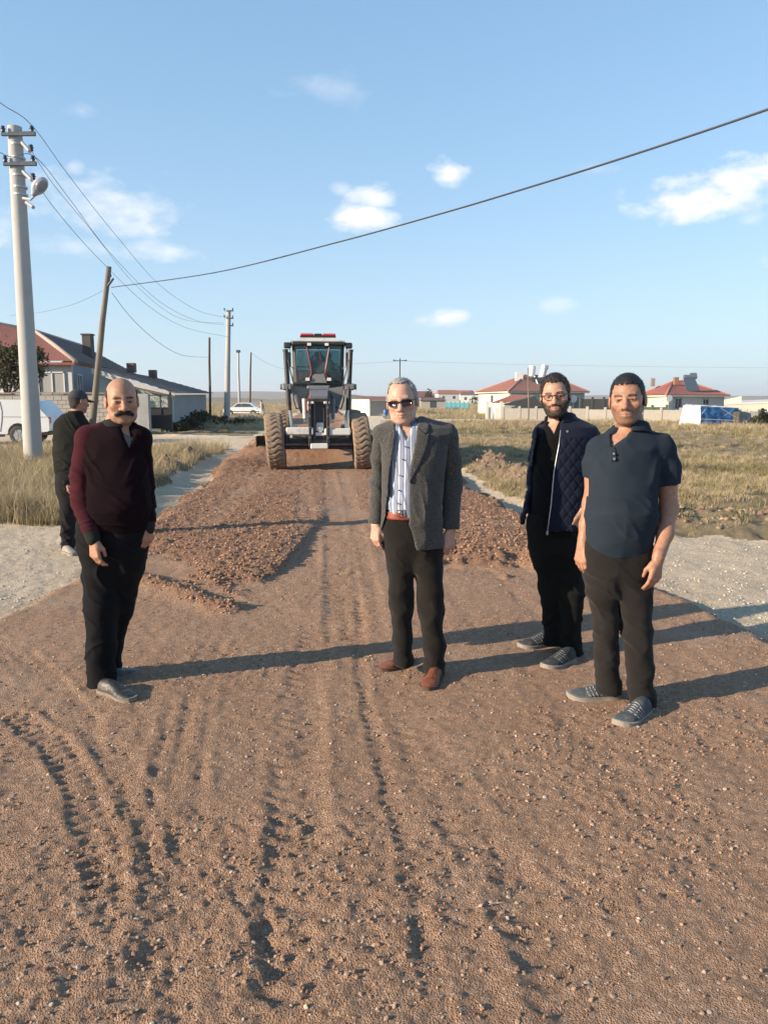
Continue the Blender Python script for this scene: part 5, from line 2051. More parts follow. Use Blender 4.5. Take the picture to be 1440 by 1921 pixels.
garment(fd, 'polo_shirt', v, M_POLO, [(J(1215, 890, -.1), (1, 0, -.6), .07, .007, .11), (J(1120, 880, -.1), (1, 0, .5), .06, .005, .09), (J(1180, 1010, -.13), (.8, 0, .7), .09, .006, .13), (J(1215, 960, -.1), (.7, 0, 1), .08, .006, .12), (J(1248, 885, -.05), (.2, 0, 1), .06, .004, .08)], .0045, seed=141, label='slate blue polo shirt')
collar_band(fd, 'collar', M_POLO, J(1181, 812, .03), .078, .092, -.022, .040, [(1152, 770), (1155, 812), (1150, 842), (1164, 832), (1188, 812), (1192, 770)], .32, 145, flare=.022, label='turned down polo collar')
def d_front(px, py):
    z = J(0, py)[2]
    S_ = sorted(tor)
    cy, d_ = np.interp(z, [r[0] for r in S_], [r[2] for r in S_]), np.interp(z, [r[0] for r in S_], [r[4] for r in S_])
    return np.array([J(px, py, -.12)[0], cy - d_ * .985, z])


for px, py in ((1150, 848), (1150, 857)):
    c = d_front(px, py)
    mb = MB()
    mb.tube([c + np.array([0, .004, 0]), c + np.array([0, -.005, 0])], .0052, 10)
    mb.build('button', M_ZIP, fd.root)
patch(fd, 'placket', M_POLO, lambda v: v.loft(tor, .02), [(1144, 840), (1156, 838), (1156, 866), (1144, 866)], .0035, -.5, .0, (tor[0][1] - .2, -.25, J(0, 880)[2]), (tor[0][1] + .1, .05, J(0, 820)[2]), .0045, 147)
trousers(fd, 'jeans', fd.secs([(1015, 1156, 57, .142, 0), (1040, 1156, 61, .148, 0), (1072, 1156, 60, .14, 0)]), legs_d, M_JEANS_D, leg_specs(legs_d, .007), 151, .005)
shoes(fd, [((1166, 1306), (1063, 1307), None), ((1219, 1326), (1157, 1362), None)], .295, .114, M_SNEAK_GR, M_SOLE_GREY, 'sneaker', M_LACE_GR, .028)

# ---------------------------------------------------------------- man in a cap with his back turned
M_CAP = cloth_mat('grey_cap_cloth', (.075, .075, .082), .15, 500)
M_COAT_E = cloth_mat('dark_olive_jacket', (.020, .021, .018), .15, 500)
M_TROU_E = cloth_mat('dark_work_trousers', (.022, .021, .022), .2, 500)
M_SHOE_E = mat('pale_dusty_shoe', (.33, .29, .24), .85, .2, 30)
fe = Figure('man in grey cap and dark jacket walking away past the concrete pole', 8.9, (128, 1030))
J = fe.J
hd = dict(c=J(148, 753, 0), s=1.06, A=head_axes(R(140), R(8), R(-4)))
tor = fe.secs([(772, 142, 10, .07, 0), (778, 138, 20, .09, 0), (788, 135, 28, .11, 0), (810, 134, 30, .13, 0), (850, 133, 29, .14, 0), (885, 133, 27, .135, 0), (894, 133, 26, .13, 0)])
arm_l = ([J(112, 800, .0), J(110, 845, .0), J(114, 880, -.05), J(124, 905, -.12)], [.068, .060, .055, .045])
arm_r = ([J(158, 798, .04), J(166, 840, .08), J(166, 880, .1), J(158, 905, .06)], [.062, .056, .05, .045])
legs_e = [([J(128, 895, -.03), J(127, 960, -.04), J(128, 1010, -.03), J(128, 1036, -.02)], [.105, .085, .070, .072]), ([J(140, 895, .04), J(139, 955, .10), J(136, 1000, .16), J(134, 1026, .20)], [.10, .08, .068, .07])]
make_body(fe, hd, ([J(146, 768, 0), J(142, 782, 0)], [.062, .075]),
          [dict(w=J(124, 906, -.12), dr=(.2, -.1, -1), back=(-.6, -.8, 0), thumb=(.8, -.4, 0), curl=.5), dict(w=J(158, 906, .06), dr=(-.1, 0, -1), back=(.8, .2, 0), thumb=(0, 1, 0), curl=.5)],
          [(arm_l[0], [r * .6 for r in arm_l[1]]), (arm_r[0], [r * .6 for r in arm_r[1]])], [(z, cx, cy, w * .85, d * .85) for z, cx, cy, w, d in tor], skin_legs(legs_e), (.38, .20, .135),
          dict(lips=(.34, .15, .12), brow=1.0, browcol=(.05, .04, .035), stub=.2), dict(jaw=1.0))
head_shell(fe, hd, 'hair', M_HAIR_SALT, hair_fn([(0, 900), (200, 900)], [(-60, -60), (-34, -42), (-24, -2), (0, 14), (30, 20), (60, 30)], 4, 0, 40), rough=.8, h=4)


def cap_fn(x, y, z):
    d = ell_d(x, y + 10, z - 32, (85, 107, 96))
    d = smax(d, 26 - z + .08 * y, 4)
    br = smax(ell_d(x, y - 105, z - 34 + .0012 * (y - 60) ** 2 + .0035 * x * x, (66, 74, 400)), np.abs(z - 32 + .0016 * np.maximum(y - 70, 0) ** 2 + .003 * x * x) - 3.5, 2)
    br = smax(br, 40 - y, 4)
    return smin(d, br, 6)


head_shell(fe, hd, 'cap', M_CAP, cap_fn, (-100, -130, 0), (100, 190, 140), 4.0, rough=.8, label='grey peaked cap')
v = Vol((tor[0][1] - .3, -.32, J(0, 910)[2]), (tor[0][1] + .3, .32, J(0, 765)[2]), .009)
v.loft(tor, .03)
v.chain(arm_l[0], arm_l[1], .03)
v.chain(arm_r[0], arm_r[1], .03)
garment(fe, 'jacket', v, M_COAT_E, [(J(120, 870, -.1), (.3, 0, 1), .06, .008, .12), (J(140, 800, -.1), (1, 0, .5), .07, .007, .12)], .006, seed=161)
collar_band(fe, 'collar', M_COAT_E, J(143, 779, 0), .068, .085, -.03, .05, None, 0, 162)
trousers(fe, 'trousers', fe.secs([(885, 133, 25, .13, 0), (910, 133, 26, .13, 0), (925, 133, 25, .12, 0)]), legs_e, M_TROU_E, leg_specs(legs_e, .008), 165, .006, None, .010)
shoes(fe, [((119, 1034), (141, 1042), None), ((122, 1020), (148, 1022), None)], .29, .11, M_SHOE_E, M_SOLE_GREY, 'sneaker', None, .03)

# ================================================================== MOTOR GRADER
M_WHITE_PAINT = mat('dusty_white_paint', (.72, .70, .66), .45, .06, 5, dirt=(.42, .33, .26), dscale=4, dthr=.60)
M_GREY_PAINT = mat('grey_machine_paint', (.20, .20, .205), .5, .15, 8, dirt=(.26, .20, .155), dscale=6, dthr=.58)
M_BLACK_PAINT = mat('black_machine_paint', (.022, .023, .026), .45, .2, 8, dirt=(.11, .085, .068), dscale=6, dthr=.60)
M_RUBBER = mat('dust_caked_rubber', (.27, .195, .14), .95, .2, 10, .25, 60, dirt=(.17, .115, .08), dscale=7, dthr=.60)
M_RUBBER_SIDE = mat('dusty_tyre_wall', (.10, .080, .066), .9, .3, 10, dirt=(.27, .18, .12), dscale=5, dthr=.5)
M_STEEL = mat('scraped_steel', (.30, .26, .23), .45, .3, 12, metal=.7, dirt=(.22, .13, .085), dscale=5, dthr=.5)
M_CHROME = mat('cylinder_rod', (.70, .70, .70), .2, .05, metal=1)
M_RED = mat('red_trim', (.42, .02, .025), .45, .15)
M_RED_LENS = mat('red_beacon_lens', (.62, .05, .05), .2, .1, spec=.6)
M_LAMP = mat('white_lamp_glass', (.82, .80, .76), .2, .05)
M_SEAT = mat('dark_cab_interior', (.018, .020, .024), .8, .2)
M_HIVIS = mat('pale_green_cloth', (.34, .38, .26), .9, .1)


def glass_mat(name, tint, alpha=.62, rough=.05):
    m, nt, b = new_mat(name)
    N, L = nt.nodes, nt.links
    tr = N.new('ShaderNodeBsdfTransparent')
    tr.inputs[0].default_value = (*tint, 1)
    gl = N.new('ShaderNodeBsdfGlossy')
    gl.inputs['Roughness'].default_value = rough
    gl.inputs['Color'].default_value = (.9, .93, .96, 1)
    mx = N.new('ShaderNodeMixShader')
    fr = N.new('ShaderNodeFresnel')
    fr.inputs[0].default_value = 1.5
    L.new(fr.outputs[0], mx.inputs[0])
    L.new(tr.outputs[0], mx.inputs[1])
    L.new(gl.outputs[0], mx.inputs[2])
    nz = N.new('ShaderNodeTexNoise')
    nz.inputs['Scale'].default_value = 3
    df = N.new('ShaderNodeBsdfDiffuse')
    df.inputs[0].default_value = (.35, .34, .32, 1)
    m2 = N.new('ShaderNodeMixShader')
    mr = N.new('ShaderNodeMapRange')
    mr.inputs[1].default_value, mr.inputs[2].default_value, mr.inputs[3].default_value, mr.inputs[4].default_value = .4, .8, .02, .14
    L.new(nz.outputs['Fac'], mr.inputs[0])
    L.new(mr.outputs[0], m2.inputs[0])
    L.new(mx.outputs[0], m2.inputs[1])
    L.new(df.outputs[0], m2.inputs[2])
    L.new(m2.outputs[0], nt.nodes['Material Output'].inputs[0])
    return m


M_CABGLASS = glass_mat('tinted_cab_glass', (.42, .58, .60))

gr_y = 18.15
gr_x = -1.525
gr_z = ground_z(gr_x - .9, gr_y) * .5 + ground_z(gr_x + .9, gr_y) * .5 - .03
gr = empty('motor_grader', (gr_x, gr_y, gr_z), math.atan(.084))
tag(gr, 'white and black motor grader with red light bar levelling the brown road', 'grader')


def tyre_mesh(name, R0=.672, W=.205, NL=30, NT=330, depth=.034):
    prof = [(-.11, .345, 0), (-.165, .37, 0), (-.197, .44, 0), (-.207, .52, 0), (-.203, .585, 0), (-.190, .632, .25)]
    prof += [(x, 0, 1) for x in np.linspace(-.172, .172, 15)]
    prof += [(-p[0], p[1], p[2]) for p in prof[:6][::-1]]
    th = np.linspace(0, 2 * np.pi, NT, endpoint=False)
    V = []
    for x, r, l in prof:
        if l == 1:
            r = R0 - .018 * (abs(x) / .172) ** 2
        wave = .30 * np.sin(x / .172 * np.pi * 1.05) + .16 * np.abs(x / .172)
        ph = th * NL / (2 * np.pi) + wave
        g = smooth01((np.cos(2 * np.pi * ph) + .82) / .34)
        rr = r - depth * l * (1 - g) - .002 * (np.sin(th * 57 + x * 30))
        V.append(np.stack([np.full(NT, x), rr * np.cos(th), rr * np.sin(th)], -1))
    V = np.array(V)
    n = len(prof)
    idx = np.arange(n * NT).reshape(n, NT)
    a, b = idx[:-1], idx[1:]
    F = np.stack([a, np.roll(a, -1, 1), np.roll(b, -1, 1), b], -1).reshape(-1, 4)
    return np_mesh(name, V.reshape(-1, 3), F)


TYRE = tyre_mesh('grader_tyre')
TYRE.materials.append(M_RUBBER)


def rim_mesh():
    mb = MB()
    prof = [(-.12, .35), (-.12, .33), (-.05, .31), (-.05, .16), (-.075, .14), (-.075, .0)]
    n = 28
    V, F = [], []
    full = prof + [(-x, r) for x, r in prof[::-1]]
    for x, r in full:
        for k in range(n):
            a = 2 * math.pi * k / n
            V.append((x, r * math.cos(a), r * math.sin(a)))
    for i in range(len(full) - 1):
        for k in range(n):
            F.append((i * n + k, i * n + (k + 1) % n, (i + 1) * n + (k + 1) % n, (i + 1) * n + k))
    mb.poly(V, F)
    return mb.mesh('rim')


RIM = rim_mesh()
RIM.materials.append(M_WHITE_PAINT)


def wheel(x, y, lean, turn=0.0, spin=0.0):
    w = link('wheel', RIM, None, gr)
    w.location = (x, y, .665)
    w.rotation_euler = (0, lean, turn)
    t = link('tyre', TYRE, None, w)
    t.rotation_euler = (spin, 0, 0)
    return w


for x_, sp in ((-1.02, .03), (.975, .09)):
    wheel(x_, 0, R(-5), R(1.5), sp)
for x_ in (-1.06, 1.06):
    for y_ in (5.2, 6.75):
        wheel(x_, y_, 0, 0, y_ + x_)


def gpart(name, m, fn, parent=None, sm=35):
    mb = MB()
    fn(mb)
    o = mb.build(name, m, parent or gr)
    return shade_auto(o, sm) if sm else o


# front axle and nose
gpart('front_axle', M_WHITE_PAINT, lambda m: (m.box((-.44, -.46, .93), (.62, .18, .17), None, .02), m.box((.42, -.44, .91), (.60, .18, .16), None, .02), m.box((-.35, -.2, .92), (.16, .5, .12), None, .02), m.box((.35, -.2, .92), (.16, .5, .12), None, .02), m.box((0, .05, .95), (.3, .24, .2), None, .02)))
gpart('axle_beam', M_BLACK_PAINT, lambda m: (m.box((0, .10, .66), (1.5, .22, .16), None, .03), m.box((0, .06, .52), (1.72, .09, .08), None, .02), m.box((-.76, .06, .70), (.10, .24, .34), None, .02), m.box((.76, .06, .70), (.10, .24, .34), None, .02)))
gpart('tie_rod', M_STEEL, lambda m: m.tube([(-.78, -.12, .60), (.78, -.12, .60)], .028, 10))
nose = gpart('nose_frame', M_BLACK_PAINT, lambda m: (m.box((-.205, -.28, 1.10), (.075, .55, 1.05), None, .012), m.box((.205, -.28, 1.10), (.075, .55, 1.05), None, .012), m.box((0, -.20, 1.08), (.34, .36, 1.0), None, .01),
                                                     m.box((0, -.44, .66), (.36, .10, .14), None, .01), m.box((0, -.35, 1.63), (.52, .40, .07), None, .012)))
for sx in (-1, 1):
    for z_ in (.78, 1.02, 1.27, 1.46):
        gpart('plate_bolt', M_STEEL, lambda m: m.tube([(sx * .205, -.552, z_), (sx * .205, -.572, z_)], .024, 10), nose)
gpart('nose_slot', M_GREY_PAINT, lambda m: m.box((-.10, -.395, 1.16), (.03, .03, .86), None, .005), nose)
gpart('nose_slot', M_GREY_PAINT, lambda m: m.box((.11, -.395, 1.10), (.04, .03, .7), None, .005), nose)
gpart('tow_plate', M_WHITE_PAINT, lambda m: m.box((0, -.50, .585), (.40, .16, .13), None, .02))
gpart('lock_housing', M_WHITE_PAINT, lambda m: (m.box((.02, -.42, 1.02), (.17, .10, .20), None, .02), m.tube([(.03, -.47, .96), (.03, -.50, .96)], .06, 14), m.box((.02, -.43, .86), (.2, .1, .08), None, .01)), nose)
gpart('number_disc', mat('pale_blue_disc', (.35, .45, .48), .5, .1), lambda m: m.tube([(.05, -.505, .97), (.05, -.515, .97)], .05, 16), nose)
for sx in (-1, 1):
    gpart('nose_lamp', M_WHITE_PAINT, lambda m: m.box((sx * .18, -.53, 1.575), (.14, .05, .06), None, .01), nose)
# gooseneck back to the cab, with a ridge on top
gpart('gooseneck', M_GREY_PAINT, lambda m: (m.slab([(-.20, -.1, 1.72), (.20, -.1, 1.72), (.26, 2.5, 2.00), (-.26, 2.5, 2.00)], .42), m.box((0, 3.0, 1.70), (.62, 1.2, .62), None, .03)))
# triangular saddle plates carrying the lift arms
for sx in (-1, 1):
    gpart('lift_saddle', M_GREY_PAINT, lambda m: m.slab([(sx * .22, 1.45, 1.92), (sx * .78, 1.45, 2.00), (sx * .80, 1.45, 1.86), (sx * .60, 1.45, 1.72), (sx * .46, 1.45, 1.30), (sx * .26, 1.45, 1.30)][::-sx], .10))
    lc = gpart('lift_cylinder', M_BLACK_PAINT, lambda m: (m.tube([(sx * .805, 1.35, 2.84), (sx * .735, 1.30, 1.38)], .062, 14), m.tube([(sx * .807, 1.35, 2.88), (sx * .806, 1.35, 2.82)], .070, 14)))
    gpart('cylinder_rod', M_CHROME, lambda m: m.tube([(sx * .735, 1.30, 1.40), (sx * .67, 1.25, .80)], .034, 10), lc)
    gpart('trunnion', M_GREY_PAINT, lambda m: (m.box((sx * .78, 1.36, 1.96), (.24, .20, .17), None, .03), m.tube([(sx * .88, 1.36, 1.96), (sx * .95, 1.36, 1.96)], .07, 12)), lc)
    gpart('hose', M_BLACK_PAINT, lambda m: m.tube([(sx * .75, 1.25, 2.62), (sx * .68, 1.22, 2.30), (sx * .62, 1.25, 2.06), (sx * .62, 1.28, 1.90)], .016, 7), lc)
    gpart('hose', M_BLACK_PAINT, lambda m: m.tube([(sx * .30, 1.30, 1.80), (sx * .42, 1.15, 1.45), (sx * .56, 1.15, 1.42), (sx * .62, 1.25, 1.62), (sx * .64, 1.30, 1.86)], .018, 7), lc)
    gpart('steering_ram', M_WHITE_PAINT if sx < 0 else M_GREY_PAINT, lambda m: m.tube([(sx * .36, .9, 1.66), (sx * .34, .8, 1.18)], .05, 10))
    gpart('ball_joint', M_STEEL, lambda m: (m.tube([(sx * .665, 1.22, .70), (sx * .665, 1.22, .84)], [.07, .05], 10)))
gpart('red_hose', M_RED, lambda m: m.tube([(-.22, .9, 1.72), (-.26, .75, 1.55), (-.25, .72, 1.38)], .03, 8))
# drawbar, circle, blade
gpart('drawbar', M_BLACK_PAINT, lambda m: (m.slab([(-.10, .1, .86), (.10, .1, .86), (.75, 2.2, .84), (-.75, 2.2, .84)], .13),))
gpart('turning_circle', M_BLACK_PAINT, lambda m: m.tube([(.72 * math.cos(a * math.pi / 12), 2.55 + .62 * math.sin(a * math.pi / 12), .80) for a in range(25)], .07, 8))


def blade(m):
    n, L_ = 10, 1.64
    V = []
    for sx in (-1, 1):
        for k in range(n + 1):
            t = k / n
            V.append((sx * L_, 2.55 + .22 * math.sin(t * math.pi) + sx * .25, .14 + .56 * t))
        for k in range(n + 1):
            t = k / n
            V.append((sx * L_, 2.585 + .22 * math.sin(t * math.pi) + sx * .25, .14 + .56 * t))
    q = n + 1
    F = []
    for o0, fl in ((0, 1), (q, 0)):
        for k in range(n):
            f = (o0 + k, o0 + k + 1, 2 * q + o0 + k + 1, 2 * q + o0 + k)
            F.append(f if fl else f[::-1])
    F += [tuple(list(range(q)) + list(range(2 * q - 1, q - 1, -1))), tuple(list(range(2 * q, 3 * q)) + list(range(4 * q - 1, 3 * q - 1, -1)))[::-1], (q - 1, 2 * q - 1, 4 * q - 1, 3 * q - 1), (0, 2 * q, 3 * q, q)]
    m.poly(V, F)


bl = gpart('blade', M_STEEL, blade)
gpart('cutting_edge', M_BLACK_PAINT, lambda m: m.slab([(-1.64, 2.28, .16), (1.64, 2.78, .16), (1.64, 2.76, .06), (-1.64, 2.26, .06)], .03), bl)
for sx in (-1, 1):
    gpart('end_bit', M_STEEL, lambda m: m.box((sx * 1.655, 2.62 + sx * .25, .40), (.03, .30, .56), None, .005), bl)
# hood behind
gpart('engine_hood', M_WHITE_PAINT, lambda m: (m.box((0, 6.2, 1.75), (1.04, 3.0, .85), None, .06), m.box((0, 6.2, 1.15), (.9, 3.0, .4), None, .03)))
gpart('exhaust_pipe', M_BLACK_PAINT, lambda m: m.tube([(.3, 5.6, 2.1), (.3, 5.6, 2.75), (.3, 5.72, 2.86)], .05, 12))
for sx in (-1, 1):
    gpart('tandem_case', M_BLACK_PAINT, lambda m: m.box((sx * .78, 5.98, .68), (.16, 2.2, .36), None, .05))
# cab
cy0 = 3.25
cab = gpart('cab_frame', M_BLACK_PAINT, lambda m: (
    m.box((0, cy0 + .85, 2.02), (1.46, 1.75, .12), None, .02), m.box((0, cy0 + 1.62, 2.25), (1.30, .06, .5), None, .02), m.box((0, cy0 + .80, 3.16), (1.50, 1.78, .10), None, .02),
    m.slab([(-.72, cy0 + .10, 3.16), (-.64, cy0 + .06, 3.16), (-.60, cy0 + .06, 2.06), (-.68, cy0 + .10, 2.06)][::-1], .08), m.slab([(.72, cy0 + .10, 3.16), (.64, cy0 + .06, 3.16), (.60, cy0 + .06, 2.06), (.68, cy0 + .10, 2.06)], .08),
    m.box((-.68, cy0 + 1.65, 2.6), (.08, .08, 1.1), None, .01), m.box((.68, cy0 + 1.65, 2.6), (.08, .08, 1.1), None, .01), m.box((-.70, cy0 + .95, 2.6), (.06, .08, 1.1), None, .01), m.box((.70, cy0 + .95, 2.6), (.06, .08, 1.1), None, .01),
    m.box((0, cy0 - .02, 2.08), (1.34, .10, .07), None, .01), m.box((-.35, cy0 + 1.64, 2.60), (.62, .04, .04)), m.box((.35, cy0 + 1.64, 2.60), (.62, .04, .04))))
gpart('roof', M_WHITE_PAINT, lambda m: (m.slab([(-.72, cy0 - .10, 3.24), (.72, cy0 - .10, 3.24), (.70, cy0 + 1.75, 3.30), (-.70, cy0 + 1.75, 3.30)], .07), m.slab([(-.50, cy0 - .05, 3.31), (.50, cy0 - .05, 3.31), (.48, cy0 + 1.6, 3.36), (-.48, cy0 + 1.6, 3.36)], .09)))
gpart('roof_visor', M_BLACK_PAINT, lambda m: m.box((0, cy0 - .13, 3.155), (1.40, .07, .10), None, .02))
lb = gpart('light_bar', M_PLASTIC_BLK, lambda m: (m.box((0, cy0 + .22, 3.355), (.98, .22, .05), None, .01), m.box((0, cy0 + .22, 3.40), (.22, .20, .07), None, .02)))
gpart('beacon_lens', M_RED_LENS, lambda m: m.box((-.30, cy0 + .22, 3.402), (.37, .21, .075), None, .03), lb)
gpart('beacon_lens', M_RED_LENS, lambda m: m.box((.30, cy0 + .22, 3.402), (.37, .21, .075), None, .03), lb)
# slanting front pillars with red trim
for sx in (-1, 1):
    p = gpart('front_pillar', M_BLACK_PAINT, lambda m: m.tube([(sx * .31, cy0 - .05, 3.12), (sx * .20, cy0 - .10, 2.50), (sx * .18, cy0 - .10, 2.34), (sx * .30, cy0 - .04, 2.12)], .028, 8))
    gpart('red_strip', M_RED, lambda m: m.tube([(sx * .315, cy0 - .085, 3.12), (sx * .205, cy0 - .135, 2.50), (sx * .185, cy0 - .135, 2.34), (sx * .31, cy0 - .075, 2.14)], .012, 6), p)
    # panes
    gpart('window_pane', M_CABGLASS, lambda m: m.slab([(sx * .64, cy0 + .03, 3.10), (sx * .33, cy0 - .045, 3.10), (sx * .21, cy0 - .095, 2.50), (sx * .20, cy0 - .09, 2.36), (sx * .31, cy0 - .035, 2.12), (sx * .61, cy0 + .03, 2.12)][::sx], .008), None, 0)
    gpart('side_pane', M_CABGLASS, lambda m: m.slab([(sx * .70, cy0 + .14, 3.08), (sx * .70, cy0 + 1.60, 3.08), (sx * .68, cy0 + 1.60, 2.12), (sx * .66, cy0 + .14, 2.12)][::-sx], .008), None, 0)
    gpart('corner_lamp', M_BLACK_PAINT, lambda m: (m.box((sx * .83, cy0 - .05, 3.10), (.20, .16, .16), None, .03),))
    mr = gpart('mirror', M_BLACK_PAINT, lambda m: (m.box((sx * .80, cy0 - .10, 2.72), (.13, .05, .40), None, .03), m.tube([(sx * .78, cy0 - .02, 3.02), (sx * .76, cy0 - .06, 2.95), (sx * .78, cy0 - .06, 2.55), (sx * .66, cy0, 2.48)], .013, 7)))
    hl = gpart('headlight', M_PLASTIC_BLK, lambda m: m.box((sx * .29, cy0 - .14, 2.19), (.14, .10, .12), None, .02))
    gpart('lamp_glass', M_LAMP, lambda m: m.box((sx * .29, cy0 - .195, 2.19), (.105, .012, .085), None, .004), hl)
    rl = gpart('roof_lamp', M_PLASTIC_BLK, lambda m: m.box((sx * .235, cy0 - .17, 3.12), (.13, .08, .10), None, .02))
    gpart('lamp_glass', M_LAMP, lambda m: m.box((sx * .235, cy0 - .215, 3.12), (.10, .012, .075), None, .004), rl)
gpart('windscreen', M_CABGLASS, lambda m: m.slab([(-.29, cy0 - .05, 3.10), (-.18, cy0 - .10, 2.50), (-.16, cy0 - .10, 2.36), (.16, cy0 - .10, 2.36), (.18, cy0 - .10, 2.50), (.29, cy0 - .05, 3.10)], .008), None, 0)
gpart('wiper', M_PLASTIC_BLK, lambda m: m.tube([(0, cy0 - .10, 3.08), (.04, cy0 - .115, 2.86), (.06, cy0 - .12, 2.70)], .010, 6))
gpart('rear_pane', M_CABGLASS, lambda m: m.slab([(-.62, cy0 + 1.66, 3.08), (.62, cy0 + 1.66, 3.08), (.62, cy0 + 1.66, 2.50), (-.62, cy0 + 1.66, 2.50)], .008), None, 0)
gpart('operator_seat', M_SEAT, lambda m: (m.box((0, cy0 + .95, 2.30), (.46, .46, .14), None, .04), m.box((0, cy0 + 1.18, 2.62), (.42, .12, .56), None, .05), m.box((0, cy0 + 1.18, 2.95), (.22, .10, .14), None, .04)))
gpart('steering_console', M_SEAT, lambda m: (m.slab([(-.16, cy0 + .10, 2.42), (.16, cy0 + .10, 2.42), (.11, cy0 + .30, 2.76), (-.11, cy0 + .30, 2.76)], .10), m.tube([(.20 * math.cos(a * .5236), cy0 + .36 + .05 * math.sin(a * .5236), 2.72 + .17 * math.sin(a * .5236)) for a in range(13)], .016, 6)))
gpart('front_dash', M_GREY_PAINT, lambda m: (m.slab([(-.22, cy0 - .16, 2.10), (.22, cy0 - .16, 2.10), (.15, cy0 - .12, 2.34), (-.15, cy0 - .12, 2.34)], .10)))
# the driver behind the wheel
dr = empty('person', (0, 0, 0))
dr.matrix_world = gr.matrix_basis.copy()
tag(dr, 'driver in pale green top sitting inside the grader cab', 'person', 'people at the roadworks')
v = Vol((-.05, cy0 + .3, 2.15), (.65, cy0 + 1.25, 3.1), .014)
ox = .30
v.ell((ox, cy0 + .86, 2.88), (.085, .10, .125), .02)
v.cone((ox, cy0 + .92, 2.80), (ox, cy0 + .94, 2.68), .055, .07, .03)
v.cone((ox, cy0 + .95, 2.62), (ox, cy0 + .93, 2.34), .16, .15, .05)
for sx in (-1, 1):
    v.chain([(ox + sx * .20, cy0 + .92, 2.62), (ox + sx * .25, cy0 + .74, 2.44), (ox + sx * .12, cy0 + .48, 2.52)], [.06, .05, .04], .03)
    v.chain([(ox + sx * .10, cy0 + .90, 2.32), (ox + sx * .12, cy0 + .50, 2.36), (ox + sx * .12, cy0 + .42, 2.18)], [.085, .07, .06], .03)
V_, Q_ = v.mesh()
colr = np.where((V_[:, 2] > 2.72)[:, None], np.array([[.36, .20, .14]]), np.array([[.32, .36, .25]]))
colr = np.where((V_[:, 2] > 2.93)[:, None], np.array([[.03, .025, .02]]), colr)
me = np_mesh('body', relax(V_, Q_, 2), Q_)
attr(me, 'col', colr)
link('body', me, M_SKIN, dr)

# ================================================================== BACKGROUND
M_CONC = mat('pale_concrete', (.47, .455, .43), .85, .06, 3, .2, 30, dirt=(.42, .39, .35), dscale=2, dthr=.62)
M_WOOD = mat('weathered_pole_wood', (.20, .165, .125), .9, .25, 6, .3, 30, stretch=(1, 1, .15))
M_WOOD_DK = mat('dark_pole_wood', (.11, .085, .07), .9, .25, 6, .3, 30, stretch=(1, 1, .15))
M_IRON = mat('painted_iron', (.07, .085, .10), .6, .2)
M_INSUL = mat('dark_glazed_insulator', (.03, .035, .045), .3, .2)
M_GALV = mat('galvanised_lamp', (.52, .52, .53), .45, .1, metal=.4)
M_LAMPGL = mat('lamp_diffuser', (.30, .31, .31), .2, .1)
M_WIRE = mat('black_cable', (.035, .036, .04), .6, .1)
M_WIRE_TH = mat('bare_wire', (.16, .18, .21), .5, .1)
M_TILE = mat('red_roof_tile', (.26, .09, .07), .8, .28, 3, .5, 18, dirt=(.24, .12, .09), dscale=3, dthr=.56)
M_TILE_DK = mat('old_and_shaded_tile', (.14, .095, .085), .9, .3, 3, .5, 18, dirt=(.20, .17, .15), dscale=2, dthr=.55)  # dark old tile, also used as painted shade on the red roof
M_TILE_PALE = mat('mortar_ridge', (.50, .37, .31), .9, .2, 6, .3, 20)
M_PLASTER = mat('white_plaster', (.70, .69, .67), .9, .06, 2, .15, 20, dirt=(.55, .53, .49), dscale=1.2, dthr=.6)
M_CREAM = mat('cream_plaster', (.72, .68, .55), .9, .05, 2, .1, 20, dirt=(.58, .54, .43), dscale=1.2, dthr=.62)
M_MINT = mat('pale_green_plaster', (.46, .54, .49), .9, .08, 2, .15, 20, dirt=(.38, .42, .38), dscale=1.2, dthr=.6)
M_SHADE_WALL = mat('shade_blue_plaster', (.32, .38, .46), .9, .08, 2, .15, 20)  # bluish shade of the white house's side wall, painted into the colour
M_BLOCK = mat('concrete_block', (.40, .37, .325), .95, .15, 5, .4, 40, dirt=(.36, .33, .29), dscale=2, dthr=.55)
M_MORTAR = mat('wall_mortar', (.30, .28, .255), .95, .1, 6)
M_BLOCK_GR = mat('grey_rendered_block', (.36, .36, .355), .95, .12, 3, .4, 20, dirt=(.28, .275, .27), dscale=1, dthr=.55)
M_GATE = mat('black_iron_gate', (.018, .022, .028), .5, .2)
M_WINGLASS = mat('dark_window_glass', (.06, .075, .085), .12, .2, spec=.6)
M_CURTAIN = mat('window_with_pale_curtain', (.42, .42, .40), .3, .15, 2, stretch=(4, 1, .2))
M_FRAME = mat('white_window_frame', (.78, .78, .76), .5, .04)
M_CARPAINT = mat('white_car_paint', (.66, .68, .70), .3, .03, coat=.4, dirt=(.52, .50, .46), dscale=1.5, dthr=.66)
M_TYRE = mat('car_tyre', (.03, .03, .03), .85, .2)
M_HUB = mat('wheel_hub', (.42, .42, .43), .4, .1, metal=.6)
M_TARPW = mat('white_tarpaulin', (.76, .75, .74), .6, .05, 3, .3, 8)
M_TARPB = mat('blue_tarpaulin', (.035, .16, .38), .8, .2, 4, .4, 8)
M_TURQ = mat('turquoise_sheet', (.06, .30, .36), .6, .2)
M_BARK = mat('tree_bark', (.13, .10, .075), .95, .25, 8, .5, 20, stretch=(1, 1, .3))
M_BARREL = mat('blue_plastic_barrel', (.03, .12, .34), .45, .1)
M_DARKWALL = mat('dark_fence_sheet', (.055, .062, .062), .7, .2)
M_DARKROOF = mat('dark_roof_edge', (.05, .055, .055), .7, .2)


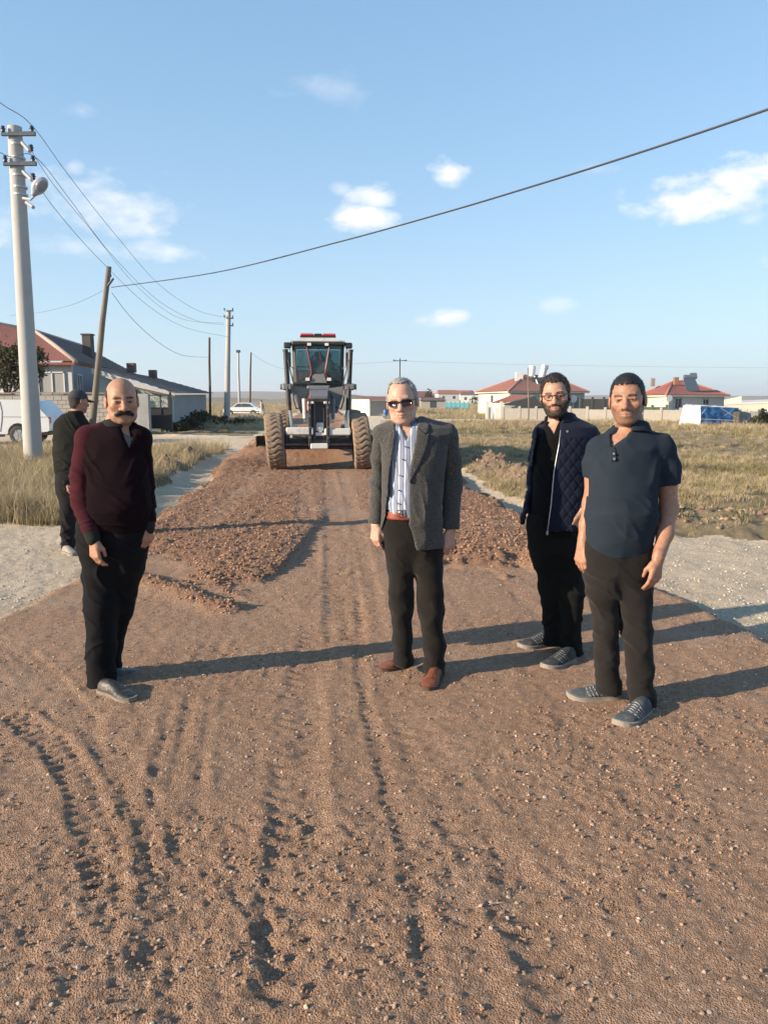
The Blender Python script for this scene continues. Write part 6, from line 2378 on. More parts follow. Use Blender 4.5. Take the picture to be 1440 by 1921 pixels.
def leaf_mat(name, ca, cb, cc):
    m, nt, b = new_mat(name)
    N, L = nt.nodes, nt.links
    a = N.new('ShaderNodeAttribute')
    a.attribute_name = 'tint'
    rp = N.new('ShaderNodeValToRGB')
    ca, cb, cc = [tuple(k * ALB for k in q) for q in (ca, cb, cc)]
    rp.color_ramp.elements[0].color = (*ca, 1)
    rp.color_ramp.elements[1].color = (*cc, 1)
    e = rp.color_ramp.elements.new(.5)
    e.color = (*cb, 1)
    L.new(a.outputs['Fac'], rp.inputs[0])
    L.new(rp.outputs[0], b.inputs['Base Color'])
    b.inputs['Roughness'].default_value = .8
    b.inputs['Specular IOR Level'].default_value = .2
    tr = N.new('ShaderNodeBsdfTranslucent')
    L.new(rp.outputs[0], tr.inputs[0])
    mx = N.new('ShaderNodeMixShader')
    mx.inputs[0].default_value = .2
    L.new(b.outputs[0], mx.inputs[1])
    L.new(tr.outputs[0], mx.inputs[2])
    L.new(mx.outputs[0], N['Material Output'].inputs[0])
    return m


M_LEAF_OLIVE = leaf_mat('olive_leaves', (.030, .034, .018), (.075, .072, .032), (.19, .165, .075))
M_LEAF_DK = leaf_mat('dark_weed_leaves', (.022, .032, .020), (.050, .062, .035), (.10, .105, .055))
M_LEAF_DRY = leaf_mat('dry_twigs', (.16, .12, .085), (.28, .215, .15), (.40, .32, .22))


def leaf_cloud(lobes, n, size, seed, gap=.35):
    """quads through the volume of several lobes (centre, radii)"""
    g = np.random.default_rng(seed)
    P = []
    vol_ = np.array([r[0] * r[1] * r[2] for c, r in lobes])
    cnt = (vol_ / vol_.sum() * n).astype(int) + 1
    for (c, r), k in zip(lobes, cnt):
        d = g.normal(size=(k, 3))
        d /= np.linalg.norm(d, axis=1, keepdims=True)
        q = g.random(k) ** .42
        P.append(np.array(c) + d * q[:, None] * np.array(r))
    P = np.concatenate(P)
    nz = vnoise3(P / (size * 6), seed) + .5
    P = P[nz > gap]
    k = len(P)
    a = g.normal(size=(k, 3))
    a /= np.linalg.norm(a, axis=1, keepdims=True)
    b = np.cross(a, g.normal(size=(k, 3)))
    b /= np.linalg.norm(b, axis=1, keepdims=True)
    s = size * (.6 + .8 * g.random(k))[:, None]
    V = np.stack([P - a * s - b * s * .45, P + a * s * .2 - b * s * .55, P + a * s + b * s * .4, P - a * s * .3 + b * s * .55], 1).reshape(-1, 3)
    F = np.arange(4 * k).reshape(-1, 4)
    tint = np.repeat(np.clip(.25 + .5 * g.random(k) + .5 * (vnoise3(P / (size * 4), seed + 1)), 0, 1), 4)
    return V, F, tint


def leafy(name, parent, lobes, n, size, seed, material, gap=.35):
    V, F, t = leaf_cloud(lobes, n, size, seed, gap)
    me = np_mesh(name, V, F, False)
    attr(me, 'tint', t)
    return link(name, me, material, parent)


def bush(name, loc, w, d, h, label, group, material=None, seed=0, n=900, size=.10, dry=False):
    g = np.random.default_rng(seed)
    o = empty(name, loc)
    tag(o, label, 'bush', group)
    lobes = []
    for i in range(6):
        a = g.random() * 6.28
        r = g.random() ** .5 * .7
        hh = h * (.55 + .45 * g.random())
        lobes.append(((math.cos(a) * r * w / 2, math.sin(a) * r * d / 2, hh * .5), (w * .28, d * .3, hh * .52)))
    leafy('foliage', o, lobes, n, size, seed, material or M_LEAF_DK)
    mb = MB()
    for i in range(5):
        a = g.random() * 6.28
        mb.tube([(0, 0, -.05), (math.cos(a) * w * .15, math.sin(a) * d * .15, h * .4), (math.cos(a) * w * .3, math.sin(a) * d * .3, h * .8)], [.025, .018, .006], 5)
    mb.build('stems', M_BARK, o)
    return o


# ---------------------------------------------------------------- poles
def insulator(mb, p):
    p = Vector(p)
    mb.tube([p, p + Vector((0, 0, .03)), p + Vector((0, 0, .05)), p + Vector((0, 0, .09)), p + Vector((0, 0, .10)), p + Vector((0, 0, .14)), p + Vector((0, 0, .16))], [.025, .055, .035, .062, .035, .045, .015], 10)


def concrete_pole(base, top, r0, r1, label, arms=True, group='power poles along the road'):
    o = empty('concrete_pole', base)
    tag(o, label, 'pole', group)
    b, t = Vector(base), Vector(top)
    mb = MB()
    mb.tube([(0, 0, -.3), (t - b) * .5, t - b], [r0, (r0 + r1) / 2, r1], 20)
    p = mb.build('shaft', M_CONC, o)
    shade_auto(p, 50)
    return o


def local(o, px, py, Y):
    return at(px, py, Y) - Vector(o.location)


YP = 19.8
bz = gp(68, 870)
pole1 = concrete_pole((bz.x, YP, ground_z(bz.x, YP)), at(28, 238, YP), .235, .165, 'tall pale concrete power pole with street lamp, beside the parked pickup')
for (x0, x1, py, tilt) in ((3, 67, 252, 0), (7, 69, 308, 0)):
    mb = MB()
    a, b = local(pole1, x0, py, YP - .2), local(pole1, x1, py, YP - .2)
    mb.box((a + b) / 2, ((b - a).length, .07, .075), None, .008)
    mb.box(b + Vector((-.16, -.04, .0)), (.36, .06, .10), None, .008)
    ar = mb.build('cross_arm', M_IRON, pole1)
    for q in (a + Vector((.05, 0, .04)), b - Vector((.08, 0, -.04))):
        mb = MB()
        insulator(mb, q)
        mb.build('insulator', M_INSUL, ar, True)
for (xa, ya, xb, yb) in ((42, 268, 56, 284), (44, 322, 60, 338), (50, 380, 63, 389)):
    mb = MB()
    a, b = local(pole1, xa, ya, YP - .1), local(pole1, xb, yb, YP - .55)
    mb.tube([a, b], .045, 6)
    ar = mb.build('bracket', M_GALV, pole1)
    if yb < 380:
        mb = MB()
        insulator(mb, b + Vector((0, .1, .03)))
        mb.build('insulator', M_INSUL, ar, True)
for py in (272, 297, 330, 352, 366):
    mb = MB()
    c = local(pole1, 30 + (py - 240) * .065, py, YP)
    rr = .17 + (py - 240) / 632 * .07 + .004
    mb.tube([c - Vector((0, 0, .02)), c + Vector((0, 0, .02))], rr, 20)
    mb.build('steel_band', M_GALV, pole1)
# street lamp head
mb = MB()
mb.tube([local(pole1, 44, 372, YP - .15), local(pole1, 58, 374, YP - .3), local(pole1, 66, 366, YP - .5)], [.035, .03, .03], 8)
arm = mb.build('lamp_arm', M_GALV, pole1)
v = Vol((-.35, -.45, -.22), (.35, .35, .22), .02)
v.ell((0, 0, 0), (.165, .245, .085), .03)
v.cone((0, .24, -.02), (0, .16, 0), .06, .08, .06)
V_, Q_ = v.mesh()
la = Vector((.70, -.10, .70)).normalized()
nn = Vector((.50, -.75, -.45))
nn = (nn - la * nn.dot(la)).normalized()
rot = Matrix((la.cross(-nn) * -1, -la, -nn)).transposed()
c = np.array(local(pole1, 75, 349, YP - .55))
me = np_mesh('lamp_head', relax(V_, Q_, 2) @ np.array(rot).T + c, Q_)
lh = link('lamp_head', me, M_GALV, pole1)
v = Vol((-.3, -.4, -.2), (.3, .3, .1), .02)
v.ell((0, -.05, -.075), (.12, .17, .05), .02)
V_, Q_ = v.mesh()
link('lamp_glass', np_mesh('lamp_glass', relax(V_, Q_, 1) @ np.array(rot).T + c, Q_), M_LAMPGL, lh)

pole4 = concrete_pole((at(425, 790, 56).x, 56, ground_z(at(425, 790, 56).x, 56)), at(429, 582, 56), .235, .15, 'pale concrete power pole with short arms, nearest behind the low outbuilding')
for py in (583, 597, 611):
    mb = MB()
    a, b = local(pole4, 431, py, 55.8), local(pole4, 438, py, 55.8)
    mb.box((a + b) / 2, ((b - a).length, .09, .09), None, .01)
    ar = mb.build('arm', M_IRON, pole4)
    mb = MB()
    insulator(mb, b + Vector((-.05, 0, .04)))
    mb.build('insulator', M_INSUL, ar, True)
for py in (582, 595):
    mb = MB()
    insulator(mb, local(pole4, 421, py, 55.8))
    mb.tube([local(pole4, 421, py + 1, 55.8), local(pole4, 428, py + 2, 55.8)], .02, 6)
    mb.build('insulator', M_INSUL, pole4)


def wood_pole(bpx, bpy_, tpx, tpy, Y, r0, r1, label, m=M_WOOD):
    b = at(bpx, bpy_, Y)
    b.z = ground_z(b.x, Y)
    o = empty('wooden_pole', b)
    tag(o, label, 'pole', 'power poles along the road')
    t = at(tpx, tpy, Y) - b
    mb = MB()
    k = Vector((.02, 0, 0))
    mb.tube([(0, 0, -.3), t * .35 + k, t * .7 - k, t], [r0, (r0 * 2 + r1) / 3, (r0 + 2 * r1) / 3, r1], 12)
    s_ = mb.build('shaft', m, o, True)
    return o


pole2 = wood_pole(168, 818, 205, 500, 33, .15, .10, 'leaning weathered wooden pole carrying the thick cable')
mb = MB()
insulator(mb, local(pole2, 205, 520, 32.8) + Vector((.05, 0, 0)))
mb.build('insulator', M_INSUL, pole2)
mb = MB()
mb.tube([local(pole2, 203, 536, 32.8), local(pole2, 213, 522, 32.8)], .05, 6)
mb.build('bracket', M_IRON, pole2)
pole3 = wood_pole(394, 788, 393, 633, 60, .10, .085, 'thin dark bare wooden pole right beside the low outbuilding', M_WOOD_DK)
pole6 = wood_pole(468, 775, 471, 661, 92, .13, .09, 'thin dark wooden pole standing behind the white parked car', M_WOOD_DK)
o = wood_pole(449, 776, 447, 660, 88, .15, .12, 'grey lamp pole with square lamp box behind the white parked car', M_CONC)
mb = MB()
mb.box(local(o, 447, 659, 88), (.45, .4, .28), None, .05)
mb.build('lamp_box', M_IRON, o)
o = wood_pole(750, 775, 750, 672, 108, .12, .08, 'far lamp pole with two arms above the tweed jacket man', M_IRON)
for sx in (-1, 1):
    mb = MB()
    a = local(o, 750, 677, 108)
    mb.tube([a, a + Vector((sx * .5, 0, .05)), a + Vector((sx * .95, 0, .08))], [.06, .05, .12], 6)
    mb.build('lamp_arm', M_IRON, o)
o = wood_pole(991, 787, 990, 690, 66, .06, .05, 'thin pale pole in front of the red roofed cream house', M_WOOD)


# ---------------------------------------------------------------- cables
def cable(name, pts, r, label, m=M_WIRE, group=None):
    """pts: (px, py, Y); smooth curve through them"""
    W = [at(*p) for p in pts]
    out = []
    n = len(W)
    for i in range(n - 1):
        p0, p1, p2, p3 = W[max(i - 1, 0)], W[i], W[i + 1], W[min(i + 2, n - 1)]
        for k in range(8):
            t = k / 8
            out.append(.5 * ((2 * p1) + (p2 - p0) * t + (2 * p0 - 5 * p1 + 4 * p2 - p3) * t * t + (3 * p1 - p0 - 3 * p2 + p3) * t ** 3))
    out.append(W[-1])
    mb = MB()
    mb.tube(out, r, 6)
    o = mb.build(name, m, None, True)
    return tag(o, label, 'cable', group)


cable('overhead_cable', [(209, 539, 32.9), (400, 512, 25.5), (620, 458, 20), (830, 400, 16.6), (1010, 346, 14.3), (1200, 286, 12.5), (1440, 205, 10.8), (1800, 75, 8.9)], .0165, 'thick black cable crossing the whole sky from the leaning wooden pole')
cable('power_wire', [(-120, 95, 15), (0, 192, 17.8), (61, 236, 19.6), (130, 330, 24), (215, 438, 31), (300, 535, 41), (370, 582, 50), (421, 595, 55.8)], .009, 'topmost thin wire between the two concrete poles', M_WIRE_TH, 'power wires')
cable('power_wire', [(-120, 205, 15), (10, 291, 18.6), (66, 294, 19.6), (130, 372, 24), (210, 478, 31), (300, 566, 41), (370, 602, 50), (421, 609, 55.8)], .009, 'second thin wire down between the two concrete poles', M_WIRE_TH, 'power wires')
cable('power_wire', [(53, 272, 19.4), (100, 345, 23), (170, 430, 29), (260, 540, 38), (340, 598, 47), (421, 606, 55.8)], .008, 'thin wire running just under the second one between the concrete poles', M_WIRE_TH, 'power wires')
cable('power_wire', [(57, 324, 19.4), (110, 400, 24), (190, 490, 31), (280, 575, 40), (350, 615, 48), (428, 632, 55.8)], .009, 'lowest thin wire between the two concrete poles', M_WIRE_TH, 'power wires')
cable('power_wire', [(210, 549, 32.9), (250, 600, 37), (300, 644, 44), (345, 667, 51), (393, 670, 60)], .012, 'sagging wire from the leaning wooden pole to the thin dark pole', M_WIRE_TH, 'power wires')
cable('power_wire', [(202, 541, 32.9), (140, 570, 36), (75, 586, 40), (20, 592, 44)], .010, 'wire from the leaning wooden pole to the red tiled house', M_WIRE_TH, 'power wires')
cable('power_wire', [(471, 662, 92), (505, 683, 95), (545, 692, 98), (640, 684, 103), (748, 678, 108)], .012, 'faint far wire passing behind the grader cab', M_WIRE_TH, 'power wires')
cable('power_wire', [(752, 677, 108), (900, 682, 112), (1100, 686, 116), (1440, 690, 120), (1700, 688, 124)], .012, 'faint far wire above the two red roofed houses', M_WIRE_TH, 'power wires')


# ---------------------------------------------------------------- buildings by points
def quad(o, name, m, P, t=.12, parent=None):
    mb = MB()
    L = Vector(o.location)
    mb.slab([Vector(p) - L for p in P], t)
    return mb.build(name, m, parent or o)


def tiled(o, name, m, P, nu, nv, amp=.03, parent=None):
    """roof plane P = eave a, eave b, ridge b, ridge a; pressed into rows of barrel tiles"""
    L = Vector(o.location)
    a, b, c, d = [np.array(Vector(p) - L) for p in P]
    U, Vv = np.linspace(0, 1, nu * 4 + 1), np.linspace(0, 1, nv * 3 + 1)
    uu, vv = np.meshgrid(U, Vv)
    pos = (a[None, None] * ((1 - uu) * (1 - vv))[..., None] + b * (uu * (1 - vv))[..., None] + c * (uu * vv)[..., None] + d * ((1 - uu) * vv)[..., None])
    n = np.cross(b - a, d - a)
    n /= np.linalg.norm(n)
    if n[2] < 0:
        n = -n
    hgt = amp * np.abs(np.sin(np.pi * nu * uu)) + amp * .8 * (1 - ((nv * vv) % 1))
    pos = pos + n * hgt[..., None]
    r_, c_ = uu.shape
    idx = np.arange(r_ * c_).reshape(r_, c_)
    F = np.stack([idx[:-1, :-1], idx[:-1, 1:], idx[1:, 1:], idx[1:, :-1]], -1).reshape(-1, 4)
    me = np_mesh(name, pos.reshape(-1, 3), F, False)
    ob = link(name, me, m, parent or o)
    return ob


def window(o, c, w, h, nx=2, parent=None, facing=Vector((0, -1, 0)), glass=None, bars=False):
    """frame, pane(s), sill on a wall at point c (world)"""
    c = Vector(c) - Vector(o.location)
    f = facing.normalized()
    s = Vector((0, 0, 1)).cross(f).normalized()
    rot = Matrix((s, -f, Vector((0, 0, 1)))).transposed()
    mb = MB()
    fw = .07
    for sz in (-1, 1):
        mb.box(c + Vector((0, 0, sz * (h / 2 - fw / 2))) + f * .03, (w, .08, fw), rot)
    for i in range(nx + 1):
        mb.box(c + s * (-w / 2 + fw / 2 + (w - fw) * i / nx) + f * .031, (fw, .078, h - .005), rot)
    wd = mb.build('window', M_FRAME, parent or o)
    for i in range(nx):
        mb = MB()
        mb.box(c + s * (-w / 2 + (i + .5) * w / nx) + f * .008, (w / nx - fw * .6, .02, h - fw), rot)
        mb.build('pane', glass or M_WINGLASS, wd)
    mb = MB()
    mb.box(c + Vector((0, 0, -h / 2 - .04)) + f * .07, (w + .16, .2, .06), rot)
    mb.build('sill', M_FRAME, wd)
    if bars:
        mb = MB()
        for i in range(7):
            p = c + s * (-w / 2 + .06 + (w - .12) * i / 6) + f * .09
            mb.tube([p + Vector((0, 0, -h / 2)), p + Vector((0, 0, h / 2))], .014, 5)
        mb.build('bars', M_GATE, wd)
    return wd


# ---- red tiled house on the left
Y1 = 44.0
hb = at(142, 745, Y1)
hs1 = empty('house', (hb.x, Y1, 0))
tag(hs1, 'white house with red tiled roof and dark shaded flank behind the block wall', 'house')
D1 = Vector((-.16, .987, 0))                                     # the way the yard runs back
cr = at(142, 679, Y1)                                            # front right eave corner
rp1 = at(64, 621, 49.5)
rp2 = Vector((rp1.x, rp1.y, rp1.z)) + D1 * 13
cb = Vector((cr.x, cr.y, cr.z)) + D1 * 22
cl = at(-150, 686, Y1)
cl.z = cr.z
rl = Vector((rp1.x - 9, rp1.y - .3, rp1.z + 1.7))
z0 = -.2
wr = cr + Vector((-.45, .5, -.10))
quad(hs1, 'front_wall', M_PLASTER, [(cl.x, wr.y, wr.z), (cl.x, wr.y, z0), (wr.x, wr.y, z0), (wr.x, wr.y, wr.z)], .25)
we = wr + D1 * 20
quad(hs1, 'side_wall', M_SHADE_WALL, [(wr.x + .003, wr.y + .26, wr.z), (wr.x + .003, wr.y + .26, z0), (we.x, we.y, z0), (we.x, we.y, wr.z)], .25)
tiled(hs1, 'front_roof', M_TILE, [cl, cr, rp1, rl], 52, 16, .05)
tiled(hs1, 'side_roof', M_TILE_DK, [cr, cb, rp2, rp1], 60, 16, .05)  # slope turned from the sun: its shade is painted as darker tile
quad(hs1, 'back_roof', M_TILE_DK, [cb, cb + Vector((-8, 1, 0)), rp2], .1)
mb = MB()
L1 = Vector(hs1.location)
mb.tube([cr - L1, (cr + rp1) / 2 - L1 + Vector((0, 0, .06)), rp1 - L1], .15, 7)
mb.tube([rp1 - L1, rp2 - L1], .14, 7)
mb.tube([rl - L1, rp1 - L1], .15, 7)
mb.build('ridge_tiles', M_TILE_PALE, hs1, True)
mb = MB()
mb.box((cl + cr) / 2 - L1 + Vector((0, .15, -.09)), ((cr - cl).length, .25, .14))
mb.build('eave_board', mat('red_painted_eave', (.30, .075, .055), .7, .15), hs1)
window(hs1, at(99, 719, wr.y - .01), 1.45, 1.30, 2, glass=M_CURTAIN)
window(hs1, at(66, 719, wr.y - .01), .70, 1.30, 1, glass=M_CURTAIN)
window(hs1, at(25, 719, wr.y - .01), 1.2, 1.30, 2, glass=M_CURTAIN)
sd = (wr + D1 * 1.6)
window(hs1, (sd.x + .03, sd.y, 2.55), 1.3, 1.2, 2, facing=Vector((.987, .16, 0)))
cc = at(166, 650, 54)
mb = MB()
mb.box(cc - L1, (.62, .62, 1.55), None, .03)
mb.box(cc - L1 + Vector((0, 0, .8)), (.74, .74, .10), None, .02)
ch = mb.build('chimney', mat('sooty_chimney', (.10, .085, .085), .9, .3, 6, .5, 20), hs1)

# ---- long low outbuilding with its roof falling to the right
ob_ = empty('outbuilding', (at(322, 805, 41.2).x, 41.2, 0))
tag(ob_, 'long low outbuilding with dark tiled lean-to roof behind the black gate', 'building')
LO_ = Vector(ob_.location)
e0, e1 = at(322, 739, 41.2), at(391, 739, 63)
g0, g1 = at(176, 693, 41.6), at(295, 713, 63.5)
quad(ob_, 'end_wall', M_MINT, [(g0.x, 41.7, g0.z - .08), (g0.x, 41.7, z0), (e0.x - .1, 41.7, z0), (e0.x - .1, 41.7, e0.z - .1)], .25)
quad(ob_, 'long_wall', M_BLOCK_GR, [(e0.x - .09, 41.45, e0.z - .06), (e0.x - .09, 41.45, z0), (e1.x - .1, 62.6, z0), (e1.x - .1, 62.6, e1.z - .06)], .22)
tiled(ob_, 'roof', M_TILE_DK, [e0 + Vector((.25, -.3, 0)), e1 + Vector((.25, .3, 0)), g1 + Vector((0, 0, .10)), g0 + Vector((0, -.3, .10))], 46, 9, .06)
quad(ob_, 'verge_board', mat('pale_verge_board', (.46, .46, .44), .8, .15), [g0 + Vector((0, -.32, .06)), g0 + Vector((0, -.32, -.22)), e0 + Vector((.25, -.32, -.26)), e0 + Vector((.25, -.32, .02))], .05)
quad(ob_, 'lean_to_roof', M_TILE_DK, [at(232, 722, 41.0), at(325, 744, 40.6), at(325, 738, 41.3), at(232, 714, 41.5)], .06)
mb = MB()
for (px, py, Y) in ((247, 690, 50), (287, 702, 56)):
    p = at(px, py, Y) - LO_
    mb.box(p, (.5, .5, .6), None, .03)
mb.build('roof_vents', M_TILE_DK, ob_)

# ---- block wall of the yard: real blocks in front of a mortar core
bw = empty('block_wall', (at(258, 813, 38).x, 38, 0))
tag(bw, 'weathered concrete block yard wall behind the parked white pickup', 'wall')
LB = Vector(bw.location)
wall_top = 1.92
mb = MB()
mb.box((-8.0, .12, wall_top / 2), (16.0, .17, wall_top))
mb.build('mortar_core', M_MORTAR, bw)
mb = MB()
mb.box((0, 0, 0), (.385, .05, .19), None, .012)
bme = mb.mesh('block')
bme.materials.append(M_BLOCK)
rb = random.Random(4)
for r_ in range(9):
    for c_ in range(20):
        o = link('block', bme, None, bw)
        o.location = (-.22 - c_ * .4 - (.2 if r_ % 2 else 0), .03 + rb.uniform(-.008, .006), .12 + r_ * .2)
        o.rotation_euler = (0, rb.uniform(-.012, .012), rb.uniform(-.012, .012))
mb = MB()
for k in range(8):
    mb.box((-1.0 - 2.0 * k, .10, wall_top + .04 + .012 * (k % 3)), (1.98, .32, .08), None, .015)
mb.build('coping', mat('mossy_coping', (.27, .235, .19), .95, .25, 6, .4, 30), bw)
mb = MB()
mb.box((.34, .05, .97), (.62, .34, 1.94), None, .02)
mb.build('gate_pillar', M_BLOCK_GR, bw)

gt = empty('metal_gate', (at(277, 810, 39.6).x, 39.6, 0))
tag(gt, 'black iron yard gate with pale lattice on top', 'gate')
gw = 1.18
mb = MB()
for x_ in (.03, gw - .03, gw * .62):
    mb.box((x_, 0, .98), (.06, .06, 1.92))
for z_ in (.12, 1.25, 1.88):
    mb.box((gw / 2, 0, z_), (gw - .06, .05, .05))
mb.build('gate_frame', M_GATE, gt)
mb = MB()
mb.box((gw / 2, .02, .70), (gw - .08, .02, 1.06))
mb.build('gate_sheet', M_GATE, gt)
mb = MB()
for i in range(5):
    x_ = .55 + i * .12
    mb.tube([(x_ - .06, -.01, 1.29), (x_ + .06, -.01, 1.56), (x_ - .06, -.01, 1.84)], .016, 5)
    mb.tube([(x_ + .06, -.012, 1.29), (x_ - .06, -.012, 1.56), (x_ + .06, -.012, 1.84)], .016, 5)
mb.build('lattice', mat('pale_lattice', (.5, .5, .5), .6, .1), gt)
mb = MB()
mb.box((gw + .06, 0, 1.02), (.10, .12, 2.04), None, .01)
mb.build('gate_post', M_GATE, gt)


# ---------------------------------------------------------------- vehicles
def extrude_profile(mb, prof, w, inset_top=0.0, zt=1.0):
    """side outline (x, z) swept across y by w; the upper part leans in by inset_top"""
    n = len(prof)
    V = []
    for sy in (-1, 1):
        for x, z in prof:
            k = max(0, (z - zt)) * inset_top
            V.append((x, sy * (w / 2 - k), z))
    F = [tuple(range(n)), tuple(range(2 * n - 1, n - 1, -1))]
    for i in range(n):
        j = (i + 1) % n
        F.append((i, i + n, j + n, j))
    mb.poly(V, F)


def car_wheel(parent, x, y, r=.36, w=.22):
    n = 24
    mb = MB()
    prof = [(-w / 2, r * .62), (-w / 2, r * .90), (-w * .36, r), (w * .36, r), (w / 2, r * .90), (w / 2, r * .62)]
    V, F = [], []
    for yy, rr in prof:
        for k in range(n):
            a = 2 * math.pi * k / n
            V.append((x + rr * math.cos(a), y + yy, r + rr * math.sin(a)))
    for i in range(len(prof) - 1):
        for k in range(n):
            F.append((i * n + k, i * n + (k + 1) % n, (i + 1) * n + (k + 1) % n, (i + 1) * n + k))
    mb.poly(V, F)
    t = mb.build('wheel', M_TYRE, parent, True)
    mb = MB()
    mb.tube([(x, y - w * .40, r), (x, y + w * .40, r)], r * .63, 20)
    for k in range(6):
        a = k * math.pi / 3
        mb.box((x + math.cos(a) * r * .34, y - w * .42, r + math.sin(a) * r * .34), (r * .5, .02, r * .12), Matrix.Rotation(-a, 3, 'Y'))
    mb.build('hub', M_HUB, t)
    return t


def bevel(o, w=.03, seg=2):
    md = o.modifiers.new('bevel', 'BEVEL')
    md.width, md.segments, md.limit_method, md.angle_limit = w, seg, 'ANGLE', R(25)
    return o


def arch_cut(prof_bottom, x, r, z0_, n=8):
    return [(x + r * math.cos(math.pi * k / n), max(z0_, z0_ + r * math.sin(math.pi * k / n))) for k in range(n + 1)]


px_ = at(112, 812, 31)
pk = empty('pickup_truck', (px_.x, 31.0, ground_z(px_.x, 31)))
tag(pk, 'white pickup truck with white canopy parked by the block wall', 'pickup')
# x runs to the rear (+); length to the left
prof = [(0, .55), (0, .98), (-.03, 1.06), (-.60, 1.70), (-.75, 1.74), (-3.0, 1.76), (-3.25, 1.72), (-3.95, 1.16), (-5.1, 1.02), (-5.3, .85), (-5.32, .5), (-5.2, .42), (-4.72, .42)]
prof += arch_cut(None, -4.32, .42, .42)[::-1][::1] if False else [(-4.32 - .42 * math.cos(math.pi * k / 8), .42 + .42 * math.sin(math.pi * k / 8)) for k in range(9)]
prof += [(-3.85, .40), (-1.66, .40)] + [(-1.22 - .42 * math.cos(math.pi * k / 8), .42 + .42 * math.sin(math.pi * k / 8)) for k in range(9)] + [(-.75, .45), (-.1, .50)]
mb = MB()
extrude_profile(mb, prof, 1.80, .0, 1.05)
body = mb.build('body', M_CARPAINT, pk)
bevel(body, .05, 3)
shade_auto(body, 40)
for x_ in (-1.22, -4.32):
    for y_ in (-.80, .80):
        car_wheel(pk, x_, y_, .37, .24)


def sidepane(o, pts, y, name='window', m=M_WINGLASS, t=.012, par=None):
    mb = MB()
    mb.slab([(x, y - 0, z) for x, z in pts], t)
    return mb.build(name, m, par or o)


for sy in (-1,):
    yy = lambda z: -.906
    for pts in ([(-2.05, 1.14), (-1.96, 1.40), (-2.10, 1.60), (-2.95, 1.62), (-2.95, 1.12)], [(-3.02, 1.12), (-3.02, 1.62), (-3.22, 1.60), (-3.78, 1.14)]):
        mb = MB()
        mb.slab([(x, yy(z), z) for x, z in pts], .02)
        mb.build('window', M_WINGLASS, pk)
    for x_ in (-1.86, -2.98):
        mb = MB()
        mb.tube([(x_, yy(1.66), 1.66), (x_ + .06, yy(1.3), 1.3), (x_ + .03, yy(1.0), .95), (x_ - .06, yy(.5), .50)], .011, 5)
        mb.build('door_seam', M_PLASTIC_BLK, pk)
    mb = MB()
    mb.box((-2.18, -.93, 1.00), (.20, .05, .035), None, .01)
    mb.build('door_handle', mat('dark_handle', (.12, .13, .14), .4, .1), pk)
    mb = MB()
    mb.tube([(-.05, yy(1.07), 1.075), (-1.83, yy(1.07), 1.085)], .010, 5)
    mb.build('canopy_seam', mat('seam_shadow_grey', (.20, .21, .22), .6, .1), pk)
mb = MB()
mb.box((-2.8, -.91, .36), (2.1, .05, .10), None, .02)
mb.box((-.35, 0, .44), (.6, 1.7, .14), None, .03)
mb.build('sill_trim', M_PLASTIC_BLK, pk)
mb = MB()
mb.box((-.02, -.78, .95), (.06, .14, .26), None, .02)
mb.build('tail_lamp', M_RED_LENS, pk)

cx_ = at(458, 778, 84)
car = empty('parked_car', (cx_.x, 84, ground_z(cx_.x, 84)), R(-8))
tag(car, 'small white saloon car parked beyond the concrete pole', 'car')
prof = [(2.05, .40), (2.08, .80), (1.95, .95), (1.55, 1.00), (.95, 1.40), (.75, 1.45), (-.35, 1.45), (-.55, 1.40), (-1.05, 1.00), (-1.95, .86), (-2.08, .70), (-2.08, .40), (-1.62, .35)]
prof += [(-1.28 - .34 * math.cos(math.pi * k / 8), .34 + .34 * math.sin(math.pi * k / 8)) for k in range(9)] + [(-.9, .32), (.9, .32)] + [(1.28 - .34 * math.cos(math.pi * k / 8), .34 + .34 * math.sin(math.pi * k / 8)) for k in range(9)] + [(1.65, .36)]
prof = prof[::-1]
mb = MB()
extrude_profile(mb, prof, 1.64, .35, .95)
b_ = mb.build('body', M_CARPAINT, car)
bevel(b_, .05, 2)
shade_auto(b_, 40)
for x_ in (-1.28, 1.28):
    for y_ in (-.72, .72):
        car_wheel(car, x_, y_, .30, .18)
for pts in ([(-.88, 1.02), (-.45, 1.36), (-.08, 1.36), (-.08, 1.02)], [(0, 1.02), (0, 1.36), (.62, 1.36), (.68, 1.02)], [(.76, 1.02), (.70, 1.36), (.82, 1.34), (1.25, 1.02)]):
    mb = MB()
    mb.slab([(x, -.835 + max(0, z - .95) * .35, z) for x, z in pts], .02)
    mb.build('window', M_WINGLASS, car)
mb = MB()
mb.slab([(-1.06, -.62, 1.02), (-.56, -.52, 1.405), (-.56, .52, 1.405), (-1.06, .62, 1.02)], .02)
mb.build('windscreen', M_WINGLASS, car)
mb = MB()
mb.box((-2.07, -.55, .70), (.05, .3, .12), None, .02)
mb.build('headlight', M_LAMP, car)
mb = MB()
mb.box((0, -.83, .52), (3.9, .02, .07))
mb.build('side_trim', M_PLASTIC_BLK, car)

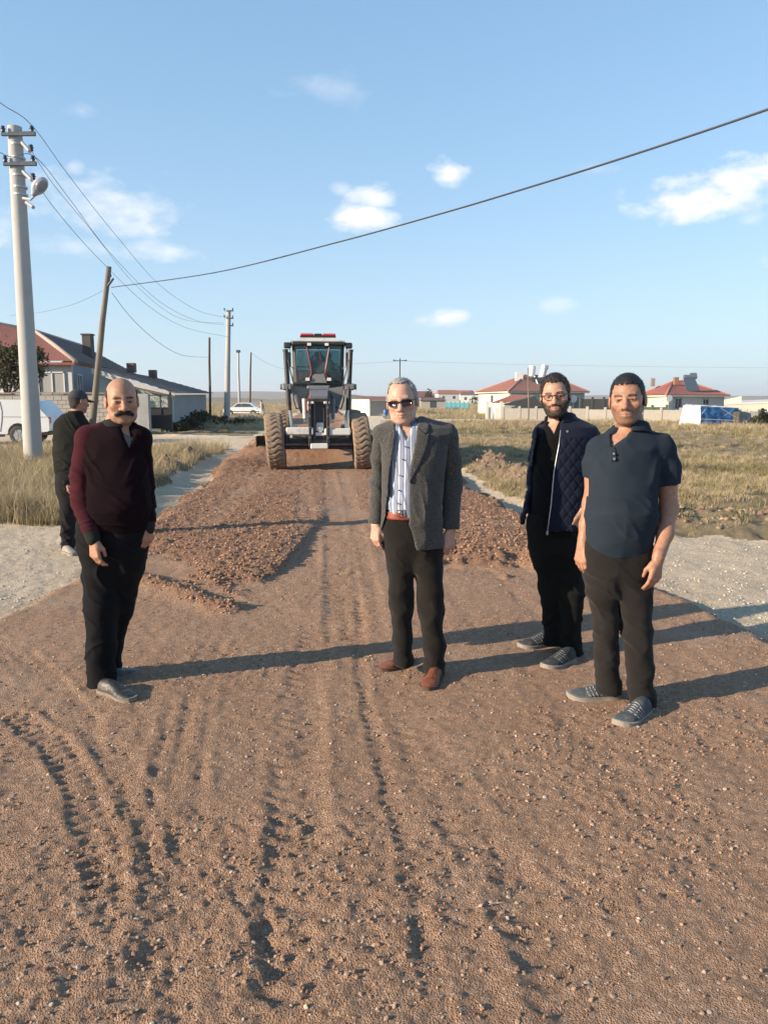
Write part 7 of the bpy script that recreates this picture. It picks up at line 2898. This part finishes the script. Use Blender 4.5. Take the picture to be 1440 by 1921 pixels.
# ---- far person by the car
ff = Figure('far person in white trousers with one arm raised beside the white car', 80, (491, 782))
J = ff.J
v = Vol(J(478, 785, -.5), J(503, 748, .5), .03)
v.ell(J(490.5, 754, 0), (.10, .11, .13), .03)
v.cone(J(490.5, 757, 0), J(491, 768, 0), .14, .15, .06)
v.chain([J(488.5, 759, 0), J(485, 764, -.1), J(481.5, 767, -.2)], [.06, .05, .04], .03)
v.chain([J(493.5, 759, 0), J(495, 764, 0), J(494.5, 768, -.05)], [.06, .05, .04], .03)
for sx in (-1, 1):
    v.chain([J(491 + sx * 1.4, 768, 0), J(491 + sx * 1.8, 775, 0), J(491 + sx * 2, 781.6, 0)], [.10, .08, .07], .03)
V_, Q_ = v.mesh()
zt = J(491, 768, 0)[2]
colr = np.where((V_[:, 2] < zt)[:, None], np.array([[.62, .60, .58]]), np.array([[.50, .34, .25]]))
me = np_mesh('body', relax(V_, Q_, 1), Q_)
attr(me, 'col', colr)
link('body', me, M_SKIN, ff.root)
v = Vol(J(486, 770, -.4), J(497, 750, .4), .03)
v.ell(J(490.5, 752.6, .02), (.115, .125, .10), .02)
V_, Q_ = v.mesh()
ff.part('hair', V_, Q_, M_HAIR_BROWN)


# ---------------------------------------------------------------- houses on the right
def hip_house(name, label, Y, cpx, lpx, rpx, eave_py, base_py, lY, rY, ridge, m_left, m_front, m_roof, over=.5):
    """corner nearest the camera at cpx; left wall runs to (lpx,lY), front wall to (rpx,rY)"""
    c = at(cpx, eave_py, Y)
    ze = c.z
    l, r = at(lpx, eave_py, lY), at(rpx, eave_py, rY)
    l.z = r.z = ze
    o = empty(name, (c.x, Y, 0))
    tag(o, label, 'house')
    quad(o, 'side_wall', m_left, [(l.x, l.y, ze), (l.x, l.y, -.3), (c.x, c.y, -.3), (c.x, c.y, ze)], .2)
    quad(o, 'front_wall', m_front, [(c.x, c.y + .003, ze - .003), (c.x, c.y + .003, -.3), (r.x, r.y, -.3), (r.x, r.y, ze - .003)], .2)
    bk = l + (r - c)
    cen = (l + r) / 2

    def outw(p):
        d = (p - cen)
        d.z = 0
        return p + d.normalized() * over
    L_, C_, R_, B_ = outw(l), outw(c), outw(r), outw(bk)
    ra, rb_ = [at(*q) for q in ridge]
    tiled(o, 'side_roof', m_roof, [L_, C_, ra, ra + (L_ - C_) * .001], 24, 12, .03)
    tiled(o, 'front_roof', m_roof, [C_, R_, rb_, ra], 34, 12, .03)
    quad(o, 'far_roof', m_roof, [R_, B_, rb_], .08)
    quad(o, 'rear_roof', m_roof, [B_, L_, ra, rb_], .08)
    mb = MB()
    Lc = Vector(o.location)
    for p in (L_, C_):
        mb.tube([p - Lc, ra - Lc], .11, 6)
    mb.tube([R_ - Lc, rb_ - Lc], .11, 6)
    mb.tube([ra - Lc, rb_ - Lc], .11, 6)
    mb.build('ridge_tiles', mat(name + '_ridge', (.45, .19, .13), .8, .2), o, True)
    mb = MB()
    for a, b in ((L_, C_), (C_, R_), (R_, B_)):
        q0, q1 = a - Lc - Vector((0, 0, .13)), b - Lc - Vector((0, 0, .13))
        mb.slab([q0 + Vector((0, 0, .12)), q0, q1, q1 + Vector((0, 0, .12))], .08)
    mb.build('eave_board', M_CREAM, o)
    return o, c, l, r


M_TILE_B = mat('bright_red_tile', (.36, .115, .075), .8, .18, 3, .3, 18)
M_TILE_C = mat('orange_red_tile', (.37, .15, .10), .8, .18, 3, .3, 18)
h1, c1, l1, r1 = hip_house('house', 'cream house with orange hip roof and white tanks on top', 80, 955, 897, 1096, 734, 785, 92, 86, [(985, 704, 91), (1035, 706, 93)], M_CREAM, M_MINT, M_TILE_C)
for (px, py, w_, h_) in ((925, 742, .9, .7), ):
    window(h1, at(px, py + 6, 85.8), .8, .9, 1, facing=Vector((-.75, -.66, 0)))
window(h1, at(1079, 757, 85), 1.0, 1.5, 1, facing=(Vector((r1.y - c1.y, -(r1.x - c1.x), 0))))


def addbox(o, name, m, px, py, Y, s, par=None, bev=.02):
    mb = MB()
    mb.box(at(px, py, Y) - Vector(o.location), s, None, bev)
    return mb.build(name, m, par or o)


addbox(h1, 'chimney', M_PLASTER, 973, 711, 88, (.8, .8, 1.5))
for (px, py, tl) in ((996, 696, .04), (1016, 695, .12)):
    mb = MB()
    p = at(px, py + 6, 91) - Vector(h1.location)
    mb.tube([p + Vector((-tl, 0, -.6)), p + Vector((tl * 3, 0, .95))], .40, 14)
    mb.build('water_tank', mat('white_tank', (.74, .75, .76), .4, .05), h1)
mb = MB()
p = at(1012, 716, 87) - Vector(h1.location)
mb.box(p, (1.7, .08, 1.2), Matrix.Rotation(R(-35), 3, 'X'))
mb.build('solar_panel', mat('dark_solar_glass', (.05, .06, .07), .25, .2), h1)
mb = MB()
p = at(1022, 700, 90) - Vector(h1.location)
mb.tube([p + Vector((0, 0, -1)), p + Vector((0, 0, .9))], .03, 5)
for dz in (.5, .7, .9):
    mb.tube([p + Vector((-.3, 0, dz)), p + Vector((.4, 0, dz))], .02, 5)
mb.build('roof_aerial', M_IRON, h1)
mb = MB()
mb.tube([at(1002, 706, 88) - Vector(h1.location), at(1009, 722, 86) - Vector(h1.location)], .08, 6)
mb.build('white_pipe', M_FRAME, h1)
mb = MB()
p = at(1074, 748, 84.6) - Vector(h1.location)
mb.tube([p + Vector((0, -.1, 0)), p + Vector((.05, .05, 0))], [.42, .05], 16)
mb.build('satellite_dish', M_FRAME, h1)

# annex before the cream house
ax_o = empty('annex', (at(955, 780, 76).x, 76, 0))
tag(ax_o, 'low pale green annex with red lean-to roof before the cream house', 'building')
quad(ax_o, 'wall', M_MINT, [at(946, 757, 76), at(946, 795, 76), at(1002, 795, 76), at(1002, 747, 76)], .2)
tiled(ax_o, 'roof', M_TILE_C, [at(918, 757, 76.2), at(946, 757, 75.7), at(1003, 742, 77.5), at(960, 741, 79)], 14, 6, .03)
quad(ax_o, 'verge', M_DARKROOF, [at(944, 758, 75.6), at(944, 760, 75.6), at(1018, 764, 75.6), at(1003, 744, 75.6)], .05)
quad(ax_o, 'door', M_WINGLASS, [at(1004, 752, 76.3), at(1004, 785, 76.3), at(1022, 785, 76.3), at(1022, 756, 76.3)], .1)

h2, c2, l2, r2 = hip_house('house', 'cream house with bright red hip roof and solar water heater', 68, 1250, 1200, 1358, 741, 790, 80, 72, [(1262, 716, 77), (1284, 715, 79)], M_CREAM, mat('grey_white_plaster', (.48, .48, .47), .9, .06, 2), M_TILE_B)
fdir = Vector((r2.y - c2.y, -(r2.x - c2.x), 0))
fp = lambda px: c2 + (r2 - c2) * ((px - 1250) / (1358 - 1250))
for px, w_, h_, dz in ((1270, .95, 1.0, -.75), (1321, .85, .55, -.60)):
    p = fp(px)
    window(h2, (p.x, p.y - .02, p.z + dz), w_, h_, 2, facing=fdir, bars=True)
addbox(h2, 'chimney', mat('brick_chimney', (.30, .15, .10), .9, .2, 8), 1267, 715, 74.5, (.42, .42, .75))
addbox(h2, 'chimney', mat('grey_chimney', (.3, .27, .25), .9, .2, 8), 1223, 717, 78, (.4, .4, .8))
mb = MB()
p = at(1296, 722, 71.5) - Vector(h2.location)
mb.slab([p + Vector((-.50, -.3, -.55)), p + Vector((.72, -.3, -.55)), p + Vector((.42, .35, .62)), p + Vector((-.62, .35, .62))], .10)
sh_ = mb.build('solar_collector', mat('slate_solar_collector', (.07, .10, .14), .3, .2), h2)
mb = MB()
q = at(1293, 707, 72) - Vector(h2.location)
mb.tube([q + Vector((-.55, 0, 0)), q + Vector((.62, 0, 0))], .20, 14)
mb.tube([q + Vector((.1, .2, .22)), q + Vector((.66, .2, .22))], .16, 14)
mb.build('heater_tank', mat('slate_tank', (.12, .15, .19), .4, .15), sh_)
mb = MB()
p = at(1254, 747, 67.7) - Vector(h2.location)
mb.tube([p + Vector((0, -.12, 0)), p + Vector((-.05, .05, 0))], [.30, .05], 16)
mb.build('satellite_dish', M_FRAME, h2)

# garden walls and gate before the houses
def wall_run(label, a, b, h, m, t=.2, posts=0, cat='wall'):
    a, b = Vector(a), Vector(b)
    o = empty('fence' if cat == 'fence' else 'garden_wall', (a.x, a.y, 0))
    tag(o, label, cat)
    d = b - a
    rot = Matrix.Rotation(math.atan2(d.y, d.x), 3, 'Z')
    n = max(1, posts)
    for i in range(n):
        c = d * ((i + .5) / n)
        mb = MB()
        mb.box((c.x, c.y, h / 2 - .1), (d.length / n - .02, t, h + .2), rot, .01)
        mb.build('panel', m, o)
    for i in range(n + 1):
        c = d * (i / n)
        mb = MB()
        mb.box((c.x, c.y, h / 2 + .04), (.22, t + .08, h + .3), rot, .01)
        mb.build('post', m, o)
    return o


wall_run('grey garden wall in front of the cream house with tanks', at(943, 786, 68), at(1100, 787, 66), .92, M_BLOCK, .2, 5)
wall_run('grey garden wall between the two cream houses', at(1101, 787, 65.5), at(1275, 789, 62), .85, M_BLOCK, .2, 5)
wall_run('dark sheet fence behind the garden wall between the cream houses', (at(1088, 785, 78).x, 78, 0), (at(1152, 785, 78).x, 78, 0), 1.75, M_DARKWALL, .06, 3, 'fence')
wall_run('low green panel fence left of the bright red roofed house', (at(1195, 785, 66.5).x, 66.5, 0), (at(1249, 785, 66).x, 66, 0), 1.05, mat('green_panel', (.08, .13, .07), .7, .15), .06, 2, 'fence')
wall_run('grey wall right of the blue tarpaulin', at(1384, 797, 51), at(1500, 797, 50), .88, M_BLOCK_GR, .2, 3)
wg = empty('white_gate', (at(912, 787, 69).x, 69, 0))
tag(wg, 'white metal yard gate between two cream posts', 'gate')
for px in (913, 940):
    addbox(wg, 'gate_post', M_CREAM, px, 772, 69, (.25, .25, 1.75))
for i, px in enumerate((919.5, 932)):
    g_ = addbox(wg, 'gate_leaf', M_FRAME, px, 776, 69, (.50, .05, 1.15))
    mb = MB()
    for k in range(4):
        p = at(px - 4 + k * 2.7, 762, 69) - Vector(wg.location)
        mb.tube([p + Vector((0, 0, -.25)), p + Vector((0, 0, .3))], .02, 5)
    mb.build('bars', M_FRAME, g_)

# tarpaulin covered stack
tp = empty('tarpaulin_stack', (at(1313, 797, 50).x, 50, 0))
tag(tp, 'stack covered by a blue tarpaulin with a white sheet over its end', 'stack')
g_ = np.random.default_rng(5)


def sheet(o, P, nu, nv, amp, name, m, seed, t=.02):
    a, b, c, d = [np.array(Vector(p) - Vector(o.location)) for p in P]
    U, Vv = np.meshgrid(np.linspace(0, 1, nu), np.linspace(0, 1, nv))
    pos = a * ((1 - U) * (1 - Vv))[..., None] + b * (U * (1 - Vv))[..., None] + c * (U * Vv)[..., None] + d * ((1 - U) * Vv)[..., None]
    n = np.cross(b - a, d - a)
    n /= np.linalg.norm(n)
    pos = pos + n * (amp * ridged(pos.reshape(-1, 3), 2.2, 2.2, 2.8, seed)).reshape(U.shape)[..., None]
    idx = np.arange(nu * nv).reshape(nv, nu)
    F = np.stack([idx[:-1, :-1], idx[:-1, 1:], idx[1:, 1:], idx[1:, :-1]], -1).reshape(-1, 4)
    o2 = link(name, np_mesh(name, pos.reshape(-1, 3), F), m, o)
    md = o2.modifiers.new('thick', 'SOLIDIFY')
    md.thickness = t
    return o2


A0, A1, A2, A3 = at(1272, 798, 51.5), at(1313, 799, 49.5), at(1313, 762, 49.5), at(1281, 760, 51.5)
B1, B2 = at(1384, 797, 50.3), at(1384, 765, 50.3)
sheet(tp, [A0, A1, A2, A3], 24, 24, .05, 'white_sheet', M_TARPW, 3)
sheet(tp, [A1 + Vector((0, -.02, .12)), B1 + Vector((0, 0, .05)), B2, A2 + Vector((0, -.02, -.05))], 40, 20, .07, 'blue_sheet', M_TARPB, 4)
sheet(tp, [A2, B2, B2 + Vector((-.6, 2, .1)), A3 + Vector((.2, .3, .05))], 30, 14, .05, 'top_sheet', M_TARPW, 5)
mb = MB()
mb.box(((A1.x + B1.x) / 2 - tp.location.x, 1.0, .45), (B1.x - A1.x - .1, 1.7, .9))
mb.build('stacked_goods', M_WOOD, tp)
mb = MB()
for (xa, ya, xb, yb) in ((1352, 766, 1383, 785), (1313, 786, 1383, 789), (1316, 776, 1322, 768), (1358, 779, 1368, 774)):
    mb.tube([at(xa, ya, 49.3) - Vector(tp.location), at(xb, yb, 49.6) - Vector(tp.location)], .018, 5)
mb.build('ropes', mat('white_rope', (.6, .6, .6), .8, .1), tp)

# long white building at the right edge
lw = empty('warehouse', (at(1362, 775, 96).x, 96, 0))
tag(lw, 'long low white warehouse at the right edge behind the tarpaulin', 'building')
quad(lw, 'wall', M_CREAM, [at(1355, 757, 96), at(1355, 792, 96), at(1700, 792, 92), at(1700, 742, 92)], .3)
quad(lw, 'gable', M_CREAM, [at(1358, 750, 98), at(1358, 760, 98), at(1390, 756, 97.5), at(1390, 743, 98), ], .3)
quad(lw, 'roof', M_PLASTER, [at(1350, 757, 96), at(1700, 742, 92), at(1700, 738, 110), at(1350, 753, 112)], .2)
bush('leafy_bush', (at(1422, 797, 50.5).x, 50.5, -.1), 1.0, 1.0, 1.25, 'dark bush on the wall right of the blue tarpaulin', 'bushes', None, 9, 700, .09)
bush('twiggy_bush', (at(1395, 797, 53).x, 53, -.1), 1.4, .8, 1.25, 'bare pale twiggy bush behind the grey wall by the tarpaulin', 'bushes', M_LEAF_DRY, 10, 260, .05)

# low cream building past the grader
sb = empty('shed', (at(693, 778, 86).x, 86, 0))
tag(sb, 'low cream shed with red roof edge just right of the grader', 'building')
quad(sb, 'side_wall', M_CREAM, [at(660, 749, 90), at(660, 790, 90), at(693, 790, 86), at(693, 749, 86)], .2)
quad(sb, 'front_wall', M_BLOCK, [at(693, 752, 86.01), at(693, 790, 86.01), at(772, 790, 88), at(772, 752, 88)], .2)
tiled(sb, 'roof', M_TILE, [at(692, 751, 85.8), at(774, 751, 87.8), at(770, 745, 92), at(664, 745, 92)], 20, 5, .04)
bz_ = at(723, 784, 72)
br = empty('barrel', (bz_.x, 72, ground_z(bz_.x, 72)))
tag(br, 'small blue plastic barrel on the ground left of the tweed jacket man', 'barrel')
mb = MB()
mb.tube([(0, 0, 0), (0, 0, .05), (0, 0, .22), (0, 0, .25), (0, 0, .28), (0, 0, .5), (0, 0, .53), (0, 0, .56), (0, 0, .76), (0, 0, .80)], [.20, .225, .225, .24, .225, .225, .24, .225, .225, .20], 18)
mb.build('drum', M_BARREL, br, True)
mb = MB()
mb.tube([(.08, 0, .80), (.08, 0, .83)], .04, 10)
mb.build('cap', M_PLASTIC_BLK, br)

# far village: small houses each on their own
g_ = random.Random(12)
TR = [M_TILE_C, M_TILE_B, M_TILE_DK, M_TILE]
WL = [M_PLASTER, M_CREAM, M_PLASTER, M_MINT]
WORDS = {}


def far_house(px, py_base, Y, w, d, h, rh, wm, rm, label, rz=0.0):
    p = at(px, py_base, Y)
    o = empty('village_house', (p.x, Y, min(p.z, .6) if Y < 200 else p.z - .2), rz)
    tag(o, label, 'house', 'far village houses')
    mb = MB()
    mb.box((0, 0, h / 2), (w, d, h))
    mb.build('wall', wm, o)
    mb = MB()
    mb.poly([(-w / 2 - .3, -d / 2 - .3, h), (w / 2 + .3, -d / 2 - .3, h), (w / 2 + .3, d / 2 + .3, h), (-w / 2 - .3, d / 2 + .3, h), (-w / 2 + .5, 0, h + rh), (w / 2 - .5, 0, h + rh)],
            [(0, 1, 5, 4), (2, 3, 4, 5), (1, 2, 5), (3, 0, 4), (3, 2, 1, 0)])
    mb.build('roof', rm, o)
    for k in range(max(1, int(w // 3.5))):
        mb = MB()
        mb.box((-w / 2 + (k + .5) * w / max(1, int(w // 3.5)), -d / 2 - .02, h * .55), (1.0, .05, 1.1))
        mb.build('window', M_WINGLASS, o)
    return o


specs = [(811, 767, 130, 4.0, 4, 1.4, .5, M_BLOCK, M_TILE_DK, 'dark roofed hut right behind the tweed jacket man'),
         (795, 760, 210, 5, 5, 2.4, .7, M_PLASTER, M_TILE, 'small white red roofed far house left of the dark hut'),
         (838, 753, 330, 9, 7, 3.4, 1.6, M_PLASTER, M_TILE_C, 'far white house above the left end of the turquoise fence'),
         (852, 754, 360, 10, 8, 3.0, 1.2, M_CREAM, M_TILE, 'far cream house above the middle of the turquoise fence'),
         (868, 753, 340, 9, 7, 3.6, 1.4, M_PLASTER, M_TILE_B, 'far white red roofed house above the right end of the turquoise fence'),
         (882, 755, 310, 8, 7, 3.2, 1.2, M_PLASTER, M_TILE_DK, 'far white dark roofed house left of the cream house with tanks'),
         (825, 754, 380, 8, 7, 3.2, 1.2, M_MINT, M_TILE_C, 'far pale green house right of the dark hut'),
         (787, 751, 420, 12, 8, 3.5, 1.6, M_CREAM, M_TILE, 'far long cream house just right of the tweed jacket collar')]
for a in specs:
    far_house(*a, rz=g_.uniform(-.4, .4))
wall_run('turquoise sheet fence in the far village', (at(828, 768, 140).x, 140, 0), (at(878, 768, 138).x, 138, 0), 1.15, M_TURQ, .1, 6, 'fence')
far_tree = [(804, 756, 190, 2.2, 4.6), (797, 758, 200, 3, 2.6), (890, 757, 260, 4, 3.2)]
for i, (px, py, Y, w_, h_) in enumerate(far_tree):
    p = at(px, py, Y)
    o = empty('far_tree', (p.x, Y, -.3))
    tag(o, ['tall slim dark tree above the far dark hut', 'low round tree left of the far dark hut', 'round dark tree before the far village on the right'][i], 'tree', 'far trees')
    leafy('crown', o, [((0, 0, h_ * .6), (w_ * .45, w_ * .45, h_ * .42)), ((w_ * .15, 0, h_ * .4), (w_ * .4, w_ * .4, h_ * .3))], 260, .28, 40 + i, M_LEAF_DK)
    mb = MB()
    mb.tube([(0, 0, 0), (0, 0, h_ * .6)], [.15, .08], 6)
    mb.build('trunk', M_BARK, o)

# ---------------------------------------------------------------- trees and bushes on the left
tr = empty('yard_tree', (at(18, 800, 40.5).x, 40.5, 0))
tag(tr, 'dark olive evergreen tree by the red tiled house behind the concrete pole', 'tree')
lob = []
LT = Vector(tr.location)
for (px, py, w_, h_) in ((10, 655, 1.0, .7), (28, 675, 1.0, .7), (-5, 690, 1.0, .8), (30, 700, .9, .6), (12, 715, 1.0, .5), (72, 672, .45, .6), (76, 690, .4, .5), (48, 665, .9, .6), (55, 700, .8, .6)):
    p = at(px, py, 40.5 + random.uniform(-.6, .6)) - LT
    lob.append((tuple(p), (w_, .9, h_)))
leafy('crown', tr, lob, 5200, .085, 61, M_LEAF_OLIVE, .42)
mb = MB()
mb.tube([(0, 0, -.1), (.1, 0, 1.2), (-.1, .1, 2.6), (.2, 0, 4.0)], [.16, .13, .10, .04], 8)
for (px, py) in ((10, 665), (30, 690), (-5, 690), (60, 690)):
    mb.tube([(0, .02, 1.8), (at(px, py, 40.5) - LT) * .6 + Vector((0, 0, .5)), at(px, py, 40.5) - LT], [.08, .05, .015], 6)
mb.build('trunk', M_BARK, tr)
for i, (px, py, Y, w_, d_, h_, lab) in enumerate([(350, 800, 45, 2.0, 1.6, 1.0, 'dark weedy bush at the foot of the outbuilding wall'), (372, 796, 50, 2.2, 1.6, 1.2, 'dark weedy bush beside the thin dark pole'),
                                                  (405, 794, 52, 2.2, 1.6, 1.0, 'dark weedy bush just left of the far concrete pole'), (440, 793, 50, 2.2, 1.4, .6, 'low dark bush just right of the far concrete pole'),
                                                  (330, 806, 42, 1.4, 1.2, .6, 'small dark weed clump right beside the gate'), (478, 789, 58, 2.4, 1.2, .4, 'low dark bush beneath the far person')]):
    p = at(px, py, Y)
    bush('leafy_bush', (p.x, Y, ground_z(p.x, Y) - .05), w_, d_, h_, lab, 'bushes', M_LEAF_DK, 70 + i, 1300, .08)

# ---------------------------------------------------------------- hills on the horizon
def hill(name, Y, d, h, x0, x1, seed, m, peaks):
    nx, ny = 160, 24
    X, T = np.meshgrid(np.linspace(x0, x1, nx), np.linspace(0, 1, ny))
    Yg = Y + (T - .5) * d
    prof = sum(a * np.exp(-((X - c) / w) ** 2) for c, w, a in peaks)
    Z = (prof + .25 * h * fbm2(X * 6 / (x1 - x0) * 4, Yg * .002, seed, 4)) * np.sin(T * np.pi) ** .8 - 2
    idx = np.arange(nx * ny).reshape(ny, nx)
    F = np.stack([idx[:-1, :-1], idx[:-1, 1:], idx[1:, 1:], idx[1:, :-1]], -1).reshape(-1, 4)
    me = np_mesh(name, np.stack([X, Yg, Z], -1).reshape(-1, 3), F)
    o = link(name, me, m)
    o['kind'] = 'structure'
    return o


M_HILL = mat('bare_far_hill', (.30, .25, .185), 1.0, .2, .004, spec=.05)
o = hill('hills', 2600, 1600, 20, -2600, 2600, 3, M_HILL, [(-800, 500, 22), (-350, 260, 20), (-1500, 500, 26), (200, 400, 14), (900, 600, 18), (1900, 500, 22)])
tag(o, 'bare hazy hills along the horizon', 'hills')
o = hill('near_hill', 700, 300, 6, -420, 260, 5, M_HILL, [(-150, 60, 5.5), (-40, 50, 8.5), (-260, 60, 5), (60, 60, 3)])
tag(o, 'low tan rise in front of the far hills', 'hill')

# ================================================================== GRASS
def grass_mat(name, ca, cb, cc):
    m, nt, b = new_mat(name)
    N, L = nt.nodes, nt.links
    oi = N.new('ShaderNodeObjectInfo')
    at_ = N.new('ShaderNodeAttribute')
    at_.attribute_name = 'tint'
    ad = N.new('ShaderNodeMath')
    ad.operation = 'MULTIPLY_ADD'
    L.new(at_.outputs['Fac'], ad.inputs[0])
    ad.inputs[1].default_value = .45
    mu = N.new('ShaderNodeMath')
    mu.operation = 'MULTIPLY'
    L.new(oi.outputs['Random'], mu.inputs[0])
    mu.inputs[1].default_value = .6
    L.new(mu.outputs[0], ad.inputs[2])
    rp = N.new('ShaderNodeValToRGB')
    ca, cb, cc = [tuple(k * ALB * 1.3 for k in q) for q in (ca, cb, cc)]
    rp.color_ramp.elements[0].color = (*ca, 1)
    rp.color_ramp.elements[1].color = (*cc, 1)
    e = rp.color_ramp.elements.new(.5)
    e.color = (*cb, 1)
    L.new(ad.outputs[0], rp.inputs[0])
    L.new(rp.outputs[0], b.inputs['Base Color'])
    b.inputs['Roughness'].default_value = .85
    b.inputs['Specular IOR Level'].default_value = .15
    tr = N.new('ShaderNodeBsdfTranslucent')
    L.new(rp.outputs[0], tr.inputs[0])
    mx = N.new('ShaderNodeMixShader')
    mx.inputs[0].default_value = .25
    L.new(b.outputs[0], mx.inputs[1])
    L.new(tr.outputs[0], mx.inputs[2])
    L.new(mx.outputs[0], N['Material Output'].inputs[0])
    return m


M_STRAW = grass_mat('dry_straw_grass', (.22, .17, .10), (.37, .295, .18), (.52, .43, .275))
M_OLIVE = grass_mat('olive_weeds', (.105, .098, .046), (.20, .175, .085), (.34, .28, .145))


def tuft(name, seed, n, h, spread, w, material, lean=.5):
    g = np.random.default_rng(seed)
    V, F, T = [], [], []
    for i in range(n):
        a, r = g.random() * 6.28, g.random() ** .5 * spread
        bx, by = math.cos(a) * r, math.sin(a) * r
        hh = h * (.45 + .75 * g.random())
        la, ll = g.random() * 6.28, lean * hh * (.2 + g.random())
        wa = g.random() * 3.14
        wx, wy = math.cos(wa) * w, math.sin(wa) * w
        t0 = g.random()
        k = len(V)
        for t, ws in ((0, 1.0), (.5, .8), (1.0, .12)):
            cx, cy, cz = bx + math.cos(la) * ll * t * t, by + math.sin(la) * ll * t * t, hh * (t - .12 * t * t)
            V += [(cx - wx * ws, cy - wy * ws, cz), (cx + wx * ws, cy + wy * ws, cz)]
            T += [t0 * .7 + t * .3] * 2
        F += [(k, k + 1, k + 3, k + 2), (k + 2, k + 3, k + 5, k + 4)]
    me = np_mesh(name, np.array(V), np.array(F), False)
    attr(me, 'tint', np.array(T))
    me.materials.append(material)
    return bpy.data.objects.new(name, me)


def grass(name, src, n, yr_, dens, smin, smax, seed, label, xk=.62, grow=.0):
    g = np.random.default_rng(seed)
    y = yr_[0] * (yr_[1] / yr_[0]) ** g.random(n)
    x = (g.random(n) * 2 - 1) * (xk * y + 2.0)
    z, k, lo, ne, so, rr = terrain(x, y)
    keep = g.random(n) < dens(x, y, k, so, rr)
    x, y, z = x[keep], y[keep], z[keep]
    m = len(x)
    s = (smin + (smax - smin) * g.random(m) ** 1.6) * (1 + grow * y)
    S = np.stack([s * (.8 + .5 * g.random(m)), s * (.8 + .5 * g.random(m)), s * (.8 + .4 * g.random(m))], -1)
    Rr = np.stack([g.normal(0, .10, m), g.normal(0, .10, m), g.random(m) * 6.28], -1)
    o = scatter(name, np.stack([x, y, z - .01], -1), S, Rr, g.random(m), 0, src.data.materials[0], src)
    return tag(o, label, 'grass')


def p_field(x, y, k, so, rr):
    """patchy cover of the open ground"""
    n1 = fbm2(x * .35, y * .35, 201, 3) + .5
    edge_ = np.where(x > 0, .10 + .9 * smooth01((y - 10.9 - .8 * fbm2(x, y, 211, 2)) / 1.6), 1.0)
    return (k == 2) * edge_ * np.clip(1.15 - so * 1.3, .04, 1) * np.clip(n1 * 1.9 - .35, .06, 1)


def p_weed(x, y, k, so, rr):
    n1 = smooth01((fbm2(x * .22 + 9, y * .22, 205, 3) - .05) / .25)
    return (k == 2) * np.clip(1.0 - so, .1, 1) * (.12 + .8 * n1)


left = lambda f: (lambda x, y, k, so, rr: f(x, y, k, so, rr) * (x < 0))
right = lambda f: (lambda x, y, k, so, rr: f(x, y, k, so, rr) * (x > -1))
t1 = tuft('dry_tuft', 1, 26, .42, .16, .0045, M_STRAW, .55)
t2 = tuft('low_dry_tuft', 2, 24, .20, .22, .006, M_STRAW, .8)
t3 = tuft('weed_clump', 3, 30, .26, .22, .009, M_OLIVE, .8)
grass('tall_dry_grass', t1, 26000, (10, 30), left(p_field), .5, 1.2, 301, 'tall straw coloured grass on the verge around the concrete pole')
grass('short_dry_grass', t2, 52000, (9.5, 70), right(p_field), .25, .65, 302, 'short dry yellow grass over the field on the right', grow=.012)
grass('green_weeds', t3, 12000, (10, 80), p_weed, .3, .75, 303, 'olive green weed clumps scattered through the dry grass', grow=.012)
grass('far_grass', t2, 30000, (45, 260), p_field, .8, 1.7, 304, 'far dry grass out to the village', .62, .008)

# dry straws dropped on the near road
g_ = random.Random(33)
mb = MB()
for (px, py, ln, ang) in ((428, 1800, .09, 1.5), (405, 1775, .05, 1.2), (1000, 1400, .04, .4), (760, 1270, .04, 2.0), (1180, 1560, .05, .9), (300, 1640, .04, 2.6), (930, 1700, .05, .2), (620, 1500, .03, 1.0)):
    p = gp(px, py)
    z_ = ground_z(p.x, p.y) + .006
    d = Vector((math.cos(ang), math.sin(ang), 0)) * ln / 2
    c_ = Vector((p.x, p.y, z_))
    mb.tube([c_ - d, c_ + Vector((.003, .004, .004)), c_ + d], .0013, 5)
o = mb.build('straw_bits', mat('dry_straw', (.50, .40, .26), .8, .1), None)
tag(o, 'few dry straws dropped on the near road', 'straw', None, 'stuff')

# ================================================================== HAZE
def build_haze(density):
    mb = MB()
    mb.box((0, 2600, 34), (9000, 7400, 88))
    o = mb.build('haze', None)
    m = bpy.data.materials.new('dusty_air')
    m.use_nodes = True
    nt = m.node_tree
    for n in list(nt.nodes):
        if n.type == 'BSDF_PRINCIPLED':
            nt.nodes.remove(n)
    pv = nt.nodes.new('ShaderNodeVolumePrincipled')
    pv.inputs['Color'].default_value = (.88, .93, 1.0, 1)
    pv.inputs['Density'].default_value = density
    pv.inputs['Anisotropy'].default_value = .2
    nt.links.new(pv.outputs[0], nt.nodes['Material Output'].inputs['Volume'])
    o.data.materials.append(m)
    o.display_type = 'WIRE'
    return tag(o, 'thin dusty haze in the air', 'haze', None, 'stuff')


build_haze(.00022)

# every labelled top-level object that is neither setting nor stuff is a thing
for o in COL.objects:
    if o.parent is None and 'category' in o and 'kind' not in o:
        o['kind'] = 'thing'
